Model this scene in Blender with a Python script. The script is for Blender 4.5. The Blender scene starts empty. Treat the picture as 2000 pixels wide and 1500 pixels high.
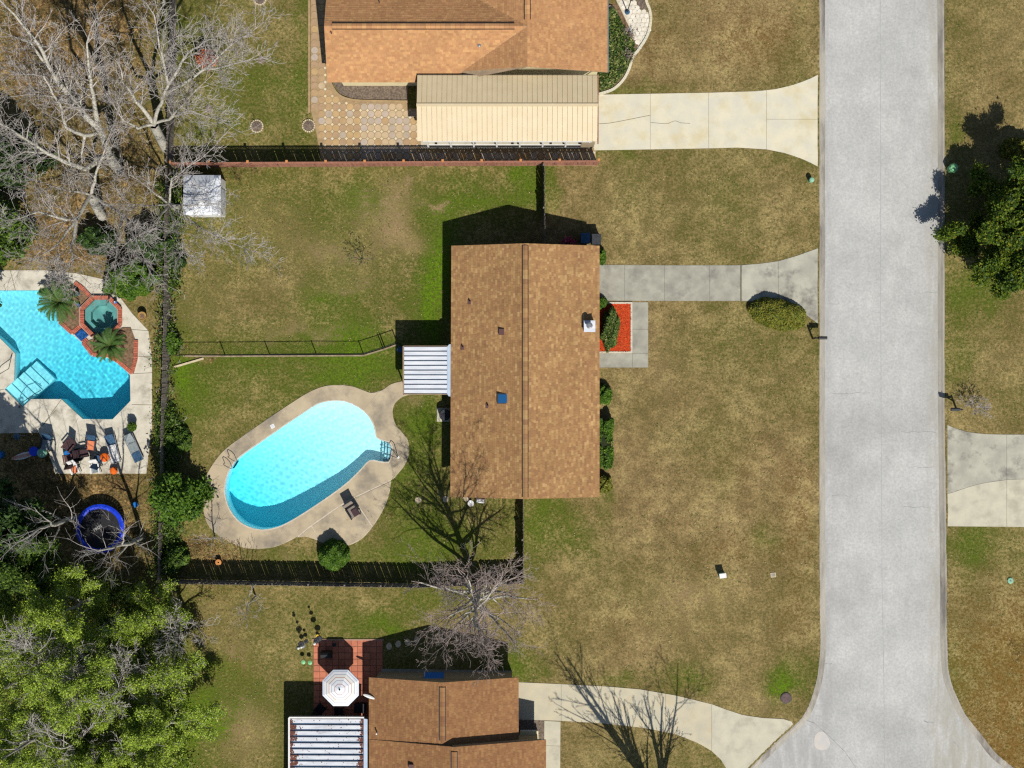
import bpy, bmesh, math, random
import numpy as np
from mathutils import Vector, Matrix
from mathutils.geometry import tessellate_polygon

# ---------------------------------------------------------------- camera, sky, sun, exposure
SC = bpy.context.scene
COL = SC.collection
H = 90.0          # drone height above the lawn (m)
S = 30.0          # photo pixels per metre on the ground
cam_d = bpy.data.cameras.new('camera'); cam = bpy.data.objects.new('camera', cam_d); COL.objects.link(cam)
cam.location = (0, 0, H); cam.rotation_euler = (0, 0, 0)
cam_d.sensor_width = 36.0; cam_d.lens = 36.0 * S * H / 2000.0
cam_d.clip_start = 1.0; cam_d.clip_end = 2000.0
SC.camera = cam

SUN_EL = math.radians(51.3)
SUN_DIR = Vector((0.285, -0.75, 1.0)).normalized()      # towards the sun
SUN_ROT = math.atan2(SUN_DIR.x, SUN_DIR.y)
world = bpy.data.worlds.new('World'); SC.world = world; world.use_nodes = True
nt = world.node_tree
sky = nt.nodes.new('ShaderNodeTexSky'); sky.sky_type = 'NISHITA'; sky.sun_disc = False
sky.sun_elevation = SUN_EL; sky.sun_rotation = SUN_ROT; sky.air_density = 1.0; sky.dust_density = 0.4
nt.links.new(sky.outputs[0], nt.nodes['Background'].inputs[0])
nt.nodes['Background'].inputs[1].default_value = 0.068
sl = bpy.data.lights.new('sun', 'SUN'); sl.energy = 4.6; sl.angle = math.radians(0.5); sl.color = (1.0, 0.965, 0.91)
sun = bpy.data.objects.new('sun', sl); COL.objects.link(sun)
sun.rotation_euler = (-SUN_DIR).to_track_quat('-Z', 'Y').to_euler()
sl.cycles.is_caustics_light = True
vs = SC.view_settings
vs.view_transform = 'Standard'; vs.look = 'None'; vs.gamma = 1.0; vs.use_curve_mapping = False
vs.exposure = 0.55
SC.render.engine = 'CYCLES'
SC.cycles.use_denoising = False
SC.cycles.max_bounces = 8; SC.cycles.diffuse_bounces = 4; SC.cycles.transparent_max_bounces = 8
SC.cycles.pixel_filter_type = 'BLACKMAN_HARRIS'; SC.cycles.filter_width = 1.3

# ---------------------------------------------------------------- small helpers
K = 1.7           # sunlit albedo -> picture value, used to turn colours read off the photo into albedos
def lin1(v):
    v /= 255.0
    return v / 12.92 if v <= 0.04045 else ((v + 0.055) / 1.055) ** 2.4
def c(r, g, b, k=K):
    return (min(lin1(r) / k, .85), min(lin1(g) / k, .85), min(lin1(b) / k, .85), 1.0)
def G(px, py, z=0.0):
    """photo pixel (2000 x 1500) of a point at height z -> world"""
    k = (1.0 - z / H) / S
    return Vector(((px - 1000.0) * k, (750.0 - py) * k, z))
def P2(px, py, z=0.0):
    v = G(px, py, z); return (v.x, v.y)
def poly(pts, z=0.0):
    return [P2(a, b, z) for a, b in pts]
def ccw(p):
    a = sum(p[i - 1][0] * p[i][1] - p[i][0] * p[i - 1][1] for i in range(len(p)))
    return list(p) if a > 0 else list(reversed(p))
def rect(x0, y0, x1, y1):
    return [(x0, y0), (x1, y0), (x1, y1), (x0, y1)]
def catmull(pts, n=6, closed=False):
    out = []; N = len(pts)
    rng_ = range(N) if closed else range(N - 1)
    for i in rng_:
        if closed: p0, p1, p2, p3 = pts[i - 1], pts[i], pts[(i + 1) % N], pts[(i + 2) % N]
        else: p0, p1, p2, p3 = pts[max(i - 1, 0)], pts[i], pts[i + 1], pts[min(i + 2, N - 1)]
        for k in range(n):
            t = k / n
            out.append(tuple(0.5 * (2 * b + (cc - a) * t + (2 * a - 5 * b + 4 * cc - d) * t * t + (-a + 3 * b - 3 * cc + d) * t ** 3)
                             for a, b, cc, d in zip(p0, p1, p2, p3)))
    if not closed: out.append(tuple(pts[-1]))
    return out
def inset(p, d):
    p = ccw(p); n = len(p); out = []
    for i in range(n):
        a = Vector(p[i - 1]); b = Vector(p[i]); q = Vector(p[(i + 1) % n])
        e1 = (b - a); e2 = (q - b)
        if e1.length < 1e-6 or e2.length < 1e-6: out.append(tuple(b)); continue
        e1.normalize(); e2.normalize()
        n1 = Vector((-e1.y, e1.x)); n2 = Vector((-e2.y, e2.x)); m = n1 + n2
        if m.length < 1e-3: m = n1.copy()
        m.normalize(); k = d / max(0.35, m.dot(n1))
        out.append((b.x + m.x * k, b.y + m.y * k))
    return out

class MB:
    """collects geometry; build() links it as one mesh object"""
    def __init__(self): self.v = []; self.f = []; self.c = []; self.hascol = False
    def add(self, vs_, fs, col=None):
        o = len(self.v); self.v += [tuple(x) for x in vs_]
        self.f += [tuple(i + o for i in f) for f in fs]
        if col is not None: self.hascol = True
        self.c += [col or (1, 1, 1, 1)] * len(fs)
        return self
    def box(self, x0, x1, y0, y1, z0, z1, col=None):
        return self.add([(x0, y0, z0), (x1, y0, z0), (x1, y1, z0), (x0, y1, z0), (x0, y0, z1), (x1, y0, z1), (x1, y1, z1), (x0, y1, z1)],
                        [(3, 2, 1, 0), (4, 5, 6, 7), (0, 1, 5, 4), (1, 2, 6, 5), (2, 3, 7, 6), (3, 0, 4, 7)], col)
    def obox(self, cx, cy, ang, hx, hy, z0, z1, col=None):
        ca, sa = math.cos(ang), math.sin(ang)
        p = [(cx + ca * x - sa * y, cy + sa * x + ca * y) for x, y in ((-hx, -hy), (hx, -hy), (hx, hy), (-hx, hy))]
        return self.add([(x, y, z0) for x, y in p] + [(x, y, z1) for x, y in p],
                        [(3, 2, 1, 0), (4, 5, 6, 7), (0, 1, 5, 4), (1, 2, 6, 5), (2, 3, 7, 6), (3, 0, 4, 7)], col)
    def bar(self, p, q, w, h, col=None):
        p = Vector(p); q = Vector(q); d = (q - p).normalized()
        s = d.cross(Vector((0, 0, 1)))
        if s.length < 1e-4: s = Vector((1, 0, 0))
        s.normalize(); u = s.cross(d); s = s * (w / 2); u = u * (h / 2)
        return self.add([p - s - u, p + s - u, p + s + u, p - s + u, q - s - u, q + s - u, q + s + u, q - s + u],
                        [(0, 1, 2, 3), (7, 6, 5, 4), (0, 4, 5, 1), (1, 5, 6, 2), (2, 6, 7, 3), (3, 7, 4, 0)], col)
    def tube(self, p, q, r0, r1=None, n=8, caps=True, col=None):
        r1 = r0 if r1 is None else r1
        p = Vector(p); q = Vector(q); d = (q - p).normalized()
        a = d.orthogonal().normalized(); b = d.cross(a); vv = []
        for o, r in ((p, r0), (q, r1)):
            for i in range(n):
                t = 2 * math.pi * i / n
                vv.append(o + a * (math.cos(t) * r) + b * (math.sin(t) * r))
        ff = [(i, (i + 1) % n, n + (i + 1) % n, n + i) for i in range(n)]
        if caps: ff += [tuple(reversed(range(n))), tuple(range(n, 2 * n))]
        return self.add(vv, ff, col)
    def path(self, pts, r, n=6, col=None):
        for a, b in zip(pts[:-1], pts[1:]): self.tube(a, b, r, r, n, True, col)
        return self
    def prism(self, p, z0, z1, holes=(), col=None, bottom=False):
        p = ccw(p); loops = [p] + [list(reversed(ccw(h))) for h in holes]
        flat = [q for l in loops for q in l]
        tri = tessellate_polygon([[Vector((x, y, 0)) for x, y in l] for l in loops])
        zf1 = z1 if callable(z1) else (lambda x, y: z1)
        zf0 = z0 if callable(z0) else (lambda x, y: z0)
        n = len(flat)
        vv = [(x, y, zf1(x, y)) for x, y in flat] + [(x, y, zf0(x, y)) for x, y in flat]
        ff = []
        for t in tri:
            a, b, q = (flat[i] for i in t)
            if (b[0] - a[0]) * (q[1] - a[1]) - (b[1] - a[1]) * (q[0] - a[0]) < 0: t = (t[0], t[2], t[1])
            ff.append(tuple(t))
            if bottom: ff.append((t[2] + n, t[1] + n, t[0] + n))
        o = 0
        for l in loops:
            m = len(l)
            for i in range(m):
                a, b = o + i, o + (i + 1) % m
                ff.append((a, a + n, b + n, b))
            o += m
        return self.add(vv, ff, col)
    def lathe(self, cx, cy, prof, n=20, col=None):
        vv = []; ff = []
        for r, z in prof:
            for i in range(n):
                t = 2 * math.pi * i / n; vv.append((cx + r * math.cos(t), cy + r * math.sin(t), z))
        for k in range(len(prof) - 1):
            for i in range(n):
                ff.append((k * n + i, k * n + (i + 1) % n, (k + 1) * n + (i + 1) % n, (k + 1) * n + i))
        ff.append(tuple(range((len(prof) - 1) * n, len(prof) * n)))
        return self.add(vv, ff, col)
    def build(self, name, mat, parent=None, kind=None, smooth=False, local=False, label=None):
        off = (0, 0, 0)
        if parent is not None and not local: off = parent.get('_o', (0, 0, 0))
        v = [(x - off[0], y - off[1], z - off[2]) for x, y, z in self.v]
        me = bpy.data.meshes.new(name); me.from_pydata(v, [], self.f)
        if True:
            at = me.attributes.new('Col', 'FLOAT_COLOR', 'FACE')
            at.data.foreach_set('color', np.array(self.c, dtype=np.float32).ravel())
        if smooth: me.polygons.foreach_set('use_smooth', [True] * len(me.polygons))
        return link(name, me, mat, parent, kind, label)

_off = {}
class Wrap: pass
def link(name, me, mat, parent=None, kind=None, label=None):
    o = bpy.data.objects.new(name, me); COL.objects.link(o)
    if mat is not None and len(me.materials) == 0: me.materials.append(mat)
    if parent is not None: o.parent = parent
    if kind: o['kind'] = kind
    if label: o['label'] = label
    if parent is not None and '_o' in parent: o['_o'] = parent['_o']
    return o
def thing(name, label, cat, loc=(0, 0, 0), group=None, rz=0):
    o = bpy.data.objects.new(name, None); COL.objects.link(o)
    o.location = loc; o.rotation_euler = (0, 0, rz); o.empty_display_size = .2
    o['label'] = label; o['category'] = cat; o['_o'] = tuple(float(x) for x in loc)
    if group: o['group'] = group
    return o
def tag(o, label, cat, group=None):
    o['label'] = label; o['category'] = cat
    if group: o['group'] = group
    return o
def dup(root, loc, rz=0.0, label=None, scale=None):
    r = root.copy(); COL.objects.link(r); r.location = loc; r.rotation_euler = (0, 0, rz)
    if label: r['label'] = label
    if scale: r.scale = scale
    for ch in list(root.children):
        k = ch.copy(); COL.objects.link(k); k.parent = r
        for g in list(ch.children):
            d = g.copy(); COL.objects.link(d); d.parent = k
    return r

# ---------------------------------------------------------------- materials
def M(name, a, b=None, scale=6.0, detail=5.0, rough=0.85, lo=.35, hi=.65, bump=0.0, bscale=None, attr=False, spec=0.3,
      metal=0.0, fine=0.0, fscale=60.0, stain=None, sscale=.6, slo=.5, shi=.75, trans=0.0, emit=None, stretch=None):
    m = bpy.data.materials.new(name); m.use_nodes = True; n = m.node_tree; L = n.links
    bs = n.nodes['Principled BSDF']; bs.inputs['Roughness'].default_value = rough; bs.inputs['Metallic'].default_value = metal
    bs.inputs['Specular IOR Level'].default_value = spec
    geo = n.nodes.new('ShaderNodeNewGeometry')       # world position keeps grain continuous and unstretched
    pos = geo.outputs['Position']
    if stretch:
        mp = n.nodes.new('ShaderNodeMapping'); mp.inputs['Scale'].default_value = stretch
        L.new(pos, mp.inputs['Vector']); pos = mp.outputs[0]
    def noise(sc, det=detail, rg=.55):
        t = n.nodes.new('ShaderNodeTexNoise'); t.inputs['Scale'].default_value = sc; t.inputs['Detail'].default_value = det
        t.inputs['Roughness'].default_value = rg; L.new(pos, t.inputs['Vector']); return t.outputs['Fac']
    def ramp(src, p0, p1):
        r = n.nodes.new('ShaderNodeMapRange'); r.inputs[1].default_value = p0; r.inputs[2].default_value = p1
        r.clamp = True; L.new(src, r.inputs[0]); return r.outputs[0]
    def mix(f, x, y, mode='MIX'):
        q = n.nodes.new('ShaderNodeMix'); q.data_type = 'RGBA'; q.blend_type = mode
        if isinstance(f, float): q.inputs[0].default_value = f
        else: L.new(f, q.inputs[0])
        for s_, i in ((x, 6), (y, 7)):
            if isinstance(s_, tuple): q.inputs[i].default_value = s_
            else: L.new(s_, q.inputs[i])
        return q.outputs[2]
    col = a if b is None else mix(ramp(noise(scale), lo, hi), a, b)
    if attr:
        at = n.nodes.new('ShaderNodeAttribute'); at.attribute_name = 'Col'
        col = mix(1.0, col, at.outputs['Color'], 'MULTIPLY')
    if stain: col = mix(ramp(noise(sscale, 8.0, .65), slo, shi), col, stain)
    if fine:
        f1 = ramp(noise(fscale, 2.0, .7), .25, .75)
        g = n.nodes.new('ShaderNodeMapRange'); g.inputs[3].default_value = 1 - fine; g.inputs[4].default_value = 1 + fine
        L.new(f1, g.inputs[0])
        cm = n.nodes.new('ShaderNodeCombineColor')
        for i in range(3): L.new(g.outputs[0], cm.inputs[i])
        col = mix(1.0, col, cm.outputs[0], 'MULTIPLY')
    if isinstance(col, tuple): bs.inputs['Base Color'].default_value = col
    else: L.new(col, bs.inputs['Base Color'])
    if bump:
        bp = n.nodes.new('ShaderNodeBump'); bp.inputs['Strength'].default_value = bump; bp.inputs['Distance'].default_value = .02
        L.new(noise(bscale or scale * 4), bp.inputs['Height']); L.new(bp.outputs[0], bs.inputs['Normal'])
    if trans:
        tr = n.nodes.new('ShaderNodeBsdfTranslucent'); mx = n.nodes.new('ShaderNodeMixShader'); mx.inputs[0].default_value = trans
        if isinstance(col, tuple): tr.inputs[0].default_value = col
        else: L.new(col, tr.inputs[0])
        L.new(bs.outputs[0], mx.inputs[1]); L.new(tr.outputs[0], mx.inputs[2])
        L.new(mx.outputs[0], n.nodes['Material Output'].inputs[0])
    return m

MT = dict(
    concrete=M('pale concrete', c(214, 206, 180), c(196, 190, 168), 1.2, rough=.9, fine=.07, fscale=26, stain=c(172, 164, 140), slo=.52, shi=.8),
    concrete_yellow=M('cream concrete', c(232, 222, 192), c(218, 212, 190), .9, rough=.9, fine=.05, fscale=26, stain=c(214, 198, 150), slo=.5, shi=.75),
    concrete_warm=M('warm concrete', c(214, 202, 170), c(198, 190, 166), 1.0, rough=.9, fine=.08, fscale=26, stain=c(206, 180, 130), sscale=.7, slo=.54, shi=.8),
    concrete_grey=M('grey concrete', c(182, 178, 160), c(160, 156, 140), 1.4, rough=.9, fine=.08, fscale=24, stain=c(138, 134, 122), sscale=.9, slo=.5, shi=.72),
    concrete_mottled=M('blotched concrete', c(196, 192, 172), c(172, 168, 152), 1.0, rough=.9, fine=.08, fscale=24, stain=c(128, 124, 114), sscale=.8, slo=.5, shi=.68),
    pool_deck=M('tan pool deck concrete', c(204, 186, 154), c(188, 170, 140), .9, rough=.9, fine=.09, fscale=30, stain=c(136, 128, 114), sscale=.55, slo=.46, shi=.70),
    pool_deck_white=M('white pool deck concrete', c(226, 218, 198), c(204, 196, 176), 1.6, rough=.9, fine=.1, fscale=20, stain=c(158, 150, 132), sscale=.8, slo=.52, shi=.75),
    filler=M('pale joint filler', c(222, 206, 186), c(200, 186, 164), 5, rough=.9),
    dark_joint=M('dark joint', c(96, 86, 66), c(120, 108, 84), 5, rough=.95),
    crack=M('crack', c(110, 100, 78), rough=1),
    road=M('weathered grey road', c(205, 203, 196), c(188, 187, 181), .3, rough=.95, fine=.17, fscale=7, stain=c(172, 170, 164), sscale=.13, slo=.5, shi=.72),
    kerb=M('kerb concrete', c(186, 178, 162), c(164, 158, 146), 1.5, rough=.9, fine=.12, fscale=18, stain=c(112, 104, 98), sscale=.7, slo=.5, shi=.68, stretch=(1, .25, 1)),
    seam=M('road seam', c(168, 167, 166), c(186, 186, 186), 2, rough=.95),
    roadcrack=M('road crack', c(128, 127, 126), c(180, 180, 180), 3, rough=.95),
    shingle_a=M('brown mottled shingles', (1, 1, 1, 1), (.86, .86, .86, 1), 3, attr=True, rough=.95, fine=.12, fscale=45, spec=.1),
    plain_white=M('white paint', c(250, 248, 240), c(238, 236, 230), 3, rough=.5),
    metal_white=M('white aluminium', c(236, 238, 240), c(214, 218, 224), 2.5, rough=.55, spec=.4, stain=c(170, 172, 178), sscale=1.2, slo=.58, shi=.85, stretch=(.35, 2, 1)),
    metal_rust=M('dirty white aluminium with leaf debris', c(226, 228, 230), c(206, 208, 214), 2.5, rough=.6, spec=.4, stain=c(140, 132, 128), sscale=1.5, slo=.56, shi=.8, stretch=(.5, 2, 1)),
    debris=M('rust brown leaf debris', c(130, 78, 62), c(92, 58, 48), 8, rough=1),
    gutter=M('pale blue grey gutter', c(196, 210, 226), c(182, 198, 216), 3, rough=.5),
    carport=M('cream metal roofing', c(226, 206, 166), c(220, 199, 158), 1.5, rough=.5, spec=.4),
    cream=M('cream siding', c(240, 226, 180), c(232, 216, 168), 2, rough=.8),
    brick_wall=M('brown brick wall', c(150, 104, 82), c(126, 86, 70), 6, rough=.9, bump=.3),
    beige_wall=M('beige wall', c(176, 158, 128), c(160, 142, 114), 4, rough=.9),
    fascia=M('tan fascia', c(176, 150, 118), c(150, 130, 106), 4, rough=.8),
    wood_old=M('weathered fence wood', c(156, 144, 130), c(116, 106, 96), 4, rough=.95, stretch=(4, 4, .6), attr=True, fine=.1),
    wood_red=M('reddish fence wood', c(176, 122, 98), c(150, 100, 80), 4, rough=.9, stretch=(3, 3, .6), attr=True),
    wood_cap=M('orange wood post cap', c(222, 150, 84), c(200, 130, 70), 6, rough=.8),
    black=M('black metal', c(26, 26, 28), rough=.5),
    dark_grey=M('dark grey metal', c(58, 60, 64), c(44, 46, 50), 5, rough=.6),
    grey_metal=M('galvanised metal', c(150, 152, 156), c(128, 130, 134), 5, rough=.45, metal=.3),
    steel=M('stainless rail', c(120, 118, 120), c(90, 88, 92), 5, rough=.25, metal=.6),
    glass_blue=M('skylight glass', c(24, 70, 110, 1.0), rough=.08, spec=.6),
    brown_metal=M('brown vent metal', c(96, 62, 58), rough=.6),
    bark_pale=M('pale lichen bark', c(214, 208, 192), c(166, 160, 146), 9, rough=.95, bump=.4, stain=c(120, 124, 100), sscale=3, slo=.55, shi=.75),
    twig_pale=M('pale grey twigs', c(212, 203, 193), c(166, 158, 150), 4, rough=.95),
    twig_brown=M('pinkish brown twigs', c(196, 178, 168), c(150, 132, 124), 4, rough=.95),
    bark_grey=M('grey bark', c(136, 124, 110), c(100, 90, 80), 8, rough=.95, bump=.4),
    leaf=M('leaf', (1, 1, 1, 1), (.75, .75, .75, 1), 2.0, attr=True, rough=.6, spec=.25, trans=.25),
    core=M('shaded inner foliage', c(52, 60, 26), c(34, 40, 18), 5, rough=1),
    soil=M('brown bed soil', c(150, 122, 92), c(106, 82, 62), 7, rough=1, fine=.3, fscale=22, bump=.5),
    mulch=M('dark bark mulch', c(142, 126, 108), c(96, 82, 72), 9, rough=1, fine=.3, fscale=24, bump=.5),
    mulch_red=M('orange red mulch', (1, 1, 1, 1), (.7, .7, .7, 1), 9, attr=True, rough=1),
    mulch_red_base=M('orange red mulch bed', c(232, 82, 30), c(186, 54, 20), 14, rough=1, fine=.25, fscale=30),
    brick=M('terracotta coping brick', c(206, 120, 92), c(180, 98, 76), 5, rough=.9, attr=True),
    mortar_pale=M('pale mortar', c(226, 214, 192), c(206, 194, 170), 6, rough=.95),
    mortar=M('mortar', c(186, 150, 130), rough=.95),
    paver=M('tan octagon paver', (1, 1, 1, 1), (.86, .86, .86, 1), 3, rough=.9, attr=True, fine=.1, fscale=25),
    paver_sand=M('tan sanded joints', c(186, 158, 116), c(166, 140, 104), 4, rough=1, fine=.15, fscale=25),
    tile_red=M('terracotta patio tile', c(214, 132, 98), c(196, 116, 86), 3, rough=.8, attr=True),
    grout=M('grout', c(136, 92, 76), rough=1),
    flagstone=M('white flagstone', c(246, 238, 220), c(228, 218, 196), 4, rough=.9, fine=.08, attr=True),
    blue=M('blue vinyl', c(24, 66, 214, 1.3), c(16, 50, 180, 1.3), 2, rough=.45),
    blue_plastic=M('light blue plastic', c(30, 120, 200), rough=.4),
    teal=M('glazed teal pot', c(40, 140, 170), c(24, 104, 140), 6, rough=.2),
    navy=M('slate blue mesh', c(58, 96, 128), c(44, 76, 106), 9, rough=.8),
    mat_black=M('black trampoline mat', c(30, 30, 34), c(20, 20, 24), 6, rough=.7),
    letter=M('worn white lettering', c(190, 190, 184), rough=.8),
    orange=M('orange fabric', c(248, 120, 24), c(226, 92, 16), 8, rough=.85),
    salmon=M('salmon fabric', c(246, 150, 104), c(230, 132, 88), 8, rough=.85),
    white_fabric=M('white fabric', c(236, 234, 228), c(214, 212, 210), 7, rough=.9),
    grey_fabric=M('grey sling fabric', c(150, 158, 158), c(128, 138, 140), 9, rough=.9),
    tan_fabric=M('taupe cushion', c(150, 138, 126), c(130, 118, 108), 9, rough=.9),
    maroon=M('dark maroon cushion', c(84, 60, 64), c(64, 44, 48), 14, rough=.9),
    terracotta=M('ochre glazed pot', c(190, 152, 84), c(160, 122, 64), 5, rough=.5),
    green_box=M('pale green plastic', c(150, 206, 170), c(136, 190, 158), 4, rough=.5),
    green_post=M('green utility plastic', c(150, 214, 150), c(120, 190, 130), 4, rough=.5),
    iron=M('rusty cast iron', c(118, 96, 92), c(94, 76, 74), 8, rough=.8),
    mow=M('weathered mow strip', c(176, 158, 128), c(140, 124, 98), 4, rough=.95),
    stone=M('pale stepping stone', c(226, 208, 172), c(204, 184, 150), 6, rough=.9),
    spill_tile=M('blue glass tile', c(40, 90, 150), c(26, 64, 118), 4, rough=.15, spec=.6, attr=True),
    plaster=M('white pool plaster', (.82, .85, .85, 1), (.78, .83, .84, 1), 1.5, rough=.9),
    plaster_w=M('old pool plaster', (.66, .74, .74, 1), (.58, .68, .68, 1), 1.2, rough=.9, stain=(.46, .56, .56, 1), sscale=1.0, slo=.52, shi=.75),
    plaster_spa=M('spa plaster', c(196, 222, 206), c(170, 206, 196), 1.6, rough=.9),
    canvas=M('striped canvas', (1, 1, 1, 1), (.94, .94, .94, 1), 4, rough=.9, attr=True, trans=.12),
    pink=M('pink flowers', c(206, 70, 120), c(170, 50, 96), 9, rough=.8),
    red_leaf=M('red foliage', (1, 1, 1, 1), (.8, .8, .8, 1), 4, rough=.7, attr=True, trans=.2),
    yellow=M('yellow plastic', c(240, 196, 40), rough=.5),
)

def pool_depth_tint(name, hi, lo, z0, z1):  # plaster coloured by depth, standing in for light absorbed by the water
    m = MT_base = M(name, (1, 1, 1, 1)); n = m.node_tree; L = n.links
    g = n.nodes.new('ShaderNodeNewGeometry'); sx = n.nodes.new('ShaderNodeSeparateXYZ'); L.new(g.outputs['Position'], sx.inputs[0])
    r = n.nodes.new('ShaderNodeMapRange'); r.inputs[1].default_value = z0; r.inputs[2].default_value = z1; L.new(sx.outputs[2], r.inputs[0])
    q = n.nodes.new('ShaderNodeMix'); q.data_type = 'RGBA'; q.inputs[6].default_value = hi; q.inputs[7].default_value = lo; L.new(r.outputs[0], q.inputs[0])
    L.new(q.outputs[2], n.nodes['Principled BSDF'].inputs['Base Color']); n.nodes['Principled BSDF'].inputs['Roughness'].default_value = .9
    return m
MT['plaster'] = pool_depth_tint('white plaster with water absorption tint', (.92, .92, .92, 1), (.16, .82, .95, 1), -1.0, -2.0)
MT['plaster_w'] = pool_depth_tint('aged plaster with water absorption tint', (.58, .80, .82, 1), (.14, .62, .74, 1), -.6, -1.7)

def road_dirt():
    """silt and tyre wear that gather along the gutters"""
    m = MT['road']; n = m.node_tree; L = n.links; bs = n.nodes['Principled BSDF']; src = bs.inputs['Base Color'].links[0].from_socket
    g = n.nodes.new('ShaderNodeNewGeometry'); sx = n.nodes.new('ShaderNodeSeparateXYZ'); L.new(g.outputs['Position'], sx.inputs[0])
    def rng(a, b):
        r = n.nodes.new('ShaderNodeMapRange'); r.inputs[1].default_value = a; r.inputs[2].default_value = b; r.interpolation_type = 'SMOOTHSTEP'; L.new(sx.outputs[0], r.inputs[0]); return r.outputs[0]
    mp = n.nodes.new('ShaderNodeMapping'); mp.inputs['Scale'].default_value = (2.2, .35, 1); L.new(g.outputs['Position'], mp.inputs['Vector'])
    t = n.nodes.new('ShaderNodeTexNoise'); t.inputs['Scale'].default_value = 1.0; t.inputs['Detail'].default_value = 7; t.inputs['Roughness'].default_value = .7; L.new(mp.outputs[0], t.inputs['Vector'])
    nz = n.nodes.new('ShaderNodeMapRange'); nz.inputs[1].default_value = .36; nz.inputs[2].default_value = .66; L.new(t.outputs['Fac'], nz.inputs[0])
    col = src
    for a, b, cc, k in ((26.5, 28.0, c(172, 164, 142), .85), (21.3, 20.35, c(160, 158, 152), .7)):
        q = n.nodes.new('ShaderNodeMath'); q.operation = 'MULTIPLY'; L.new(rng(a, b), q.inputs[0]); L.new(nz.outputs[0], q.inputs[1])
        q2 = n.nodes.new('ShaderNodeMath'); q2.operation = 'MULTIPLY'; L.new(q.outputs[0], q2.inputs[0]); q2.inputs[1].default_value = k
        mx = n.nodes.new('ShaderNodeMix'); mx.data_type = 'RGBA'; L.new(q2.outputs[0], mx.inputs[0]); L.new(col, mx.inputs[6]); mx.inputs[7].default_value = cc; col = mx.outputs[2]
    q2 = n.nodes.new('ShaderNodeMath'); q2.operation = 'MULTIPLY'; L.new(nz.outputs[0], q2.inputs[0]); q2.inputs[1].default_value = .28
    mx = n.nodes.new('ShaderNodeMix'); mx.data_type = 'RGBA'; L.new(q2.outputs[0], mx.inputs[0]); L.new(col, mx.inputs[6]); mx.inputs[7].default_value = c(176, 175, 170)
    L.new(mx.outputs[2], bs.inputs['Base Color'])
road_dirt()
# ---------------------------------------------------------------- outlines read off the photograph (pixels)
POOL = [(439,956),(443,932),(452,912),(468,893),(504,867),(556,831),(595,805),(621,789),(647,783),(673,784),(699,795),(720,813),(731.5,836),
        (734.5,853),(746,860),(759,863.5),(765,873),(764,888),(759,902),(741,901),(722,899),(707,914),(681,940),(647,966),(595,1001),(561,1021),
        (540,1030),(512,1034.6),(486,1029),(465,1016),(449,995),(441.6,974)]
DECK_OUT = catmull([(787,744),(764,750),(746,762),(725,767),(707,761),(686,754),(660,752),(634,754),(603,766),(569,787),(530,813),(478,849),(439,878),(416,906),
        (402,932),(396,962),(398,1000),(410,1030),(440,1054),(478,1070),(517,1071),(546,1065),(581,1047.5),
        (608,1026),(660,990),(690,972),(763,938),(771,932),(790,909),(798.6,885.6),(796.5,860),(785,844),(772,828),(766.6,805),(772,787),(786,775)], 3)
DECK_OUT = DECK_OUT + [(800,770.5),(876,770),(876,680),(792,680),(788,742)]
LOBE = catmull([(583,1049),(603,1049),(626,1058.5),(652,1066),(681,1065),(707,1052),(727.6,1029),(746,1000),(759,969),(763.5,940)], 3) + [(690,973.5),(660,991.5),(608,1027.5)]
WPOOL = [(-60,567),(86,567),(110,600),(118,632),(140.5,652.6),(158.6,668),(181,694.5),(199,694.5),(229,708),(251.5,729.6),(254,733),(255,783),
         (220,819),(162,818.5),(120,779.5),(61,779.5),(45,795),(9,760),(28,743),(29.5,690),(0,660.5),(-60,612)]
SPA_C = (197.5, 618.5)
def octo(cx, cy, r, n=8, ph=math.pi / 8): return [(cx + r * math.cos(ph + 2 * math.pi * i / n), cy + r * math.sin(ph + 2 * math.pi * i / n)) for i in range(n)]
SPA_IN = octo(*SPA_C, 36); SPA_OUT = octo(*SPA_C, 44.5)
WDECK = [(-80,528),(90,528),(150,534),(200,545),(238,585),(258,612),(290,646),(297,700),(297,835),(286,925),(108,925),(92,872),(76,845),(12,846),(-80,850)]
ROAD_W = catmull([(1600,-330),(1600,0),(1600,400),(1600,800),(1600.5,1150),(1602,1255),(1598,1307),(1592,1339),(1579,1378),(1566,1401),(1550,1418),(1519,1446),(1480,1484),(1440,1524),(1370,1584),(1280,1660)], 4)
ROAD_E = catmull([(1844,-330),(1844,0),(1845,370),(1845,740),(1849,1110),(1849,1201),(1850.5,1266),(1853,1310),(1860,1339),(1873,1370),(1888,1399),(1917,1435),(1945,1471),(1979,1499),(2040,1556),(2120,1640),(2180,1680)], 4)
KERB_W = 12.0
def offset_line(p, d):
    out = []
    for i in range(len(p)):
        a = Vector(p[max(i - 1, 0)]); b = Vector(p[min(i + 1, len(p) - 1)]); t = (b - a).normalized()
        out.append((p[i][0] - t.y * d, p[i][1] + t.x * d))
    return out
ROAD_POLY = ROAD_W + [(1280,2100),(2180,2100)] + list(reversed(ROAD_E))

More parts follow.
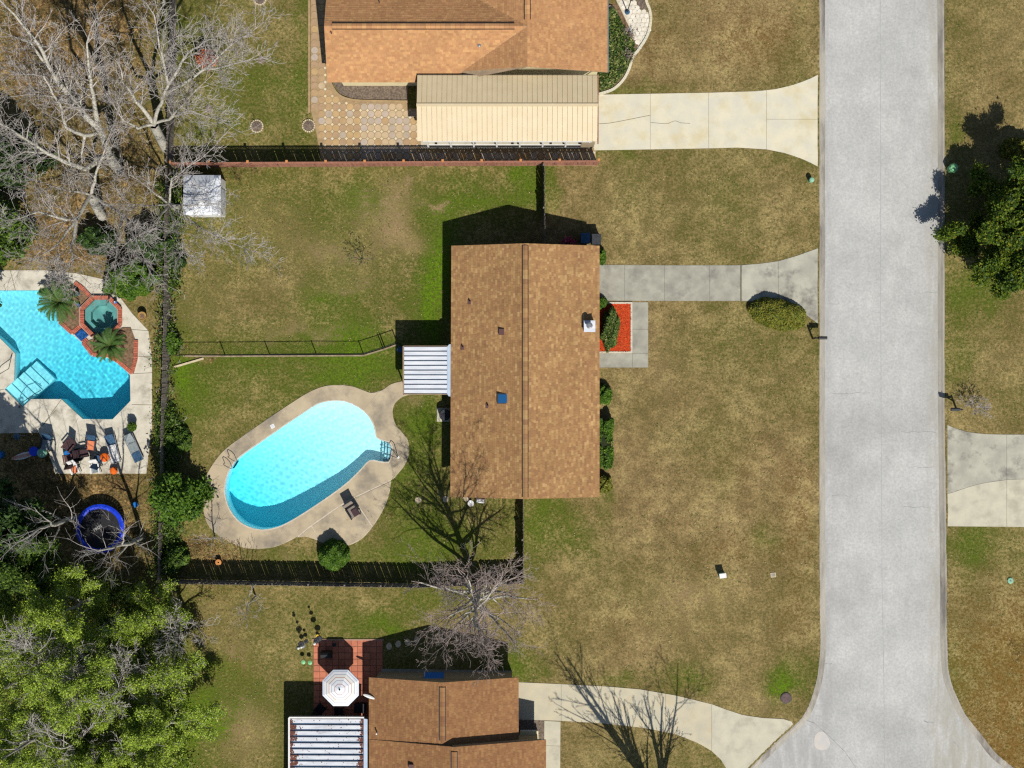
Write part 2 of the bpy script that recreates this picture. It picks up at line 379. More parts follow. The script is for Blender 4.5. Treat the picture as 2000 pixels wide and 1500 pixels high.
# ---------------------------------------------------------------- lawn sheet with cover masks (green / dry / litter / orange)
rs = np.random.RandomState(7)
def fbm(X, Y, f, octv=4, seed=0):
    out = np.zeros_like(X); amp = 1; tot = 0
    for o in range(octv):
        r = np.random.RandomState(seed + o); T = r.rand(64, 64)
        x = X * f; y = Y * f; xi = np.floor(x).astype(int); yi = np.floor(y).astype(int)
        u = x - xi; v = y - yi; u = u * u * (3 - 2 * u); v = v * v * (3 - 2 * v)
        a = T[yi % 64, xi % 64]; b = T[yi % 64, (xi + 1) % 64]; d = T[(yi + 1) % 64, xi % 64]; e = T[(yi + 1) % 64, (xi + 1) % 64]
        out += amp * ((a * (1 - u) + b * u) * (1 - v) + (d * (1 - u) + e * u) * v); tot += amp; amp *= .5; f *= 2
    return out / tot
def inside(PX, PY, p):
    r = np.zeros(PX.shape, bool); n = len(p)
    for i in range(n):
        x0, y0 = p[i - 1]; x1, y1 = p[i]
        if y0 == y1: continue
        cnd = ((y0 > PY) != (y1 > PY)) & (PX < (x1 - x0) * (PY - y0) / (y1 - y0) + x0)
        r ^= cnd
    return r
fx = np.concatenate([[-260, -150, -90, -60], np.arange(-40, 40.01, .2), [60, 90, 150, 260]])
fy = np.concatenate([[-260, -150, -90, -50], np.arange(-31, 31.01, .2), [50, 90, 150, 260]])
GX, GY = np.meshgrid(fx, fy)
PX = GX * S + 1000; PY = 750 - GY * S
wob = (fbm(GX + 50, GY + 50, .8, 4, 3) - .5)
WX = PX + wob * 60; WY = PY + (fbm(GX + 90, GY + 20, .8, 4, 13) - .5) * 60
def blobs(lst):
    m = np.zeros(GX.shape)
    for (x, y, rx, ry, a) in lst:
        d = ((WX - x) / rx) ** 2 + ((WY - y) / ry) ** 2
        m += a * np.exp(-d * 1.1)
    return m
green = .36 + .5 * (fbm(GX + 11, GY + 7, .16, 4, 21) - .5) * 2 * .5
def zone(x0, y0, x1, y1, soft=14):
    return 1 / (1 + np.exp(-(WX - x0) / soft)) / (1 + np.exp((WX - x1) / soft)) / (1 + np.exp(-(WY - y0) / soft)) / (1 + np.exp((WY - y1) / soft))
green += .13 * zone(318, 330, 1055, 1130) + .12 * zone(345, -400, 605, 290) + .16 * zone(320, 1150, 820, 1600) - .10 * zone(1070, 330, 1600, 1150) - .12 * zone(1190, -400, 1600, 180) - .05 * zone(1030, 1165, 1600, 1420)
green += .08 * zone(1845, 560, 2400, 830) + .12 * zone(1850, 1030, 2400, 1150)
green += blobs([(845,600,34,110,.7),(860,500,30,90,.55),(940,395,110,36,.45),(1035,350,30,40,.6),(720,385,60,30,.35),(640,590,60,30,.35),(690,660,120,26,.4),(660,690,120,20,.35),
                (720,720,60,26,.45),(640,735,60,22,.35),(480,700,60,30,.28),(355,720,22,50,.5),(380,770,60,60,.3),(830,820,40,60,.45),(800,960,60,90,.35),(860,1060,90,60,.35),
                (1065,1010,50,60,.4),(1120,1050,90,60,.2),(740,1085,90,26,.3),(560,1085,60,20,.25),(1180,1360,60,10,.2),(1020,1310,40,40,.45),(880,1170,80,24,.4),(750,1220,50,22,.5),
                (400,1395,70,36,.6),(430,1300,50,30,.4),(470,1350,60,60,.2),(1530,1335,34,24,.9),(1545,1300,30,24,.3),(1340,1320,60,28,.35),(1200,1330,60,22,.35),(1490,1060,34,30,.3),(1175,980,20,30,.3),
                (1190,170,40,14,.4),(1260,170,60,14,.3),(1180,300,60,14,.3),(1080,345,20,60,.35),(1900,560,60,60,.45),(1860,260,16,30,.3),(1870,700,30,60,.2),(1890,1060,60,40,.3),
                (1560,60,24,200,.15),(590,90,20,160,.25),(500,150,80,40,.15),(1420,930,30,40,.18),(1590,920,10,160,.1),(1850,1320,20,100,.1),(330,60,60,60,.25),(460,240,60,30,.2)])
dry = blobs([(750,400,70,34,.6),(755,455,56,40,.6),(770,360,46,22,.6),(800,480,50,30,.4),(700,510,40,26,.35),(850,402,22,14,.8),(620,650,80,14,.6),(690,560,60,24,.5),(640,500,60,30,.35),(560,560,60,30,.35),(380,630,40,30,.4),(560,630,36,24,.35),(500,430,80,60,.35),(420,560,60,60,.3),
             (600,470,80,60,.25),(350,580,18,30,.3),(520,660,40,16,.3),(1330,1170,120,40,.45),(1300,1240,120,40,.3),(1290,690,50,40,.25),(1290,760,60,60,.2),(1240,850,50,60,.2),(1480,1360,60,40,.4),
             (800,775,40,14,.5),(560,1080,22,14,.5),(700,1078,40,10,.35),(460,1275,36,50,.55),(470,1420,70,70,.6),(400,1200,60,30,.4),(1240,470,90,30,.2),(1350,400,120,50,.15),(900,1190,70,20,.3),(430,830,50,30,.2),
             (1960,60,60,60,.2),(1930,250,40,60,.2),(1960,700,60,40,.2)])
litter = blobs([(150,50,150,90,.8),(240,330,120,90,.25),(120,440,70,60,.5),(130,500,90,20,.5),(60,150,80,60,.4),(120,940,80,50,.55),(60,900,60,40,.4),(150,1010,120,60,.6),(380,1075,60,24,.85),(440,1092,40,10,.6),
                (380,690,70,12,.7),(180,1150,160,60,.5),(110,1260,120,90,.5),(430,1190,40,24,.4),(345,420,30,60,.4),(322,760,14,160,.6),(930,1120,60,50,.5),(250,940,50,20,.5),(40,850,60,10,.4)])
green += blobs([(250,1440,150,80,.9),(180,1330,120,80,.4),(330,1330,40,120,.3)])
litter += .42 * zone(-600, -500, 305, 520, 20) + .5 * zone(-600, 850, 300, 1100, 16)
orange = .75 * zone(1850, 1150, 2600, 1800, 40) + blobs([(1270,80,60,90,.35),(1500,90,90,80,.4),(1560,1000,40,120,.45),(1450,900,60,60,.25),(1420,1080,120,40,.35),(1240,1210,150,60,.3),(1550,1200,40,80,.35),(1420,60,90,60,.2),(460,1300,40,40,.4),(455,1440,60,60,.3)])
cov = np.stack([np.clip(green, 0, 1.3), np.clip(dry, 0, 1), np.clip(litter, 0, 1), np.clip(orange, 0, 1)], -1).astype(np.float32)
ny, nx = GX.shape
idx = np.arange(ny * nx).reshape(ny, nx)
hole_v = np.zeros(GX.shape, bool)
RO_IN = offset_line(ROAD_W, -3) + [(1280,2100),(2180,2100)] + list(reversed(offset_line(ROAD_E, 3)))
for p in (POOL, WPOOL, SPA_IN): hole_v |= inside(PX, PY, p)
hole_v |= inside(PX, PY, RO_IN)
bad = hole_v[:-1, :-1] | hole_v[1:, :-1] | hole_v[:-1, 1:] | hole_v[1:, 1:]
quad = np.stack([idx[:-1, :-1], idx[:-1, 1:], idx[1:, 1:], idx[1:, :-1]], -1)[~bad]
Z = (fbm(GX + 5, GY + 9, .5, 3, 5) - .5) * .02
lv = np.stack([GX.ravel(), GY.ravel(), Z.ravel()], 1).tolist(); lq = quad.tolist(); lc = cov.reshape(-1, 4).tolist()
def near_cov(x, y):
    return cov[int(np.argmin(np.abs(fy - y))), int(np.argmin(np.abs(fx - x)))].tolist()
for line, sg in ((ROAD_W, 1), (ROAD_E, -1)):
    fine = catmull(line, 4); rr0 = random.Random(2); o = len(lv)
    rows = [fine, offset_line(fine, 7 * sg), offset_line(fine, 15 * sg)]
    for i in range(len(fine)):
        for j in range(3):
            x, y = P2(*rows[j][i]); 
            if j == 0: x += rr0.uniform(-.035, .035); y += rr0.uniform(-.035, .035)
            lv.append((x, y, (.037, .022, .0)[j])); lc.append(near_cov(x, y))
    for i in range(len(fine) - 1):
        for j in range(2): lq.append((o + i * 3 + j, o + i * 3 + j + 1, o + (i + 1) * 3 + j + 1, o + (i + 1) * 3 + j))
me = bpy.data.meshes.new('lawn_ground'); me.from_pydata(lv, [], lq)
at = me.attributes.new('cov', 'FLOAT_COLOR', 'POINT'); at.data.foreach_set('color', np.array(lc, np.float32).ravel())
me.polygons.foreach_set('use_smooth', [True] * len(me.polygons))

def lawn_material():
    m = bpy.data.materials.new('dormant lawn'); m.use_nodes = True; n = m.node_tree; L = n.links; bs = n.nodes['Principled BSDF']
    bs.inputs['Roughness'].default_value = 1.0; bs.inputs['Specular IOR Level'].default_value = .05
    geo = n.nodes.new('ShaderNodeNewGeometry'); P_ = geo.outputs['Position']
    at = n.nodes.new('ShaderNodeAttribute'); at.attribute_name = 'cov'
    sp = n.nodes.new('ShaderNodeSeparateColor'); L.new(at.outputs['Color'], sp.inputs[0])
    def noise(sc, det=4, rg=.6):
        t = n.nodes.new('ShaderNodeTexNoise'); t.inputs['Scale'].default_value = sc; t.inputs['Detail'].default_value = det; t.inputs['Roughness'].default_value = rg
        L.new(P_, t.inputs['Vector']); return t.outputs['Fac']
    def math_(op, a, b):
        q = n.nodes.new('ShaderNodeMath'); q.operation = op
        for i, s_ in enumerate((a, b)):
            if isinstance(s_, (int, float)): q.inputs[i].default_value = s_
            else: L.new(s_, q.inputs[i])
        return q.outputs[0]
    def rng(src, a, b, x=0., y=1.):
        r = n.nodes.new('ShaderNodeMapRange'); r.inputs[1].default_value = a; r.inputs[2].default_value = b; r.inputs[3].default_value = x; r.inputs[4].default_value = y; r.clamp = True
        L.new(src, r.inputs[0]); return r.outputs[0]
    def mix(f, x, y, mode='MIX'):
        q = n.nodes.new('ShaderNodeMix'); q.data_type = 'RGBA'; q.blend_type = mode
        if isinstance(f, float): q.inputs[0].default_value = f
        else: L.new(f, q.inputs[0])
        for s_, i in ((x, 6), (y, 7)):
            if isinstance(s_, tuple): q.inputs[i].default_value = s_
            else: L.new(s_, q.inputs[i])
        return q.outputs[2]
    n_l, n_m, n_s, n_f, n_g = noise(.32, 6, .6), noise(1.3, 7, .7), noise(3.2, 5, .75), noise(9, 3, .8), noise(5.2, 5, .85)
    jit = math_('ADD', math_('MULTIPLY', math_('SUBTRACT', n_m, .5), 1.5), math_('MULTIPLY', math_('SUBTRACT', n_g, .5), 2.6))
    def mask(ch, a, b): return rng(math_('ADD', ch, jit), a, b)
    # straw and living blades mixed at tuft scale; the cover masks shift how much of each there is
    bias = math_('ADD', math_('MULTIPLY', math_('SUBTRACT', n_l, .5), 1.8), math_('MULTIPLY', math_('SUBTRACT', n_m, .5), 1.0))
    grain = math_('ADD', math_('MULTIPLY', math_('SUBTRACT', n_g, .5), 3.1), math_('MULTIPLY', math_('SUBTRACT', n_s, .5), .8))
    t_ = math_('ADD', math_('ADD', bias, grain), math_('MULTIPLY', sp.outputs[0], 1.35))
    straw = mix(rng(n_l, .38, .62), c(194, 170, 116), c(178, 148, 104))
    straw = mix(rng(n_m, .42, .68), straw, c(160, 132, 98))
    live = mix(rng(sp.outputs[0], .15, .65), c(98, 88, 50), c(96, 102, 40))
    col = mix(rng(t_, -.7, 1.1), straw, live)
    gcol = mix(rng(sp.outputs[0], .6, 1.2), c(104, 118, 42), c(112, 144, 26))
    gcol = mix(rng(n_g, .40, .60), gcol, c(70, 88, 28))
    col = mix(mask(sp.outputs[0], .40, 1.05), col, gcol)
    col = mix(mask(math_('MULTIPLY', at.outputs['Alpha'], .9), .25, 1.0), col, mix(rng(n_g, .38, .62), c(158, 112, 50), c(100, 80, 38)))
    dcol = mix(rng(n_g, .38, .62), c(194, 164, 126), c(146, 120, 90))
    col = mix(mask(math_('MULTIPLY', sp.outputs[1], .95), .35, 1.0), col, dcol)
    vo = n.nodes.new('ShaderNodeTexVoronoi'); vo.inputs['Scale'].default_value = 7.5; L.new(P_, vo.inputs['Vector'])
    vs_ = n.nodes.new('ShaderNodeSeparateColor'); L.new(vo.outputs['Color'], vs_.inputs[0])
    lcol = mix(vs_.outputs[0], c(158, 128, 84), c(80, 64, 42)); lcol = mix(rng(vs_.outputs[1], .65, .95), lcol, c(206, 168, 112))
    lcol = mix(rng(noise(.8, 7, .7), .40, .56), lcol, mix(vs_.outputs[2], c(64, 62, 32), c(110, 92, 60)))
    col = mix(mask(sp.outputs[2], .35, .85), col, lcol)
    col = mix(1.0, col, mix(rng(n_f, .36, .64), (.72, .72, .70, 1), (1.26, 1.25, 1.23, 1)), 'MULTIPLY')
    L.new(col, bs.inputs['Base Color'])
    bp = n.nodes.new('ShaderNodeBump'); bp.inputs['Strength'].default_value = .6; bp.inputs['Distance'].default_value = .04
    L.new(noise(14, 3, .8), bp.inputs['Height']); L.new(bp.outputs[0], bs.inputs['Normal'])
    return m
MT['lawn'] = lawn_material()
link('lawn_ground', me, MT['lawn'], kind='structure')

# ---------------------------------------------------------------- road, kerbs
road = MB().prism(poly(ROAD_POLY), -.30, -.10)
road = road.build('road', MT['road'], kind='structure')
def kerb(name, line, d):
    out = [P2(*q) for q in line]; inn = [P2(*q) for q in offset_line(line, d)]
    m = MB(); n = len(out); vv = []; prof = [(0, -.2), (0, .035), (.28, .03), (.55, -.03), (1.0, -.094)]
    for a, b in zip(out, inn):
        for t, z in prof: vv.append((a[0] + (b[0] - a[0]) * t, a[1] + (b[1] - a[1]) * t, z))
    k = len(prof)
    ff = [(i * k + j, (i + 1) * k + j, (i + 1) * k + j + 1, i * k + j + 1) for i in range(n - 1) for j in range(k - 1)]
    return m.add(vv, ff).build(name, MT['kerb'], kind='structure')
kw = kerb('kerb', ROAD_W, -KERB_W); ke = kerb('kerb', ROAD_E, KERB_W)
def strip_line(parent, name, pts, w, z, mat, h=.004):
    m = MB(); pts = [G(x, y, z) for x, y in pts]
    for a, b in zip(pts[:-1], pts[1:]):
        d = (b - a).normalized(); s_ = Vector((-d.y, d.x, 0)) * w / 2
        m.add([a - s_, b - s_, b + s_, a + s_, a - s_ - Vector((0, 0, h * 3)), b - s_ - Vector((0, 0, h * 3)), b + s_ - Vector((0, 0, h * 3)), a + s_ - Vector((0, 0, h * 3))],
              [(0, 1, 2, 3), (0, 4, 5, 1), (2, 6, 7, 3)])
    return m.build(name, mat, parent)
strip_line(road, 'centre_seam', [(1719,-200),(1720,300),(1720,560),(1721,760),(1723,1140),(1726,1300),(1728,1480),(1730,1600)], .035, -.097, MT['seam'])
rq = random.Random(5)
for y, a, b in ((593, 1620, 1640), (768, 1622, 1700), (968, 1625, 1662), (844, 1760, 1828), (990, 1765, 1818), (912, 1780, 1826), (1297, 1602, 1625), (571,1805,1832)):
    pts = [(a + (b - a) * i / 6, y + rq.uniform(-1.5, 1.5)) for i in range(7)]
    strip_line(road, 'crack', pts, .02, -.096, MT['roadcrack'])
strip_line(road, 'crack', [(1560,1402),(1590,1412),(1622,1440),(1650,1468),(1672,1500)], .03, -.096, MT['roadcrack'])
strip_line(road, 'crack', [(1805,1408),(1812,1411),(1820,1411),(1824,1413)], .07, -.096, MT['roadcrack'])
strip_line(road, 'crack', [(1857,1443),(1864,1450),(1872,1458)], .06, -.096, MT['roadcrack'])
m = MB().prism(poly(catmull([(1592,1440),(1600,1430),(1612,1432),(1622,1450),(1618,1462),(1604,1466),(1592,1458)], 3, True)), -.12, -.096)
m.build('patch', M('pale road patch', c(216, 206, 192), c(202, 199, 194), 2.5, rough=.95), road)

# ---------------------------------------------------------------- concrete slabs
def slab(parent, pts, mat, z=.03, gap=.008, name='slab'):
    return MB().prism(inset(poly(pts), gap), -.06, z).build(name, mat, parent)
def base_sheet(name, pts, mat, z=.012, holes=()):
    return MB().prism(poly(pts), -.08, z, [poly(h) for h in holes]).build(name, mat, kind='structure')
def strip_slabs(parent, top, bot, cuts, mat, z=.03):
    tx, ty = zip(*top); bx, by = zip(*bot)
    for a, b in zip(cuts[:-1], cuts[1:]):
        xs = np.linspace(a, b, 7)
        p = [(x, float(np.interp(x, tx, ty))) for x in xs] + [(x, float(np.interp(x, bx, by))) for x in xs[::-1]]
        slab(parent, p, mat, z)
nt_ = [(1160,185),(1270,183),(1385,181),(1480,178),(1515,174),(1545,167),(1575,157),(1599.5,145)]
nb_ = [(1160,294),(1385,290),(1440,288.5),(1497,292),(1532,299),(1560,308),(1581,317),(1599.5,327)]
d = base_sheet('driveway', nt_ + nb_[::-1], MT['dark_joint'])
strip_slabs(d, nt_, nb_, [1160, 1270, 1384, 1497], MT['concrete_yellow'])
strip_slabs(d, nt_, [(1497, 233), (1599.5, 233)], [1497, 1599.5], MT['concrete_yellow'])
strip_slabs(d, [(1497, 233), (1599.5, 233)], nb_, [1497, 1599.5], MT['concrete_yellow'])
strip_line(d, 'crack', [(1168,242),(1190,240.5),(1215,236),(1240,231),(1270,225)], .03, .033, MT['crack'])
strip_line(d, 'crack', [(1271,239),(1290,241),(1306,241),(1314,237),(1320,236),(1330,240),(1348,241)], .025, .033, MT['crack'])
mt_ = [(1150,517),(1300,518),(1440,518),(1480,515.5),(1520,510),(1555,500),(1599.5,484)]
mb_ = [(1150,587),(1300,588),(1450,588),(1500,590),(1540,598),(1570,612),(1599.5,634)]
d = base_sheet('driveway', mt_ + mb_[::-1], MT['dark_joint'])
strip_slabs(d, mt_, mb_, [1150, 1220, 1298, 1386, 1446], MT['concrete_grey'])
strip_slabs(d, mt_, mb_, [1448, 1520, 1599.5], MT['concrete_mottled'])
w = base_sheet('walkway', [(1150,590),(1266,590),(1266,718),(1150,718)], MT['dark_joint'], holes=[[(1156,594),(1231,594),(1231,685),(1156,685)]])
for p in (rect(1235,590,1266,643), rect(1235,643,1266,690), rect(1235,690,1266,718), rect(1150,690,1235,718), ):
    slab(w, p, MT['concrete_grey'])
edge = MB()
for a in (rect(1160,590,1235,593.5), rect(1231.5,593.5,1235,690), rect(1160,686.5,1231.5,690)): edge.prism(poly(a), -.05, .08)
edge.build('edging', MT['mortar_pale'], w)
st_ = [(1000,1331.5),(1100,1336),(1180,1340),(1250,1346),(1320,1358),(1390,1375)]
sb_ = [(1000,1405),(1100,1408),(1180,1413),(1260,1422),(1320,1434),(1365,1452),(1390,1467)]
tail = [(1390,1375),(1420,1386),(1450,1396),(1490,1402),(1530,1404),(1546,1409),(1550.5,1417),(1519,1446),(1480,1484),(1441,1523),(1425,1512),(1408,1484),(1390,1467)]
d = base_sheet('driveway', st_ + tail[1:-1] + sb_[::-1], MT['dark_joint'])
strip_slabs(d, st_, sb_, [1000, 1096, 1200, 1300, 1390], MT['concrete_warm'])
slab(d, tail, MT['concrete'])
w = base_sheet('walkway', [(1063,1407.5),(1095,1409),(1094,1600),(1062,1600)], MT['dark_joint'])
slab(w, [(1063,1407.5),(1095,1409),(1094.5,1457),(1062.5,1456)], MT['concrete']); slab(w, [(1062.5,1456),(1094.5,1457),(1094,1600),(1062,1600)], MT['concrete'])
e1 = [(1850,830),(1870,838),(1895,845),(1930,848),(1966,848.5)]
e2 = [(1850,965),(1875,957),(1900,948),(1930,942),(1966,937)]
e3 = [(1850,1028),(1966,1029)]
d = base_sheet('driveway', e1 + [(2120,849),(2120,1031)] + e3[::-1], MT['dark_joint'])
strip_slabs(d, e1, e2, [1850, 1966], MT['concrete_mottled']); strip_slabs(d, e2, e3, [1850, 1966], MT['concrete'])
slab(d, [(1966,848.5),(2120,849),(2120,930),(2010,935),(1966,937)], MT['concrete_mottled']); slab(d, [(1966,937),(2010,935),(2120,930),(2120,1031),(1966,1029)], MT['concrete'])

# ---------------------------------------------------------------- pool deck of the main house, cut along its joints
def sub(p, a, b):
    n = len(p)
    def near(q): return min(range(n), key=lambda i: (p[i][0] - q[0]) ** 2 + (p[i][1] - q[1]) ** 2)
    i, j = near(a), near(b); out = [a]; k = (i + 1) % n
    while k != j:
        if (p[k][0] - a[0]) ** 2 + (p[k][1] - a[1]) ** 2 > 4 and (p[k][0] - b[0]) ** 2 + (p[k][1] - b[1]) ** 2 > 4: out.append(p[k])
        k = (k + 1) % n
    return out + [b]
POOLS = catmull(POOL, 2, True)
deck = base_sheet('pool_deck', DECK_OUT, MT['filler'], .018, [POOLS])
joints = [((667,783),(669,753)), ((709,795+7),(738,766)), ((762,870),(797,862)), ((758,903),(771,934)), ((671,949),(690,972)), ((594,1002),(608,1026)), ((546,1029),(564,1056)),
          ((490,1030),(478,1070)), ((449,995),(410,1030)), ((440,950),(396,962)), ((452,912),(416,906)), ((497,872),(480,848)), ((582,814),(566,789))]
DECK_CW = list(reversed(DECK_OUT))
for (i0, o0), (i1, o1) in zip(joints, joints[1:] + joints[:1]):
    slab(deck, sub(DECK_CW, o0, o1) + list(reversed(sub(POOLS, i0, i1))), MT['pool_deck'], .035, .012)
lb = base_sheet('pool_deck', LOBE, MT['filler'], .016)
slab(lb, [(583,1049),(600,1048.5),(626,1058),(608,1028)], MT['pool_deck'], .033, .012)
slab(lb, [(609,1028),(627,1059),(652,1066),(681,1065),(707,1052),(727,1030),(690,974),(660,992)], MT['pool_deck'], .033, .012)
slab(lb, [(691,973.5),(728,1029),(746,1000),(759,969),(763.5,940)], MT['pool_deck'], .033, .012)

strip_line(lb, 'joint_filler', catmull([(582,1048),(608,1026.5),(660,990.5),(690,972.5),(763,938)], 5), .10, .034, MT['filler'], .01)
def basin(name, outline, zt, depth, mat, label):
    t = MB(); p = ccw(poly(outline)); n = len(p)
    tri = tessellate_polygon([[Vector((x, y, 0)) for x, y in p]])
    vv = [(x, y, zt) for x, y in p] + [(x, y, depth(x, y)) for x, y in p]
    ff = [(i, i + n, (i + 1) % n + n, (i + 1) % n) for i in range(n)] + [tuple(k + n for k in f) for f in tri]
    o = t.add(vv, ff).build(name, mat, kind='structure'); o['label'] = label
    o.cycles.is_caustics_receiver = True
    return o
def water(outline, z, amp, seed, pad, absorb, dens, zb, step=.06, waves=(.5, 1.6), dirs=None):
    p = poly(outline); xs = [q[0] for q in p]; ys = [q[1] for q in p]
    gx = np.arange(min(xs) - .3, max(xs) + .3, step); gy = np.arange(min(ys) - .3, max(ys) + .3, step)
    X, Y = np.meshgrid(gx, gy)
    q = poly([tuple(v) for v in outline]); q = inset(q, -pad)
    ins = inside(X, Y, q); r = random.Random(seed); Zw = np.zeros_like(X)
    for k in range(30):
        a = r.uniform(0, 6.283) if dirs is None else r.gauss(dirs, .75); Lw = r.uniform(*waves)
        Zw += amp * Lw * np.sin((X * math.cos(a) + Y * math.sin(a)) * 6.283 / Lw + r.uniform(0, 6.283))
    Zw += z
    ok = ins[:-1, :-1] & ins[1:, :-1] & ins[:-1, 1:] & ins[1:, 1:]
    ii = np.arange(X.size).reshape(X.shape)
    qd = np.stack([ii[:-1, :-1], ii[:-1, 1:], ii[1:, 1:], ii[1:, :-1]], -1)[ok]
    used = np.unique(qd); mp = -np.ones(X.size, int); mp[used] = np.arange(len(used)); qd = mp[qd]
    top = np.stack([X.ravel()[used], Y.ravel()[used], Zw.ravel()[used]], 1)
    me = bpy.data.meshes.new('pool_water'); me.from_pydata(top.tolist(), [], qd.tolist()); me.polygons.foreach_set('use_smooth', [True] * len(qd))
    o = link('pool_water', me, water_mat, kind='structure'); o.cycles.is_caustics_caster = True
    return o
def make_water():
    m = bpy.data.materials.new('pool water'); m.use_nodes = True; n = m.node_tree; n.nodes.clear(); L = n.links
    out = n.nodes.new('ShaderNodeOutputMaterial'); r = n.nodes.new('ShaderNodeBsdfRefraction'); r.inputs['IOR'].default_value = 1.33; r.inputs['Roughness'].default_value = 0
    r.inputs['Color'].default_value = (.68, .97, 1, 1)
    g = n.nodes.new('ShaderNodeBsdfGlossy'); g.inputs['Roughness'].default_value = 0
    f = n.nodes.new('ShaderNodeFresnel'); f.inputs[0].default_value = 1.33; mx = n.nodes.new('ShaderNodeMixShader')
    L.new(f.outputs[0], mx.inputs[0]); L.new(r.outputs[0], mx.inputs[1]); L.new(g.outputs[0], mx.inputs[2]); L.new(mx.outputs[0], out.inputs[0])
    return m
water_mat = make_water()
# shallow end to the north-east, deep end to the south-west; the blue that deep water gives the light is put into the plaster
def main_depth(x, y):
    a = Vector(P2(470, 1000)); b = Vector(P2(690, 820)); t = (Vector((x, y)) - a).dot(b - a) / (b - a).length_squared
    return -2.1 + 1.15 * max(-.1, min(1.1, t))
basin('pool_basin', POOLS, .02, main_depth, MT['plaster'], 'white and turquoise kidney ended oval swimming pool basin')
water(POOLS, -.1, .00085, 4, .06, None, 0, -2.6, step=.045, waves=(.22, .75))
# steps in the little alcove
st = MB(); 
for (a, b, zz) in (((746,862),(744,898),-.75), ((752,863),(749,899),-.52), ((758,866),(756,900),-.28)):
    st.prism(poly([a, (764,870), (763,890), b]), -1.3, zz)
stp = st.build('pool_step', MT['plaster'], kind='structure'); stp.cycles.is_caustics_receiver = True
sl_ = MB()
for (a, b, zz) in (((746,861),(744,899),-.74), ((752,863),(750,900),-.51), ((758,866),(756,900),-.27)):
    A = G(*a, zz); B = G(*b, zz); sl_.bar(A, B, .035, .02)
for zz, yy in ((-.74,874),(-.74,887)): sl_.bar(G(744,yy,zz+.25), G(763,yy+1,zz+.5), .035, .02)
sl_.build('step_edge_tile', MT['teal'], stp).cycles.is_caustics_receiver = True
# waterline coping
cp = MB(); pin = [P2(*q) for q in POOLS]; n = len(pin); po = inset(pin, -.07)
pin_c = ccw(pin)
cp.prism(po, .03, .044, [inset(pin_c, .012)])
cp.build('pool_coping', MT['filler'], deck)

# ---------------------------------------------------------------- the neighbour's pool to the west
BED1 = [(148,553),(160,562),(178,581),(160,598),(157,634),(141,650),(117,628),(117,610),(130,585),(136,560)]
BED2 = [(163,670),(181,692),(199,692),(212,692),(231,705),(257,727),(265,664),(256,640),(240,640),(222,657),(188,660)]
wd = base_sheet('pool_deck', WDECK, MT['pool_deck_white'], .03, [WPOOL, SPA_IN])
for p in ([(270,696),(297,696)], [(255,730),(297,728)], [(257,790),(297,791)], [(120,780),(84,830)], [(212,620+20),(290,646)], [(20,528),(30,567)], [(155,535),(178,556)], [(8,760),(-40,770)], [(70,846),(110,800)]):
    strip_line(wd, 'joint', p, .03, .034, MT['dark_joint'])
def w_depth(x, y):
    a = Vector(P2(20, 600)); b = Vector(P2(215, 790)); t = (Vector((x, y)) - a).dot(b - a) / (b - a).length_squared
    return -1.05 - 1.1 * max(0, min(1, t))
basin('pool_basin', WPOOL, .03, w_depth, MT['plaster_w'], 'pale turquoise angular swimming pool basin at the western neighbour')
water(WPOOL, -.09, .0009, 9, .05, None, 0, -2.6, step=.05, waves=(.24, .8))
ws = MB()
for k in range(5):
    o = 11 * k
    ws.prism(poly([(9 + o, 760 - o), (45 + o, 795 - o), (56 + o, 784 - o), (20 + o, 749 - o)]), -2.2, -.2 - .19 * k)
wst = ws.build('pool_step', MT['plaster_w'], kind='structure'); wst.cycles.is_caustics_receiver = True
# spa
spa = thing('spa', 'octagonal raised spa with terracotta brick rim beside turquoise pool', 'spa', G(*SPA_C))
sb = MB().prism(poly(SPA_OUT), -.3, .22, [poly(SPA_IN)]); sb.build('rim', MT['mortar'], spa)
def spa_floor(x, y): return -.9
p = ccw(poly(SPA_IN)); n = len(p); bench = inset(p, .38)
b = MB(); b.add([(x, y, .1) for x, y in p] + [(x, y, -.25) for x, y in p], [(i, i + n, (i + 1) % n + n, (i + 1) % n) for i in range(n)])
b.prism(p, -.3, -.3, [bench]); b.add([(x, y, -.3) for x, y in bench] + [(x, y, -.95) for x, y in bench], [(i, i + n, (i + 1) % n + n, (i + 1) % n) for i in range(n)]); b.prism(bench, -1.0, -.95)
o = b.build('basin', MT['plaster_spa'], spa); o.cycles.is_caustics_receiver = True
wv = water(SPA_IN, .06, .0014, 12, .03, None, 0, -1); wv.parent = spa; wv.location = -Vector(spa.location); wv.name = 'spa_water'; del wv['kind']
bm0 = None
def brick_path(parent, pts, width_px, z, r, pitch=.105):
    global bm0
    L_ = [G(x, y, z) for x, y in pts]; k = 0
    for a, b_ in zip(L_[:-1], L_[1:]):
        ln = (b_ - a).length; m_ = max(1, int(ln / pitch)); d_ = (b_ - a).normalized(); ang = math.atan2(d_.y, d_.x)
        for i in range(m_):
            q = a + d_ * (ln * (i + .5) / m_)
            if bm0 is None:
                t = MB(); t.box(-.045, .045, -.13, .13, -.03, .035, (1, 1, 1, 1)); bm0 = []
                for s_ in (.82, .95, 1.0, 1.1):
                    t2 = MB(); t2.box(-.045, .045, -.13, .13, -.03, .035, (s_, s_, s_, 1)); ob = t2.build('brick', MT['brick'], parent, local=True); bm0.append(ob.data); bpy.data.objects.remove(ob)
            ob = bpy.data.objects.new('brick', r.choice(bm0)); COL.objects.link(ob); ob.parent = parent
            ob.location = q - Vector(parent.location); ob.rotation_euler = (0, 0, ang + r.uniform(-.03, .03))
rb = random.Random(8)
ro = octo(*SPA_C, 40); brick_path(spa, ro[2:] + ro[:1], 8, .22, rb); brick_path(spa, [ro[0], ro[1]], 8, .22, rb)
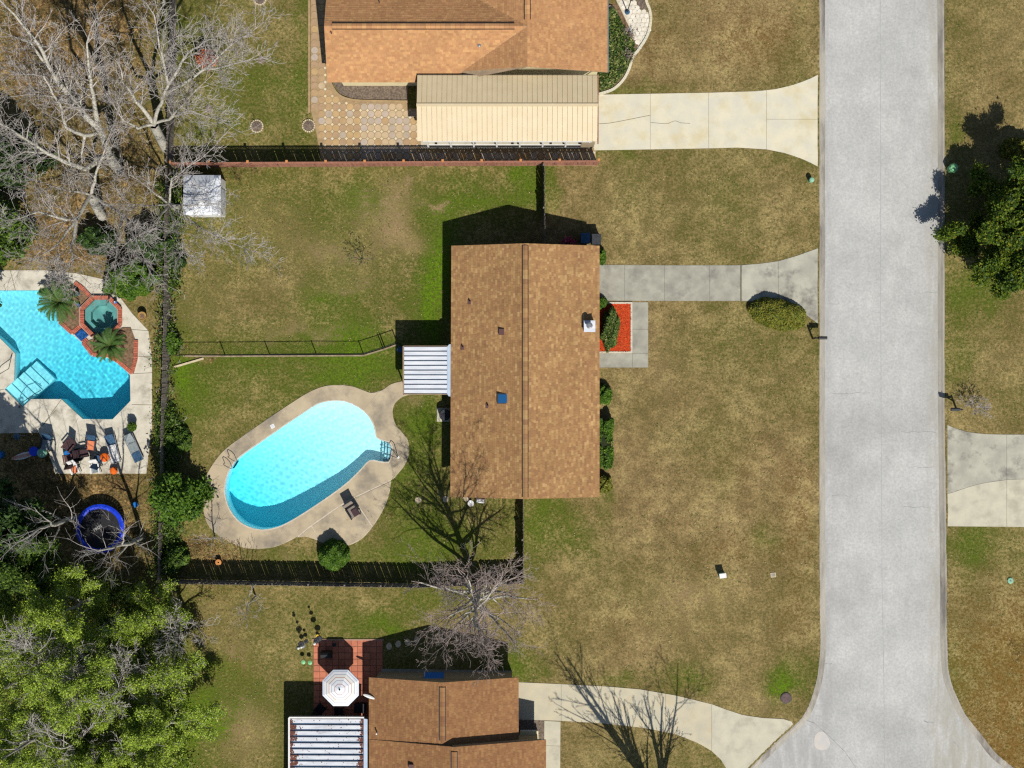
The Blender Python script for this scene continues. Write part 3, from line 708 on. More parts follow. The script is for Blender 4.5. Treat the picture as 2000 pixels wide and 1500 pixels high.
sp_ = MB(); A = [G(145,653,.1), G(158.6,667,.1), G(172,655,.2), G(160,642,.2)]
for i in range(6):
    for j in range(6):
        def bl(u, v): return (A[0] * (1 - u) + A[1] * u) * (1 - v) + (A[3] * (1 - u) + A[2] * u) * v
        u0, u1, v0, v1 = i / 6 + .015, (i + 1) / 6 - .015, j / 6 + .015, (j + 1) / 6 - .015
        s_ = rb.uniform(.6, 2.2)
        sp_.add([bl(u0, v0), bl(u1, v0), bl(u1, v1), bl(u0, v1)], [(0, 1, 2, 3)], (s_ * .8, s_, s_, 1))
sp_.add([q - Vector((0, 0, .008)) for q in A] + [q - Vector((0, 0, .4)) for q in A], [(0, 1, 2, 3), (0, 4, 5, 1), (1, 5, 6, 2), (2, 6, 7, 3), (3, 7, 4, 0)])
sp_.build('spillway', MT['spill_tile'], spa)
for nm, bed, lab in (('planting_bed', BED1, 'brick edged planting bed north west of the spa holding the larger sago palm'), ('planting_bed', BED2, 'brick edged planting bed south east of the spa holding the smaller sago palm')):
    b = thing(nm, lab, 'planting bed', G(*bed[0]), 'brick edged beds by the spa')
    MB().prism(poly(bed), -.5, .09).build('soil', MT['soil'], b)
    if bed is BED1: brick_path(b, [(160,634),(141,651),(116,628),(116,612)], 8, .1, rb); brick_path(b, [(146,552),(160,562),(176,579)], 8, .1, rb)
    else: brick_path(b, [(170,662),(162,669),(181,693),(199,693),(212,694),(231,706),(257.5,728.5),(265,700),(265.5,664)], 8, .1, rb)
# ---------------------------------------------------------------- roofs of individual shingle tabs
def roof_plane(base, tabs, pts, pal, rng_, expo=.147, tabw=.21, lift=.015, thick=.12, tone=None):
    """pts: eave a, eave b, then the rest of a convex outline, all 3-D"""
    pts = [Vector(p) for p in pts]; a, b = pts[0], pts[1]
    u = (b - a).normalized(); nrm = u.cross(pts[2] - a).normalized()
    if nrm.z < 0: nrm = -nrm; 
    v = nrm.cross(u)
    if (pts[2] - a).dot(v) < 0: v = -v
    q = [((p - a).dot(u), (p - a).dot(v)) for p in pts]
    n = len(pts); low = [p - nrm * thick for p in pts]
    base.add(pts + low, [tuple(range(n)), tuple(reversed(range(n, 2 * n)))] + [(i, i + n, (i + 1) % n + n, (i + 1) % n) for i in range(n)])
    vmax = max(y for _, y in q); nrow = int(vmax / expo) + 1
    def span(y):
        xs = []
        for i in range(n):
            (x0, y0), (x1, y1) = q[i - 1], q[i]
            if (y0 - y) * (y1 - y) <= 0 and abs(y1 - y0) > 1e-6: xs.append(x0 + (x1 - x0) * (y - y0) / (y1 - y0))
        return (min(xs), max(xs)) if len(xs) > 1 else None
    for r in range(nrow):
        y0 = r * expo; y1 = min(y0 + expo, vmax - .002); sp = span(min(y0 + expo * .5, vmax - .003))
        if not sp or y1 - y0 < .02: continue
        x = sp[0] - rng_.uniform(0, tabw)
        while x < sp[1]:
            w = tabw * rng_.choice((.7, .85, 1.0, 1.0, 1.2, 1.5)); x0 = max(x, sp[0]); x1 = min(x + w - .006, sp[1]); x += w
            if x1 - x0 < .02: continue
            h = lift * rng_.uniform(.6, 1.4)
            def P(xx, yy, hh): return a + u * xx + v * yy + nrm * hh
            k = rng_.choice(pal); j = rng_.uniform(.94, 1.06)
            if tone: j *= tone(P(x0, y0, 0))
            col = (k[0] * j, k[1] * j, k[2] * j, 1)
            tabs.add([P(x0, y0 - .012, h), P(x1, y0 - .012, h), P(x1, y1, .003), P(x0, y1, .003), P(x0, y0 - .012, -.002), P(x1, y0 - .012, -.002)],
                     [(0, 1, 2, 3), (4, 5, 1, 0)], col)
def ridge_cap(parent, a, b, pal, rng_, w=.30, h=.05, seg=.3, name='ridge_cap', drop=.06):
    a, b = Vector(a), Vector(b); L_ = (b - a).length; d = (b - a).normalized(); s = Vector((-d.y, d.x, 0)).normalized() * w / 2
    m = MB(); k = int(L_ / seg)
    for i in range(k):
        p = a + d * (L_ * i / k); q = a + d * (L_ * (i + 1) / k - .006); c_ = rng_.choice(pal); j = rng_.uniform(.9, 1.1); col = (c_[0] * j, c_[1] * j, c_[2] * j, 1)
        z = Vector((0, 0, h)); e = Vector((0, 0, h - drop)); lo = Vector((0, 0, -.06))
        m.add([p - s + e, q - s + e, q + z, p + z, p + s + e, q + s + e, p - s + lo, q - s + lo, p + s + lo, q + s + lo],
              [(0, 1, 2, 3), (3, 2, 5, 4), (6, 7, 1, 0), (4, 5, 9, 8)], col)
    ob = m.build(name, MT['shingle_a'], parent)
    g_ = MB()                                            # black bars painting in the overhang shadow along both vent lips
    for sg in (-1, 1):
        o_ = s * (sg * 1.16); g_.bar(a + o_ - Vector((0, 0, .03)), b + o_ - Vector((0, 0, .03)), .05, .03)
    g_.build('vent_shadow_bar', MT['black'], parent)
    return ob
def pal_(*rgb): return [c(*q) for q in rgb]
PAL_MAIN = pal_((174,134,90),(170,129,87),(165,124,85),(176,135,89),(168,127,86),(180,140,93),(172,131,88),(188,149,100),(194,156,106),(162,121,84),(177,136,90),(171,130,88),(184,145,97))
PAL_N = pal_((206,154,104),(198,146,100),(202,150,104),(212,162,110),(200,150,104),(194,142,98))
PAL_S = pal_((164,121,81),(157,114,77),(152,109,75),(169,127,85),(159,116,78))
PAL_RED = pal_((128,86,66),(118,78,60))
rr = random.Random(21)
def tone_noise(seed, f=.9, amp=.06):
    q = random.Random(seed); ws_ = [(q.uniform(-1, 1) * f * 3, q.uniform(-1, 1) * f * 3, q.uniform(0, 6)) for _ in range(7)]
    return lambda p: 1 + amp * sum(math.sin(p.x * a + p.y * b + o) for a, b, o in ws_) / 4
def walls(parent, pts, z1, mat, t=.2, name='wall', z0=-.1):
    p = ccw([tuple(q) for q in pts]); q = inset(p, t)
    return MB().prism(p, z0, z1, [q]).build(name, mat, parent)
def box_window(parent, x, y, z, w, h, axis, out):
    f = MB(); t = .05
    if axis == 'y': f.box(x - t, x + t, y - w / 2, y + w / 2, z - h / 2, z + h / 2)
    else: f.box(x - w / 2, x + w / 2, y - t, y + t, z - h / 2, z + h / 2)
    fr = f.build('window', MT['plain_white'], parent); g = MB(); t = .055
    if axis == 'y': g.box(x - t, x + t, y - w / 2 + .07, y + w / 2 - .07, z - h / 2 + .07, z + h / 2 - .07)
    else: g.box(x - w / 2 + .07, x + w / 2 - .07, y - t, y + t, z - h / 2 + .07, z + h / 2 - .07)
    g.build('pane', MT['glass_blue'], fr)

# ---------------------------------------------------------------- the house in the middle
ZE, ZR = 2.4, 3.9
hx0, hx1 = 882, 1170
nw, ne, sw, se = G(882,480,ZE), G(1170.5,480,ZE), G(880,969.5,ZE), G(1170.5,972,ZE)
rn, rsx = G(1026,474.5,ZR), G(1026,974.5,ZR)
yN = nw.y; yS = (sw.y + se.y) / 2
for q in (nw, ne): q.y = yN
for q in (sw, se): q.y = yS
rn.y = yN; rsx.y = yS
house = thing('house', 'long single storey house with mottled brown gable roof in the middle of the photo', 'house', (rn.x, (yN + yS) / 2, 0))
base, tabs = MB(), MB()
tn = tone_noise(3)
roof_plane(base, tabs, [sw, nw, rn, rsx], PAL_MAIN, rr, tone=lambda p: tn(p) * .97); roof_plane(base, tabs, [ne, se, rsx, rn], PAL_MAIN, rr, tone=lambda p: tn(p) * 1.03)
roof = base.build('roof', MT['fascia'], house)
tabs.build('shingles', MT['shingle_a'], roof, kind='stuff')
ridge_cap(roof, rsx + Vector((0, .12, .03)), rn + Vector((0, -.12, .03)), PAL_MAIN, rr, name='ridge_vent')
wx0, wx1 = nw.x + .55, ne.x - .5; wy0, wy1 = yS + .12, yN - .12
walls(house, [(wx0, wy0), (wx1, wy0), (wx1, wy1), (wx0, wy1)], ZE + .05, MT['brick_wall'])
g = MB()
for y in (wy0 + .1, wy1 - .1):
    g.add([(wx0, y - .1, ZE + .0), (wx1, y - .1, ZE + .0), (rn.x, y - .1, ZR - .17), (wx0, y + .1, ZE + .0), (wx1, y + .1, ZE + .0), (rn.x, y + .1, ZR - .17)],
          [(0, 1, 2), (5, 4, 3), (0, 3, 4, 1), (1, 4, 5, 2), (2, 5, 3, 0)])
g.build('gable_wall', MT['beige_wall'], house)
def on_main(px, py):
    z = 3.2
    for _ in range(4):
        p = G(px, py, z); t = 1 - abs(p.x - rn.x) / ((ne.x - nw.x) / 2); z = ZE + (ZR - ZE) * t
    return G(px, py, z)
p = on_main(1150.5, 638)
chim = MB().box(p.x - .33, p.x + .33, p.y - .33, p.y + .33, p.z - .6, p.z + .62); cho = chim.build('chimney', MT['plain_white'], house)
t = MB(); t.tube((p.x - .03, p.y + .03, p.z + .6), (p.x - .03, p.y + .03, p.z + 1.0), .13, n=14); t.lathe(p.x - .03, p.y + .03, [(.0, p.z + .98), (.2, p.z + .98), (.2, p.z + 1.04), (.12, p.z + 1.08)], 18)
t.build('flue_cap', MT['grey_metal'], cho)
t = MB(); t.box(p.x - .36, p.x + .36, p.y - .36, p.y + .36, p.z + .60, p.z + .64); t.build('chase_cover', MT['metal_white'], cho)
p = on_main(979.5, 648.5); MB().box(p.x - .17, p.x + .17, p.y - .19, p.y + .19, p.z - .1, p.z + .16).build('roof_vent', MT['brown_metal'], roof)
p = on_main(981.5, 778.5); sk = MB().obox(p.x, p.y, 0, .33, .32, p.z - .2, p.z + .1).build('skylight', MT['dark_grey'], roof)
MB().box(p.x - .27, p.x + .28, p.y - .27, p.y + .26, p.z, p.z + .112).build('pane', MT['glass_blue'], sk)
for a in ((918,590), (904,679), (953,793)):
    p = on_main(*a); t = MB().tube((p.x, p.y, p.z - .1), (p.x, p.y, p.z + .28), .045, n=10); t.obox(p.x, p.y, 0, .14, .14, p.z - .06, p.z + .03); t.build('vent_pipe', MT['brown_metal'], roof)
box_window(house, wx1, 4.5, 1.4, 1.5, 1.2, 'y', 1); box_window(house, wx1, -2.2, 1.4, 1.8, 1.2, 'y', 1); box_window(house, wx0, -4.0, 1.4, 1.4, 1.1, 'y', -1)
dm = MB().box(wx1 - .05, wx1 + .05, 2.2, 3.2, 0, 2.05).build('door', MT['beige_wall'], house)
MB().tube((wx1 + .05, 3.05, 1.0), (wx1 + .12, 3.05, 1.0), .03).build('handle', MT['grey_metal'], dm)

# white patio awning of the middle house
A0, A1 = G(787.5, 676.5, 2.3), G(873, 769, 2.38)
aw = thing('patio_awning', 'white ribbed aluminium patio awning attached to the middle house', 'awning', (A0.x, A1.y, 0))
fr = MB(); fr.box(A0.x - .03, A0.x + .05, A1.y - .05, A0.y + .02, 2.12, 2.34); fr.box(A0.x, A1.x, A1.y - .06, A1.y - .01, 2.16, 2.34); fr.box(A0.x, A1.x, A0.y + .005, A0.y + .04, 2.16, 2.32)
fr.build('fascia', MT['fascia'], aw)
npan = 10; ph = (A0.y - A1.y) / npan
trays = MB(); trays.add([(A0.x, A1.y, 2.24), (A1.x, A1.y, 2.31), (A1.x, A0.y, 2.31), (A0.x, A0.y, 2.24)], [(0, 1, 2, 3)])
trays.build('pan_channel', MT['navy'], aw)
for i in range(npan):
    y0 = A1.y + ph * i + .035; y1 = y0 + ph - .055
    t = MB(); t.add([(A0.x + .06, y0, 2.25), (A1.x, y0, 2.32), (A1.x, y1, 2.32), (A0.x + .06, y1, 2.25), (A0.x + .06, y0 + .02, 2.31), (A1.x, y0 + .02, 2.38), (A1.x, y1 - .02, 2.38), (A0.x + .06, y1 - .02, 2.31)],
                    [(4, 5, 6, 7), (0, 1, 5, 4), (1, 2, 6, 5), (2, 3, 7, 6), (3, 0, 4, 7)])
    t.build('roof_pan', MT['metal_white'], aw)
gu = MB(); gx0, gx1 = A1.x + .01, G(882, 700, 2.4).x + .12
gu.prism([(gx0, A1.y - .02), (gx0 + .1, A1.y - .16), (gx1, A1.y - .2), (gx1, A0.y + .17), (gx0 + .12, A0.y + .12), (gx0, A0.y - .02)], 2.30, 2.36)
gu.build('gutter', MT['gutter'], aw)
for y in (A1.y + .1, A0.y - .1):
    MB().box(A0.x + .02, A0.x + .1, y - .04, y + .04, 0, 2.2).build('post', MT['plain_white'], aw)

# ---------------------------------------------------------------- the north neighbour: hipped pair of gables and a metal carport
ZR2 = 3.9
n_house = thing('house', 'light brown shingled house with crossing gable roofs at the top edge', 'house', (0.0, 22.5, 0))
X = lambda px, z: G(px, 0, z).x
Yy = lambda py, z: G(0, py, z).y
rx = X(1030, ZR2); ex = X(1186, ZE); wxe = 2 * rx - ex
ry = Yy(51, ZR2); sy = Yy(160.5, ZE); ny_ = 2 * ry - sy; wxr = X(633, ZR2)
gsy = Yy(141, ZE); north = 33.0
base, tabs = MB(), MB(); tn2 = tone_noise(8, .7, .06)
# valley of south plane: from eave meeting point to the ridge crossing
ty = (rx - wxe); vx = wxe; 
roof_plane(base, tabs, [(wxr, sy, ZE), (wxe, sy, ZE), (rx, ry, ZR2), (wxr, ry, ZR2)], PAL_N, rr, tone=tn2)
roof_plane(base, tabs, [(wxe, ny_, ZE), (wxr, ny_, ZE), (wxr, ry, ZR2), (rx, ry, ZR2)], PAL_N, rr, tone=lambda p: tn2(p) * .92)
roof_plane(base, tabs, [(ex, gsy, ZE), (ex, north, ZE), (rx, north, ZR2), (rx, gsy, ZR2)], PAL_N, rr, tone=tn2)
# west slope of the cross gable: south triangle and north part, either side of the valleys
zg = ZE + (ZR2 - ZE) * 0
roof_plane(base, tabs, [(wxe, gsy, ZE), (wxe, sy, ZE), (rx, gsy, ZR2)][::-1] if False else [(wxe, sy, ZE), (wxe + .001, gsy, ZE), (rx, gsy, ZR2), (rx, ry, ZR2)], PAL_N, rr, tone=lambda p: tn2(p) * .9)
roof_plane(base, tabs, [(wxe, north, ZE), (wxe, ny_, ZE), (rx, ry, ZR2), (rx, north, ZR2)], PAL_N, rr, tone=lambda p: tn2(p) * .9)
nr = base.build('roof', MT['fascia'], n_house); tabs.build('shingles', MT['shingle_a'], nr, kind='stuff')
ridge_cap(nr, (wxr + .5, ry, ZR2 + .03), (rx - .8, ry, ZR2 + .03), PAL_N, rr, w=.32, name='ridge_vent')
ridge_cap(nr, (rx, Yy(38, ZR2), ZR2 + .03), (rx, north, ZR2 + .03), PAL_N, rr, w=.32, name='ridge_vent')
for a in ((648,66),(740,2)):
    p = G(*a, 3.6); MB().tube((p.x, p.y, 3.3), (p.x, p.y, 3.95), .04, n=8).build('vent_pipe', MT['dark_grey'], nr)
p = G(936, 89, 3.3); MB().lathe(p.x, p.y, [(.12, 3.1), (.12, 3.42), (.05, 3.46)], 12).build('vent_cap', MT['grey_metal'], nr)
wl = [(wxr + .75, sy + .28), (wxe + .3, sy + .28), (wxe + .3, gsy + .25), (ex - .55, gsy + .25), (ex - .55, north - .5), (wxe + .3, north - .5), (wxe + .3, ny_ - .3), (wxr + .75, ny_ - .3)]
walls(n_house, wl, ZE - .02, MT['cream'])
g = MB(); 
g.add([(wxe + .3, gsy + .25, ZE - .1), (ex - .55, gsy + .25, ZE - .1), (rx, gsy + .25, ZR2 - .2), (wxe + .3, gsy + .45, ZE - .1), (ex - .55, gsy + .45, ZE - .1), (rx, gsy + .45, ZR2 - .2)],
      [(0, 1, 2), (5, 4, 3), (0, 3, 4, 1), (1, 4, 5, 2), (2, 5, 3, 0)])
g.add([(wxr + .75, sy + .3, ZE - .1), (wxr + .75, ny_ - .3, ZE - .1), (wxr + .75, ry, ZR2 - .2), (wxr + .9, sy + .3, ZE - .1), (wxr + .9, ny_ - .3, ZE - .1), (wxr + .9, ry, ZR2 - .2)],
      [(0, 1, 2), (5, 4, 3), (0, 3, 4, 1), (1, 4, 5, 2), (2, 5, 3, 0)])
g.build('gable_wall', MT['cream'], n_house)
gx_ = ex - .06; MB().box(ex - .02, ex + .09, gsy, north, ZE - .1, ZE).build('gutter', MT['grey_metal'], n_house)

ZC0, ZC1 = 2.85, 3.4
cx0, cx1 = X(815.5, 2.7), X(1166.5, 2.7); cyr = Yy(205, ZC1); cyn = Yy(147, ZC0); cys = Yy(275.5, ZC0)
cp_ = thing('carport', 'cream ribbed metal carport roof on posts beside the top driveway', 'carport', ((cx0 + cx1) / 2, cyr, 0))
npn = 36; pw = (cx1 - cx0) / npn
proto = {}
for side, (ye, nm) in {'s': (cys, 's'), 'n': (cyn, 'n')}.items():
    for i in range(npn):
        x0 = cx0 + pw * i; x1 = x0 + pw; y0, y1, z0, z1 = ye, cyr, ZC0, ZC1
        sgn = 1 if side == 's' else -1
        if side not in proto:
            t = MB(); w_ = pw + .004; dy = y1 - y0; dz = z1 - z0
            for (a, b, h) in ((0, w_, 0.0), (.0, .03, .02), (w_ - .03, w_, .0)):
                t.add([(a, 0, h), (b, 0, h), (b, dy, dz + h), (a, dy, dz + h), (a, 0, -.03), (b, 0, -.03)], [(0, 1, 2, 3) if sgn > 0 else (3, 2, 1, 0), (0, 4, 5, 1)])
            t.add([(.03, 0, .02), (.03, 0, 0), (.03, dy, dz), (.03, dy, dz + .02)], [(0, 1, 2, 3)])
            ob = t.build('roof_panel', MT['carport'], cp_, local=True); proto[side] = ob.data
        else:
            ob = bpy.data.objects.new('roof_panel', proto[side]); COL.objects.link(ob); ob.parent = cp_
        ob.location = Vector((x0, y0, z0)) - cp_.location
MB().box(cx0 - .02, cx1 + .02, cyr - .09, cyr + .09, ZC1 - .01, ZC1 + .045).build('ridge_cap', MT['carport'], cp_)
f = MB(); f.box(cx0 + .35, cx1 - .35, cys - .02, cys + .0, ZC0 - .34, ZC0 - .035); f.build('fascia', MT['plain_white'], cp_)
f = MB(); f.box(cx0, cx1, cyn - .1, cyn + .04, ZC0 - .16, ZC0 - .035); f.build('beam', MT['fascia'], cp_)
for i in range(8):
    px = cx0 + .55 + (cx1 - cx0 - 1.0) * i / 7
    MB().box(px - .05, px + .05, cys + .03, cys + .13, 0, ZC0 - .04).build('post', MT['plain_white'], cp_)
    if i % 3 == 0: MB().box(px - .05, px + .05, cyn - .06, cyn + .04, 0, ZC0 - .17).build('post', MT['plain_white'], cp_)
rail = MB(); rail.box(cx0 + .5, cx1 - .9, cys + .05, cys + .1, 1.0, 1.08); rail.box(cx0 + .5, cx1 - .9, cys + .055, cys + .095, .1, .18); rail.build('rail', MT['plain_white'], cp_)
wl_ = MB(); wl_.box(cx1 - .95, cx1 - .1, cys + .02, cys + .12, 0, 2.0); wl_.build('wall', MT['beige_wall'], cp_)
ed = MB(); ed.box(cx1 + .01, cx1 + .08, cys - .15, cyn + .05, ZC0 - .2, ZC0 - .02); ed.build('edge_trim', MT['wood_red'], cp_)
flr = MB().prism(poly([(822,150),(1163,150),(1163,290),(822,290)]), -.05, .028); flr.build('carport_floor', MT['concrete'], kind='structure')

# octagon paver patio west and south of the carport
REG = [(607,-120),(633,-120),(640,140),(647,168),(662,188),(690,199),(797,201),(797,212),(822,212),(822,291),(1164,291),(1164,324),(630,324),(618,260),(607,215)]
pat = MB().prism(poly(REG), -.06, .012).build('paved_patio', MT['paver_sand'], kind='structure')
pit = .46
oc = MB().prism(octo(0, 0, pit * .515), 0, .03, col=(1, 1, 1, 1)); dt = MB().prism(octo(0, 0, .092, 4, 0), 0, .034, col=(1, 1, 1, 1))
pv = []
for rgb in ((206,172,122),(198,164,120),(190,158,122),(212,186,148),(196,178,156),(202,184,166)):
    m_ = MB().prism(octo(0, 0, pit * .50), 0, .022, col=c(*rgb)); ob = m_.build('paver', MT['paver'], pat); pv.append(ob.data); bpy.data.objects.remove(ob)
it = []
for rgb in ((238,220,178),(228,208,170),(236,224,196)):
    m_ = MB().prism(octo(0, 0, .105, 4, 0), 0, .026, col=c(*rgb)); ob = m_.build('paver_inset', MT['paver'], pat); it.append(ob.data); bpy.data.objects.remove(ob)
rp = random.Random(17); regw = poly(REG)
def inpoly(x, y, p):
    r = False
    for i in range(len(p)):
        x0, y0 = p[i - 1]; x1, y1 = p[i]
        if (y0 > y) != (y1 > y) and x < (x1 - x0) * (y - y0) / (y1 - y0) + x0: r = not r
    return r
x_a, y_a = P2(607, 325); cnt = [0, 0]
for i in range(46):
    for j in range(24):
        x = x_a + .25 + i * pit; y = y_a + .2 + j * pit; px, py = x * S + 1000, 750 - y * S
        warm = 0 if px < 690 else 3
        if inpoly(x, y, regw) and inpoly(x - .2, y - .2, regw) and inpoly(x + .2, y + .2, regw) and cnt[0] < 298:
            ob = bpy.data.objects.new('paver', pv[rp.randrange(3) + (0 if rp.random() < .75 - .6 * (px > 700) else 3)]); COL.objects.link(ob); ob.parent = pat; ob.location = (x, y, .012); cnt[0] += 1
        xx, yy = x + pit / 2, y + pit / 2
        if inpoly(xx, yy, regw) and inpoly(xx - .1, yy - .1, regw) and inpoly(xx + .1, yy + .1, regw) and cnt[1] < 298 and (px > 620):
            ob = bpy.data.objects.new('paver_inset', rp.choice(it)); COL.objects.link(ob); ob.parent = pat; ob.location = (xx, yy, .012); cnt[1] += 1
bd = MB(); 
cl = catmull([(637,90),(640,140),(647,165),(662,186),(690,196),(740,198),(797,199)], 6)
for a, b in zip(cl[:-1], cl[1:]): bd.bar(G(*a, .05), G(*b, .05), .16, .14)
bd.build('bed_edging', MT['paver_sand'], pat)
bs_ = MB(); bl = [G(604, y, .03) for y in range(-100, 240, 20)]
for a, b in zip(bl[:-1], bl[1:]): bs_.bar(a, b, .14, .1)
bs_.build('patio_border', MT['paver_sand'], pat)
bed = MB().prism(poly([(642,130),(650,162),(664,183),(690,194),(797,197),(797,150),(640,150)]), -.05, .03); bed.build('mulch_bed', MT['mulch'], kind='structure')

# ---------------------------------------------------------------- the south neighbour
s_house = thing('house', 'dark brown shingled house with stepped gable roofs at the bottom edge', 'house', (-4.0, -23.5, 0))
sx0 = X(721, ZE); sx1 = X(1012.5, ZE); srx = (sx0 + sx1) / 2; sny = Yy(1323, ZE)
base, tabs = MB(), MB(); tn3 = tone_noise(14, .7, .07)
stepy = Yy(1447, 2.8); far = -34.0
roof_plane(base, tabs, [(sx0, far, ZE), (sx0, sny, ZE), (srx, sny, ZR), (srx, far, ZR)], PAL_S, rr, tone=tn3)
roof_plane(base, tabs, [(sx1, sny, ZE), (sx1, stepy - .5, ZE), (srx, stepy - .5, ZR), (srx, sny, ZR)], PAL_S, rr, tone=tn3)
# higher, wider southern section
dx = .75; ZR3 = ZR + .38; s2x1 = X(1066, ZE); s2r = srx + dx
roof_plane(base, tabs, [(s2x1, stepy, ZE + .12), (s2x1, far, ZE + .12), (s2r, far, ZR3), (s2r, stepy, ZR3)], PAL_S, rr, tone=tn3)
roof_plane(base, tabs, [(sx0 + .02, far, ZE + .03), (sx0 + .02, stepy, ZE + .03), (s2r, stepy, ZR3), (s2r, far, ZR3)], PAL_S, rr, tone=tn3)
sr_ = base.build('roof', MT['fascia'], s_house); tabs.build('shingles', MT['shingle_a'], sr_, kind='stuff')
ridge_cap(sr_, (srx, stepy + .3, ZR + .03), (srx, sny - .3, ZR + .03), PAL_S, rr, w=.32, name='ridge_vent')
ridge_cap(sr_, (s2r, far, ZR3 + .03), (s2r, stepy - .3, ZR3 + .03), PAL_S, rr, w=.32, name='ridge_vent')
walls(s_house, [(sx0 + .4, far), (s2x1 - .5, far), (s2x1 - .5, stepy - .2), (sx1 - .4, stepy - .2), (sx1 - .4, sny - .12), (sx0 + .4, sny - .12)], ZE - .02, MT['beige_wall'])
g = MB(); g.add([(sx0 + .4, sny - .12, ZE - .1), (sx1 - .4, sny - .12, ZE - .1), (srx, sny - .12, ZR - .2), (sx0 + .4, sny - .32, ZE - .1), (sx1 - .4, sny - .32, ZE - .1), (srx, sny - .32, ZR - .2)],
      [(0, 1, 2), (5, 4, 3), (0, 3, 4, 1), (1, 4, 5, 2), (2, 5, 3, 0)])
g.add([(s2r, stepy - .02, ZR3 - .14), (s2x1 - .3, stepy - .02, ZE - .1), (srx - .2, stepy - .02, ZE - .1), (s2r, stepy - .2, ZR3 - .14), (s2x1 - .3, stepy - .2, ZE - .1), (srx - .2, stepy - .2, ZE - .1)],
      [(0, 1, 2), (5, 4, 3), (0, 3, 4, 1), (2, 5, 3, 0)])
g.build('gable_wall', MT['beige_wall'], s_house)
p = G(736, 1432, 2.7); MB().tube((p.x, p.y, 2.3), (p.x, p.y, 2.95), .05, n=8).build('vent_pipe', MT['plain_white'], sr_)
p = G(803, 1497, 3.4); MB().box(p.x - .15, p.x + .15, p.y - .15, p.y + .15, 3.0, 3.55).build('roof_vent', MT['brown_metal'], sr_)
# lean-to shade strip north of the house: concrete slab with a blue awning over the door
MB().prism(poly([(745,1306),(1000,1310),(1000,1345),(745,1345)]), -.05, .05).build('step_slab', MT['concrete_grey'], kind='structure')
p0, p1 = G(828, 1314, 2.0), G(866, 1330, 2.2)
ba = thing('window_awning', 'small blue awning over a door on the south house', 'awning', (p0.x, p0.y, 0))
t = MB(); t.add([(p0.x, p0.y, 1.95), (p1.x, p0.y, 1.95), (p1.x, p1.y, 2.25), (p0.x, p1.y, 2.25), (p0.x, p0.y, 1.8), (p1.x, p0.y, 1.8), (p1.x, p1.y, 1.8), (p0.x, p1.y, 1.8)], [(0, 1, 2, 3), (0, 4, 5, 1), (1, 5, 6, 2), (0, 3, 7, 4)])
t.build('canopy', MT['blue_plastic'], ba)
fr = MB(); 
for x in (p0.x, p1.x): fr.bar((x, p0.y, 1.93), (x, p1.y, 1.9), .03, .03)
fr.bar((p0.x, p0.y, 1.82), (p1.x, p0.y, 1.82), .04, .04); fr.build('frame', MT['grey_metal'], ba)
# ribbed white awning with leaf debris
A0, A1 = G(565, 1402, 2.3), G(717, 1402, 2.4)
aw2 = thing('patio_awning', 'white ribbed awning littered with brown leaves on the south house', 'awning', (A0.x, A0.y, 0))
ph = .385; ybot = far
f = MB(); f.box(A0.x - .06, A0.x + .04, ybot, A0.y + .02, 2.1, 2.36); f.box(A0.x, A1.x - .2, A0.y - .02, A0.y + .07, 2.1, 2.37); f.build('fascia', MT['plain_white'], aw2)
t = MB(); t.add([(A0.x, ybot, 2.22), (A1.x, ybot, 2.28), (A1.x, A0.y, 2.28), (A0.x, A0.y, 2.22)], [(0, 1, 2, 3)]); t.build('pan_channel', MT['navy'], aw2)
t = MB().prism([(A1.x - .22, ybot), (A1.x + .02, ybot), (A1.x + .02, A0.y - .08), (A1.x - .22, A0.y - .03)], 2.3, 2.38); t.build('gutter', MT['gutter'], aw2)
dbm = MB(); rd = random.Random(4)
for i in range(24):
    y1 = A0.y - .06 - ph * i; y0 = y1 - ph + .10
    if y1 < ybot: break
    t = MB(); xa, xb = A0.x + .06, A1.x - .26
    t.add([(xa, y0, 2.23), (xb, y0, 2.3), (xb, y1, 2.3), (xa, y1, 2.23), (xa, y0 + .02, 2.3), (xb, y0 + .02, 2.37), (xb, y1 - .02, 2.37), (xa, y1 - .02, 2.3)],
          [(4, 5, 6, 7), (0, 1, 5, 4), (1, 2, 6, 5), (2, 3, 7, 6), (3, 0, 4, 7)]); t.build('roof_pan', MT['metal_rust'], aw2)
    for side in (0, 1):
        wd_ = rd.uniform(.12, .42) if i else .12
        for k in range(int(150 * wd_)):
            u = abs(rd.gauss(0, wd_ * .6)); x = xa + .02 + u if side == 0 else xb - .02 - u
            if x > xb or x < xa: continue
            y = rd.uniform(y0 + .01, y1 - .0); z = 2.305 + (x - xa) / (xb - xa) * .07; s_ = rd.uniform(.03, .07); an = rd.uniform(0, 3)
            dbm.add([(x + s_ * math.cos(an + q * 1.57), y + s_ * math.sin(an + q * 1.57), z + rd.uniform(0, .012)) for q in range(4)], [(0, 1, 2, 3)])
    for k in range(10):
        x = rd.uniform(xa, xb); y = rd.uniform(y0, y1); s_ = rd.uniform(.015, .04); z = 2.31 + (x - xa) / (xb - xa) * .07
        dbm.add([(x + s_, y, z), (x, y + s_, z), (x - s_, y, z), (x, y - s_, z)], [(0, 1, 2, 3)])
dbm.build('leaf_debris', MT['debris'], aw2, kind='stuff')
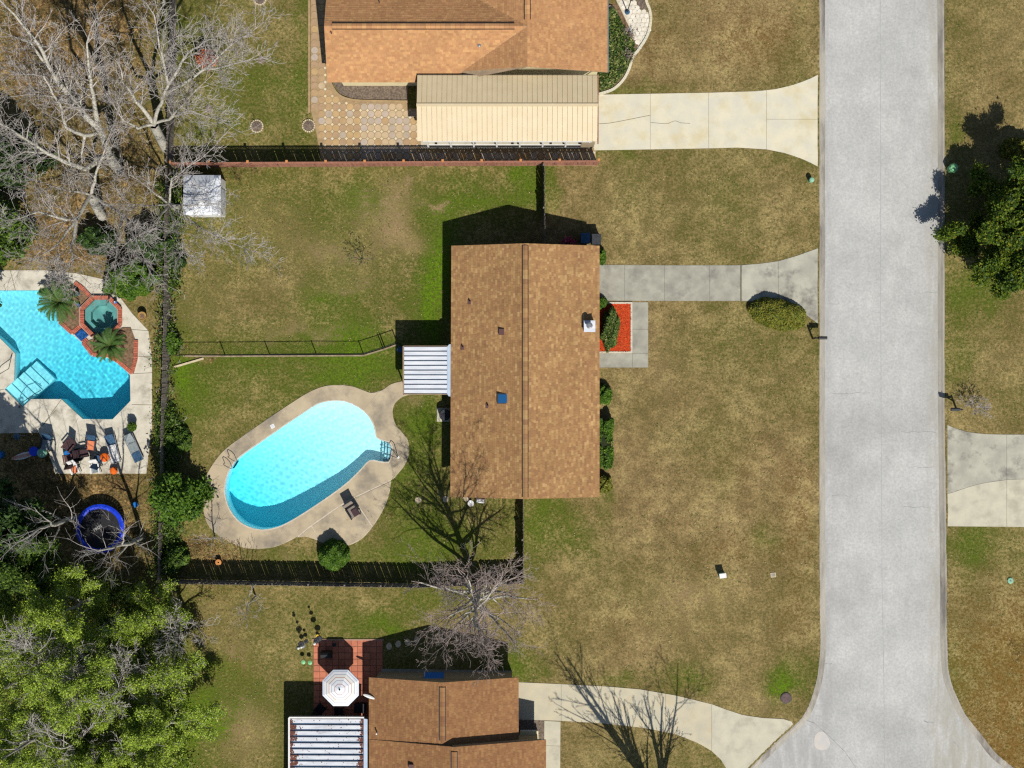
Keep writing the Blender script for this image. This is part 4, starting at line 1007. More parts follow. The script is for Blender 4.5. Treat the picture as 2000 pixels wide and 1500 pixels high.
# terracotta patio
PT = [(612,1250),(748,1250),(748,1420),(612,1420)]
pt = MB().prism(poly(PT), -.05, .02).build('tile_patio', MT['grout'], kind='structure')
tl = []
for s_ in (.84, .94, 1.0, 1.08): 
    ob = MB().prism(rect(-.19, -.19, .19, .19), 0, .02, col=(s_, s_, s_, 1)).build('tile', MT['tile_red'], pt); tl.append(ob.data); bpy.data.objects.remove(ob)
ax, ay = P2(612, 1250); n_ = 0
for i in range(11):
    for j in range(14):
        ob = bpy.data.objects.new('tile', rp.choice(tl)); COL.objects.link(ob); ob.parent = pt; ob.location = (ax + .215 + i * .41, ay - .215 - j * .41, .02)
MB().box(ax - .06, ax + 4.6, ay - .02, ay + .06, -.02, .06).build('border', MT['mortar'], pt)
# ---------------------------------------------------------------- fences
rf = random.Random(31)
pk_cache = {}
def picket_fence(name, label, pts, h, mat, group=None, pitch=.1335, rails='n', jitter=.02, post=2.4, lattice=False, cap=None):
    P_ = [G(x, y) for x, y in pts]
    f = thing(name, label, 'fence', P_[0], group); ph = h - (.36 if lattice else 0)
    key = (mat.name, round(ph, 2))
    if key not in pk_cache:
        lst = []
        for s_ in (.8, .92, 1.0, 1.12):
            t = MB(); w = .067; t.add([(-w, -.009, .04), (w, -.009, .04), (w, -.009, ph - .04), (w * .5, -.009, ph), (-w * .5, -.009, ph), (-w, -.009, ph - .04),
                                       (-w, .009, .04), (w, .009, .04), (w, .009, ph - .04), (w * .5, .009, ph), (-w * .5, .009, ph), (-w, .009, ph - .04)],
                                      [(0, 1, 2, 3, 4, 5), (11, 10, 9, 8, 7, 6), (2, 8, 9, 3), (3, 9, 10, 4), (4, 10, 11, 5), (1, 7, 8, 2), (5, 11, 6, 0)], (s_, s_, s_, 1))
            ob = t.build('picket', mat, f, local=True); lst.append(ob.data); bpy.data.objects.remove(ob)
        pk_cache[key] = lst
    rl = MB(); lt = MB()
    for a, b in zip(P_[:-1], P_[1:]):
        d = b - a; L_ = d.length; d.normalize(); ang = math.atan2(d.y, d.x); nrm = Vector((-d.y, d.x, 0)) * (.035 if rails == 'n' else -.035)
        run_ = 0.0
        while run_ < L_ - .07:
            run_ += pitch + (.016 if rf.random() < .16 else 0.0); q = a + d * (run_ - .067)
            ob = bpy.data.objects.new('picket', rf.choice(pk_cache[key])); COL.objects.link(ob); ob.parent = f
            ob.location = q - P_[0] + Vector((0, 0, rf.uniform(-jitter, jitter))); ob.rotation_euler = (rf.uniform(-.012, .012), rf.uniform(-.02, .02), ang)
        for z in (.35, ph - .3): rl.bar(a + nrm + Vector((0, 0, z)), b + nrm + Vector((0, 0, z)), .04, .09)
        n = max(1, round(L_ / post))
        for i in range(n + (1 if b is P_[-1] else 0)):
            q = a + d * (L_ * i / n) + nrm * 1.6
            po = MB().box(q.x - .05, q.x + .05, q.y - .05, q.y + .05, 0, h + (.02 if lattice else -.05)).build('post', mat, f)
            if cap: MB().box(q.x - .075, q.x + .075, q.y - .075, q.y + .075, h + .02, h + .1).build('post_cap', cap, po)
        if lattice:
            for z in (h - .36, h - .03): rl.bar(a + Vector((0, 0, z)), b + Vector((0, 0, z)), .07, .045)
            k = int(L_ / .11)
            for i in range(k):
                x = .11 * i
                for s_ in (1, -1):
                    x0, x1 = (x, x + .32) if s_ > 0 else (x + .32, x)
                    if max(x0, x1) > L_: continue
                    lt.bar(a + d * x0 + nrm * (.2 * s_) + Vector((0, 0, h - .35)), a + d * x1 + nrm * (.2 * s_) + Vector((0, 0, h - .04)), .008, .038)
    rl.build('rail', mat, f)
    if lattice: lt.build('lattice', mat, f, kind='stuff')
    return f
picket_fence('lattice_fence', 'reddish wooden fence with lattice top and capped posts behind the carport', [(345,327),(1166,323)], 1.83, MT['wood_red'], lattice=True, cap=MT['wood_cap'], pitch=.131)
picket_fence('wooden_fence', 'weathered grey picket fence along the south side of the pool yard', [(332,1132),(818,1140),(1022,1132)], 1.83, MT['wood_old'], rails='n')
picket_fence('wooden_fence', 'short dark wooden fence running north from the middle house roof', [(1062.5,330),(1063,494)], 1.83, MT['wood_old'], rails='s')
picket_fence('wooden_fence', 'short dark wooden fence running south from the middle house roof', [(1021.5,968),(1022,1130)], 1.83, MT['wood_old'], rails='s')
picket_fence('wooden_fence', 'old grey wooden fence between leaf littered woods and the top left lawn', [(346,-90),(344,110),(338,322)], 1.85, MT['wood_old'], rails='s')
picket_fence('wooden_fence', 'old grey leaning wooden fence between the two swimming pools', [(337,334),(333,640),(327,880),(322,1128)], 1.85, MT['wood_old'], rails='s', jitter=.04)
# black chain link fence across the back yard
ch = [(352,694),(440,694),(527,693),(618,692),(710,692),(748,680),(776,670)]
cf = thing('chain_link_fence', 'low black chain link fence crossing the back lawn to the patio', 'fence', G(*ch[0]))
hz = 1.15; rl = MB(); ms = MB()
for a, b in zip(ch[:-1], ch[1:]):
    a, b = G(*a), G(*b); rl.tube(a + Vector((0, 0, hz)), b + Vector((0, 0, hz)), .022, n=6); rl.tube(a + Vector((0, 0, .08)), b + Vector((0, 0, .08)), .008, n=4)
    d = b - a; L_ = d.length; d.normalize(); n = int(L_ / .16)
    for i in range(n):
        for s_ in (1, -1):
            x0 = .16 * i; x1 = x0 + s_ * 1.0
            zt = hz - .02; zb = .06
            if x1 < 0: zt = zb + (zt - zb) * x0 / 1.0; x1 = 0
            if x1 > L_: zt = zb + (zt - zb) * (L_ - x0) / 1.0; x1 = L_
            if zt - zb < .05: continue
            ms.tube(a + d * x0 + Vector((0, 0, zb)), a + d * x1 + Vector((0, 0, zt)), .003, n=3, caps=False)
rl.build('rail', MT['black'], cf); ms.build('wire_mesh', MT['black'], cf, kind='stuff')
for x, y in ch: p = G(x, y); MB().tube(p, p + Vector((0, 0, hz + .05)), .035, n=8).lathe(p.x, p.y, [(.04, hz + .05), (.0, hz + .1)], 8).build('post', MT['black'], cf)
p = G(752, 679); MB().tube(p, p + Vector((0, 0, hz + .1)), .04, n=8).build('gate_post', MT['black'], cf)
ms_ = MB()
L1 = [G(x, y, .03) for x, y in [(358,695.5),(440,696),(527,695.5),(710,694.5),(748,683),(776,673)]]
for a, b in zip(L1[:-1], L1[1:]): ms_.bar(a, b, .09, .07)
ms_.build('mow_strip', MT['mow'], kind='structure')
ms_ = MB(); ms_.bar(G(340,717,.05), G(398,700,.05), .12, .12); ms_.build('garden_edging', MT['stone'], kind='structure')

# ---------------------------------------------------------------- foliage
def leaves_mesh(pos, size, pal, rng, name, mat, parent, up=.45, tones=None, label=None, aspect=1.6, boost=1.75):
    """pos (n,3) -> one rhombic leaf cluster face per point"""
    n = len(pos); nr = rng.normal(size=(n, 3)); nr /= np.linalg.norm(nr, axis=1)[:, None]; nr[:, 2] = np.abs(nr[:, 2]) + up; nr /= np.linalg.norm(nr, axis=1)[:, None]
    a = rng.normal(size=(n, 3)); a -= nr * (a * nr).sum(1)[:, None]; a /= np.linalg.norm(a, axis=1)[:, None]; b = np.cross(nr, a)
    s = size * rng.uniform(.55, 1.35, size=(n, 1))
    v = np.stack([pos - a * s * aspect, pos - b * s * .8, pos + a * s * aspect, pos + b * s * .8], 1).reshape(-1, 3)
    f = np.arange(4 * n).reshape(n, 4)
    pl = np.minimum(np.array([p[:3] for p in pal]) * boost, .8); k = rng.randint(0, len(pal), n) if tones is None else np.clip((tones * len(pal)).astype(int), 0, len(pal) - 1)
    col = np.ones((n, 4), np.float32); col[:, :3] = pl[k] * rng.uniform(.8, 1.2, size=(n, 1))
    off = np.array(parent.get('_o', (0, 0, 0))) if parent is not None else 0
    me = bpy.data.meshes.new(name); v = v - off
    me.vertices.add(len(v)); me.vertices.foreach_set('co', v.astype(np.float32).ravel())
    me.loops.add(4 * n); me.loops.foreach_set('vertex_index', f.ravel().astype(np.int32))
    me.polygons.add(n); me.polygons.foreach_set('loop_start', np.arange(0, 4 * n, 4, dtype=np.int32)); me.polygons.foreach_set('loop_total', np.full(n, 4, np.int32))
    me.update(calc_edges=True)
    at = me.attributes.new('Col', 'FLOAT_COLOR', 'FACE'); at.data.foreach_set('color', col.ravel())
    return link(name, me, mat, parent, label=label)
def tubes_mesh(segs, name, mat, parent, thick=.05):
    """segs: list of (p, q, r0, r1); many tapered prisms in one mesh"""
    if not segs: return None
    P0 = np.array([tuple(s[0]) for s in segs]); P1 = np.array([tuple(s[1]) for s in segs]); R0 = np.array([s[2] for s in segs]); R1 = np.array([s[3] for s in segs])
    off = np.array(parent.get('_o', (0, 0, 0))); V = []; F = []; base = 0
    big = R0 > thick
    for msk, n in ((big, 7), (~big, 3)):
        if not msk.any(): continue
        p0, p1, r0, r1 = P0[msk] - off, P1[msk] - off, R0[msk], R1[msk]; d = p1 - p0; d /= np.maximum(np.linalg.norm(d, axis=1), 1e-6)[:, None]
        h = np.where(np.abs(d[:, 2:3]) < .9, np.array([[0, 0, 1.]]), np.array([[1., 0, 0]])); a = np.cross(d, h); a /= np.linalg.norm(a, axis=1)[:, None]; b = np.cross(d, a)
        t = np.arange(n) * 2 * math.pi / n; ca, sa = np.cos(t), np.sin(t)
        ring = a[:, None, :] * ca[None, :, None] + b[:, None, :] * sa[None, :, None]
        v = np.concatenate([p0[:, None] + ring * r0[:, None, None], p1[:, None] + ring * r1[:, None, None]], 1)
        m = len(p0); i = np.arange(n); f = np.stack([i, (i + 1) % n, n + (i + 1) % n, n + i], 1)
        F.append((f[None] + (np.arange(m) * 2 * n)[:, None, None] + base).reshape(-1, 4)); V.append(v.reshape(-1, 3)); base += m * 2 * n
    V = np.concatenate(V); F = np.concatenate(F)
    me = bpy.data.meshes.new(name); me.vertices.add(len(V)); me.vertices.foreach_set('co', V.astype(np.float32).ravel())
    me.loops.add(F.size); me.loops.foreach_set('vertex_index', F.ravel().astype(np.int32)); me.polygons.add(len(F))
    me.polygons.foreach_set('loop_start', np.arange(0, F.size, 4, dtype=np.int32)); me.polygons.foreach_set('loop_total', np.full(len(F), 4, np.int32)); me.update(calc_edges=True)
    me.polygons.foreach_set('use_smooth', [True] * len(F))
    return link(name, me, mat, parent)
def rnd3(r): return Vector((r.gauss(0, 1), r.gauss(0, 1), r.gauss(0, 1))).normalized()
def grow(r, p, d, L_, rad, lvl, segs, tips, up=.08, kids=(5, 5, 4), ratio=.55, minr=.010, wob=.22, ang=(.5, 1.0)):
    n = max(3, min(7, int(L_ / .45) + 1)); st = L_ / n; d = d.normalized()
    for i in range(n):
        d = (d + rnd3(r) * wob + Vector((0, 0, up))).normalized(); q = p + d * st
        r0 = rad * (1 - .75 * i / n); r1 = rad * (1 - .75 * (i + 1) / n)
        segs.append((p, q, max(r0, minr), max(r1, minr * .7)))
        if lvl < len(kids) and i >= (1 if lvl else 1):
            for k in range(max(1, round(kids[lvl] / max(1, n - 1) + r.uniform(-.4, .4)))):
                s_ = d.cross(rnd3(r)).normalized(); a = r.uniform(*ang); dd = d * math.cos(a) + s_ * math.sin(a)
                grow(r, p.lerp(q, r.random()), dd, L_ * ratio * r.uniform(.55, 1.15) * (1.15 - .5 * i / n), max(r1 * .62, minr), lvl + 1, segs, tips, up, kids, ratio, minr, wob, ang)
        if lvl >= len(kids) - 1: tips.append((q, d))
        p = q
    tips.append((p, d))
def limbs_to(r, limbs, segs, tips, kids=(4, 4), sub=2.6, minr=.010, dens=1.1, up=.05):
    for rad, pl in limbs:
        pts = [G(*a) for a in pl]; tot = sum((b - a).length for a, b in zip(pts[:-1], pts[1:])); run = 0
        fine = []
        for a, b in zip(pts[:-1], pts[1:]):
            k = max(2, int((b - a).length / .6))
            for i in range(k): fine.append(a.lerp(b, i / k) + rnd3(r) * .05)
        fine.append(pts[-1])
        for a, b in zip(fine[:-1], fine[1:]):
            l = (b - a).length; t = run / tot; r0 = rad * (1 - .82 * t); r1 = rad * (1 - .82 * (run + l) / tot); segs.append((a, b, r0, r1)); run += l
            if t > .22:
                for k in range(int(dens + r.random())):
                    d = (b - a).normalized(); s_ = d.cross(rnd3(r)).normalized(); an = r.uniform(.5, 1.1)
                    grow(r, a.lerp(b, r.random()), d * math.cos(an) + s_ * math.sin(an) + Vector((0, 0, .1)), sub * r.uniform(.45, 1.15) * (1.15 - .45 * t), max(r1 * .45, .016), 0, segs, tips, up, kids, .55, minr)
        grow(r, fine[-1], fine[-1] - fine[-2], sub * .8, max(r1, .02), 0, segs, tips, up, kids, .55, minr)
def split_tree(segs, parent, trunk_r, bark, twig, tn='trunk', bn='branches'):
    if segs[0][2] < .085: return tubes_mesh(segs, bn, twig, parent)
    tubes_mesh([s for s in segs if s[2] >= trunk_r], tn, bark, parent); tubes_mesh([s for s in segs if s[2] < trunk_r], bn, twig, parent)

PAL_FRESH = [c(62,80,22), c(84,102,28), c(102,120,32), c(120,136,42), c(138,146,68)]
PAL_MID = [c(44,62,20), c(62,86,26), c(80,104,30), c(98,120,40)]
PAL_DARK = [c(26,42,16), c(38,58,20), c(52,76,26), c(66,92,32)]
PAL_OAK = [c(40,62,12), c(58,84,14), c(80,106,18), c(108,122,24), c(138,140,34)]
PAL_HEDGE = [c(44,70,16), c(62,92,20), c(78,108,24), c(96,122,34)]
PAL_OLIVE = [c(74,84,24), c(92,100,28), c(110,112,34), c(128,122,44), c(62,72,22)]
PAL_BED = [c(50,74,24), c(70,94,32), c(96,112,48), c(40,58,20), c(140,140,84)]
PAL_REDL = [c(180,84,52), c(150,60,44), c(206,120,60), c(120,44,40)]

def bare_tree(label, base, trunk, limbs, seed, group='bare winter trees in the woods', kids=(5, 4), dens=1.1, sub=2.6, tr=.30, twig='twig_pale', bark='bark_pale'):
    b = G(*base); t = thing('bare_tree', label, 'tree', b, group); r = random.Random(seed); segs, tips = [], []
    tp = [b - Vector((0, 0, .1))] + [G(*q) for q in trunk]
    for i, (a, q) in enumerate(zip(tp[:-1], tp[1:])): segs.append((a, q, tr * (1.12 - .25 * i / len(tp)), tr * (1.12 - .25 * (i + 1) / len(tp))))
    limbs_to(r, limbs, segs, tips, kids, sub, dens=dens)
    split_tree(segs, t, .055, MT[bark], MT[twig]); return t
bare_tree('huge bare tree with thick pale limbs reaching the top left corner', (235,335), [(222,318,3), (212,300,5)], [
    (.22, [(212,300,5),(195,255,7),(150,205,9),(100,140,11),(75,85,13),(30,30,15),(-20,-20,16)]), (.17, [(195,255,7),(183,200,9),(175,140,11),(168,85,12),(178,55,13)]),
    (.19, [(212,300,5),(165,330,6.5),(130,318,8),(90,298,9.5),(50,270,11),(0,240,13),(-40,215,14)]), (.13, [(195,258,6.5),(165,265,7.5),(130,250,9),(115,200,11),(85,150,13),(20,140,15)]),
    (.10, [(165,265,7.5),(158,300,7),(165,330,6.5)]), (.11, [(100,140,11),(60,85,13),(0,60,15)]), (.09, [(90,298,9.5),(50,295,11),(20,310,12)]), (.09, [(150,205,9),(110,190,11),(60,185,13),(0,190,14)])], 3, dens=2.8)
bare_tree('bare grey tree in the woods with limbs over the top left lawn', (325,292), [(312,268,2.5), (300,243,5)], [
    (.15, [(300,243,5),(265,195,7),(243,165,9),(232,125,11)]), (.13, [(300,243,5),(318,190,8),(330,165,9),(312,90,12),(300,30,14),(285,5,15)]), (.10, [(330,165,9),(365,105,11),(410,75,13),(440,85,14)]),
    (.11, [(325,185,8),(400,135,11),(450,90,13),(500,55,15)]), (.08, [(400,135,11),(440,130,12),(485,118,13)]), (.10, [(300,243,5),(330,232,6),(370,215,8),(430,235,9)]),
    (.10, [(300,243,5),(270,250,6),(240,235,8),(200,170,10)]), (.08, [(330,232,6),(370,190,9),(400,160,10)])], 8, dens=2.8)
bare_tree('bare grey tree just north of the angular pool', (200,425), [(186,400,2), (178,380,4)], [
    (.14, [(178,380,4),(150,430,6),(130,430,7),(75,415,9),(20,430,11)]), (.11, [(150,430,6),(140,480,7),(142,510,8),(120,540,9)]), (.09, [(150,430,6),(110,480,7),(60,510,8)]),
    (.12, [(178,380,4),(190,330,6),(215,260,8)]), (.11, [(178,380,4),(240,420,6),(270,480,8),(290,525,9)]), (.09, [(240,420,6),(230,470,7),(225,520,8)]), (.08, [(178,380,4),(120,370,7),(60,350,9)])], 12, dens=2.8)
bare_tree('bare twiggy tree over the small white shed', (352,405), [(340,402,1.5), (330,400,3)], [
    (.07, [(330,400,3),(400,450,6),(460,478,8),(510,498,9)]), (.09, [(330,400,3),(300,440,6),(240,480,8),(220,520,9)]), (.07, [(330,400,3),(350,470,6),(372,505,8)]),
    (.08, [(330,400,3),(335,350,6),(390,310,8),(420,285,9)]), (.08, [(330,400,3),(270,350,7),(225,330,9)]), (.07, [(330,400,3),(380,400,5),(430,400,7)]), (.07, [(330,400,3),(280,400,6),(240,400,8)])], 15, dens=2.4, sub=2.2, tr=.14)

def auto_bare(label, base, h, seed, group=None, tr=.26, limbs=7, spread=.75, kids=(5, 5, 4), bark='bark_pale', twig='twig_pale', lean=(0, 0), fork=.25, lr=.45, bend=.10, minr=.010):
    b = G(*base); t = thing('bare_tree', label, 'tree', b, group) if group else thing('bare_tree', label, 'tree', b); r = random.Random(seed); segs, tips = [], []
    p = b - Vector((0, 0, .1)); d = Vector((lean[0], lean[1], 1)).normalized(); n = 8; k = 0
    for i in range(n):
        q = p + (d + rnd3(r) * .10).normalized() * (h * .62 / n); r0 = tr * (1 - .6 * i / n); segs.append((p, q, r0, tr * (1 - .6 * (i + 1) / n)))
        if i / n >= fork:
            for _ in range(max(1, round(limbs / (n * (1 - fork))))):
                a = k * 2.399 + r.uniform(-.5, .5); k += 1
                dd = Vector((math.cos(a) * spread, math.sin(a) * spread, .65 + .5 * i / n))
                grow(r, p.lerp(q, r.random()), dd, h * lr * r.uniform(.75, 1.1) * (1.1 - .35 * i / n), r0 * .5, 0, segs, tips, bend, kids, .5, minr, .2)
        p = q
    grow(r, p, d, h * .4, tr * .4, 0, segs, tips, bend, kids, .5, minr, .2)
    split_tree(segs, t, .05, MT[bark], MT[twig]); return t
auto_bare('tall bare tree on the fence line south of the middle house', (938,1148), 13.5, 5, tr=.28, limbs=18, kids=(8, 6, 4), bark='bark_pale', twig='twig_brown', spread=1.15, lr=.44, minr=.0095, fork=.18)
auto_bare('small pale bare tree by the south fence left of the round bush', (500,1165), 5.5, 9, tr=.07, limbs=7, kids=(4, 3), twig='twig_pale')
auto_bare('thin leafless sapling at the west end of the pool deck', (418,1052), 5.0, 14, tr=.06, limbs=4, kids=(3, 3), lean=(.2, .15))
for lb, bs_, hh, sd, tr_ in (('large bare multi stemmed street tree just below the frame, casting long shadows over the driveway', (1285,1555), 11.5, 22, .16),
                       ):
    b = G(*bs_); t = thing('bare_tree', lb, 'tree', b); r = random.Random(sd); segs, tips = [], []
    for k in range(9):
        a = k * 2.1 + .4; p = b + Vector((math.cos(a) * .25, math.sin(a) * .25, -.1)); d = Vector((math.cos(a) * .36, math.sin(a) * .18, 1))
        grow(r, p, d, hh * r.uniform(.75, 1.0), tr_ * r.uniform(.6, 1), 0, segs, tips, .05, (7, 4, 3), .36, .016, .07, (.3, .7))
    split_tree(segs, t, .05, MT['bark_grey'], MT['twig_brown'])
auto_bare('bare tree right of the frame shading the bottom right lawn', (2120,1420), 9, 41, tr=.15, limbs=8, bark='bark_grey', twig='twig_brown')
auto_bare('tall bare tree beside the trampoline shading the angular pool', (280,1050), 12, 51, group='bare winter trees in the woods', tr=.18, limbs=5, kids=(4, 3), spread=.5, minr=.006)
auto_bare('tall bare tree left of the trampoline behind the sun loungers', (150,1010), 12, 52, group='bare winter trees in the woods', tr=.18, limbs=6, kids=(4, 3), spread=.5, minr=.007)

def leafy(name, label, base, h, rad, seed, pal, nl, size=.11, group=None, bark='bark_grey', clear=.3, kids=(6, 4, 3), lr=.5, spread=.8, sparse=0.0, tr=None, jit=.2, twig=None, minr=.014, boost=1.75):
    b = G(*base); t = thing(name, label, 'tree', b, group); r = random.Random(seed); segs, tips = [], []
    p = b - Vector((0, 0, .1)); n = 7; k = 0; tr = tr or h * .018
    for i in range(n):
        q = p + (Vector((0, 0, 1)) + rnd3(r) * .09).normalized() * (h * .75 / n); r0 = tr * (1 - .7 * i / n); segs.append((p, q, r0, tr * (1 - .7 * (i + 1) / n)))
        if (i + 1) / n > clear:
            for _ in range(2):
                a = k * 2.399 + r.uniform(-.4, .4); k += 1; f = 1 - .6 * max(0, (i / n - .4))
                grow(r, p.lerp(q, r.random()), Vector((math.cos(a) * spread, math.sin(a) * spread, .35 + .5 * i / n)), rad * r.uniform(.7, 1.05) * f, r0 * .5, 0, segs, tips, .06, kids, lr, minr, .22)
        p = q
    grow(r, p, Vector((0, 0, 1)), h * .25, tr * .3, 0, segs, tips, .1, kids, lr, .012)
    split_tree(segs, t, .05, MT[bark], MT[twig or bark])
    rn_ = np.random.RandomState(seed); T = np.array([tuple(x[0]) for x in tips]); D = np.array([tuple(x[1]) for x in tips])
    cl = rn_.rand(len(T)); keep = cl >= sparse; T = T[keep]; D = D[keep]; cl = cl[keep]
    k = rn_.randint(0, len(T), nl); pos = T[k] + rn_.normal(size=(nl, 3)) * jit - D[k] * rn_.rand(nl, 1) * .25
    tone = np.clip(.5 * rn_.rand(nl) + .5 * rn_.rand(len(T))[k], 0, .999)
    leaves_mesh(pos, size, pal, rn_, 'crown', MT['leaf'], t, tones=tone, boost=boost); return t
GW = 'leafing trees in the bottom left woods'
leafy('leafing_tree', 'tall fresh green tree with pale limbs near the left of the bottom left woods', (235,1275), 11.5, 4.8, 101, PAL_FRESH, 48024, .036, GW, 'bark_pale', sparse=0.40, twig='twig_pale', kids=(6, 5, 4), minr=.017, boost=2.9, jit=.15)
leafy('leafing_tree', 'yellow green tree at the right rim of the bottom left woods', (345,1395), 8.5, 3.6, 102, PAL_FRESH, 43848, .036, GW, 'bark_pale', sparse=0.25, twig='twig_pale', kids=(6, 5, 4), minr=.017, boost=2.9, jit=.15)
leafy('leafing_tree', 'fresh green tree below the trampoline in the bottom left woods', (185,1165), 9.5, 3.6, 103, PAL_FRESH, 35496, .036, GW, 'bark_pale', sparse=0.45, twig='twig_pale', kids=(6, 5, 4), minr=.017, boost=2.9, jit=.15)
leafy('leafing_tree', 'bright green tree at the bottom edge of the woods', (290,1470), 9.0, 4.2, 104, PAL_FRESH, 52200, .036, GW, 'bark_pale', sparse=0.25, twig='twig_pale', kids=(6, 5, 4), minr=.017, boost=2.9, jit=.15)
leafy('leafing_tree', 'tall thin leaved tree in the bottom left corner', (125,1405), 12, 4.4, 105, PAL_FRESH, 39672, .036, GW, 'bark_pale', sparse=0.50, twig='twig_pale', kids=(6, 5, 4), minr=.017, boost=2.9, jit=.15)
leafy('leafing_tree', 'small half bare tree in the woods beside the corner of the pool yard', (318,1185), 6.5, 2.6, 106, PAL_FRESH, 14616, .036, GW, 'bark_pale', sparse=0.50, twig='twig_brown', kids=(6, 5, 4), minr=.017, boost=2.9, jit=.15)
leafy('evergreen_tree', 'dark evergreen tree on the left edge below the sun loungers', (95,1075), 8, 3.2, 107, PAL_MID, 40000, .055, GW, sparse=0.20)
leafy('leafing_tree', 'green tree on the left edge in the bottom left woods', (70,1230), 10, 3.8, 108, PAL_FRESH, 35496, .036, GW, 'bark_pale', sparse=0.40, twig='twig_pale', kids=(6, 5, 4), minr=.017, boost=2.9, jit=.15)
leafy('evergreen_tree', 'dark tree out of the frame shading the sun lounger terrace', (60,1010), 9, 3.4, 109, PAL_DARK, 14000, .11, GW)
leafy('leafing_tree', 'low bright green tree in the middle of the bottom edge of the woods', (225,1440), 6.5, 3.4, 130, PAL_FRESH, 41760, .036, GW, 'bark_pale', sparse=0.25, twig='twig_pale', kids=(6, 5, 4), minr=.017, boost=2.9, jit=.15)
leafy('leafing_tree', 'pale limbed thin tree beside the right rim of the woods', (365,1290), 7.5, 2.2, 131, PAL_FRESH, 9396, .036, GW, 'bark_pale', sparse=0.55, twig='twig_pale', kids=(6, 5, 4), minr=.017, boost=2.9, jit=.15)
leafy('leafing_tree', 'young green tree left of the pale limbed tree in the woods', (262,1360), 7.0, 2.8, 132, PAL_FRESH, 27144, .036, GW, 'bark_pale', sparse=0.30, twig='twig_pale', kids=(6, 5, 4), minr=.017, boost=2.9, jit=.15)
leafy('evergreen_tree', 'broad dense dark green tree beside the road at the right edge', (1925,497), 5.3, 3.6, 120, PAL_OAK, 110000, .058, None, clear=.22, kids=(6, 5, 3), spread=1.0, tr=.16, jit=.17, sparse=0.27, boost=1.35)
leafy('evergreen_tree', 'second dense dark green tree cut by the right edge beside the road', (1972,415), 5.6, 3.3, 121, PAL_OAK, 90000, .058, None, clear=.22, kids=(6, 5, 3), spread=1.0, tr=.16, jit=.17, sparse=0.27, boost=1.35)
leafy('evergreen_tree', 'dense green tree growing by the west end of the swimming pool deck', (362,962), 4.6, 1.75, 122, PAL_HEDGE, 16000, .075, None, clear=.12, kids=(5, 4), spread=.9, tr=.1, jit=.2)
leafy('evergreen_tree', 'pine like branches overhanging the angular pool at the left edge', (-25,610), 8, 2.6, 123, PAL_DARK, 7000, .08, None, sparse=0.55)
leafy('evergreen_tree', 'green tree in the shade at the left edge above the angular pool', (18,455), 5.5, 2.4, 124, PAL_MID, 12000, .09, None, clear=.12)
leafy('evergreen_tree', 'dark green understory tree under the huge bare tree', (40,325), 5.0, 2.2, 125, PAL_DARK, 8000, .09, None, clear=.12)

def shrub(name, label, base, rx, ry, h, seed, pal, nl, size=.07, rz=0.0, group=None, cat='shrub', box=False, z0=0.0, rough=.16, flat=.0):
    b = G(*base); t = thing(name, label, cat, b, group); rn_ = np.random.RandomState(seed)
    k = nl; u = rn_.normal(size=(k, 3)); u /= np.linalg.norm(u, axis=1)[:, None]; u[:, 2] = np.abs(u[:, 2])
    e = .42 if box else 1.0
    if box: u = np.sign(u) * np.abs(u) ** e; m_ = np.abs(u).max(1, keepdims=True); u = u / m_ * .96
    ph = rn_.uniform(0, 6.28, 6)
    lump = 1 + rough * (np.sin(u[:, 0] * 5 + ph[0]) * np.sin(u[:, 1] * 5 + ph[1]) + .6 * np.sin(u[:, 0] * 11 + ph[2]) * np.sin(u[:, 1] * 9 + ph[3]))
    rr_ = lump * (1 - np.abs(rn_.normal(size=k)) * .09)
    ca, sa = math.cos(rz), math.sin(rz); x = u[:, 0] * rx * rr_; y = u[:, 1] * ry * rr_
    pos = np.stack([b.x + ca * x - sa * y, b.y + sa * x + ca * y, z0 + .05 + u[:, 2] * h * rr_ * (1 - flat * 0)], 1)
    tone = np.clip(.6 * rn_.rand(k) + .4 * (.5 + .5 * np.sin(u[:, 0] * 7 + ph[4]) * np.sin(u[:, 1] * 7 + ph[5])), 0, .999)
    leaves_mesh(pos, size, pal, rn_, 'foliage', MT['leaf'], t, tones=tone, up=.6)
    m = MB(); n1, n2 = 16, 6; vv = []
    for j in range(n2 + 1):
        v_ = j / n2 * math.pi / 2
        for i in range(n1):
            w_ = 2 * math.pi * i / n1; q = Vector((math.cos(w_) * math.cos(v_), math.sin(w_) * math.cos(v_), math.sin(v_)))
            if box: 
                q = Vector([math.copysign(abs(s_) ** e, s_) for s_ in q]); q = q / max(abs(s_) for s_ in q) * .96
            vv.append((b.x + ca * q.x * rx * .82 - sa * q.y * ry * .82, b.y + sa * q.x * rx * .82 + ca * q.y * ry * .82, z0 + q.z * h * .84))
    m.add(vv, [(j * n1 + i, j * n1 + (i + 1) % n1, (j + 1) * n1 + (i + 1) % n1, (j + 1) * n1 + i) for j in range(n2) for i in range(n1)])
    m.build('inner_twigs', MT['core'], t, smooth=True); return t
shrub('round_bush', 'round clipped green bush by the south fence below the swimming pool', (653,1083), 1.02, 1.02, 1.55, 1, PAL_HEDGE, 10000, .055, rough=.07)
shrub('oval_shrub', 'large oval olive green shrub beside the mailbox and driveway', (1518,614), 1.92, .98, 1.25, 2, PAL_OLIVE, 16000, .05, rz=-.22, rough=.05)
GH = 'clipped hedges along the front wall of the middle house'
shrub('hedge', 'small clipped hedge beside the house wall, northernmost of the row', (1176,771), .62, .62, 1.0, 3, PAL_HEDGE, 3500, .055, group=GH)
shrub('hedge', 'long clipped hedge along the front wall of the middle house', (1177,866), .62, 1.6, 1.1, 4, PAL_HEDGE, 8500, .055, group=GH, box=True, rough=.06)
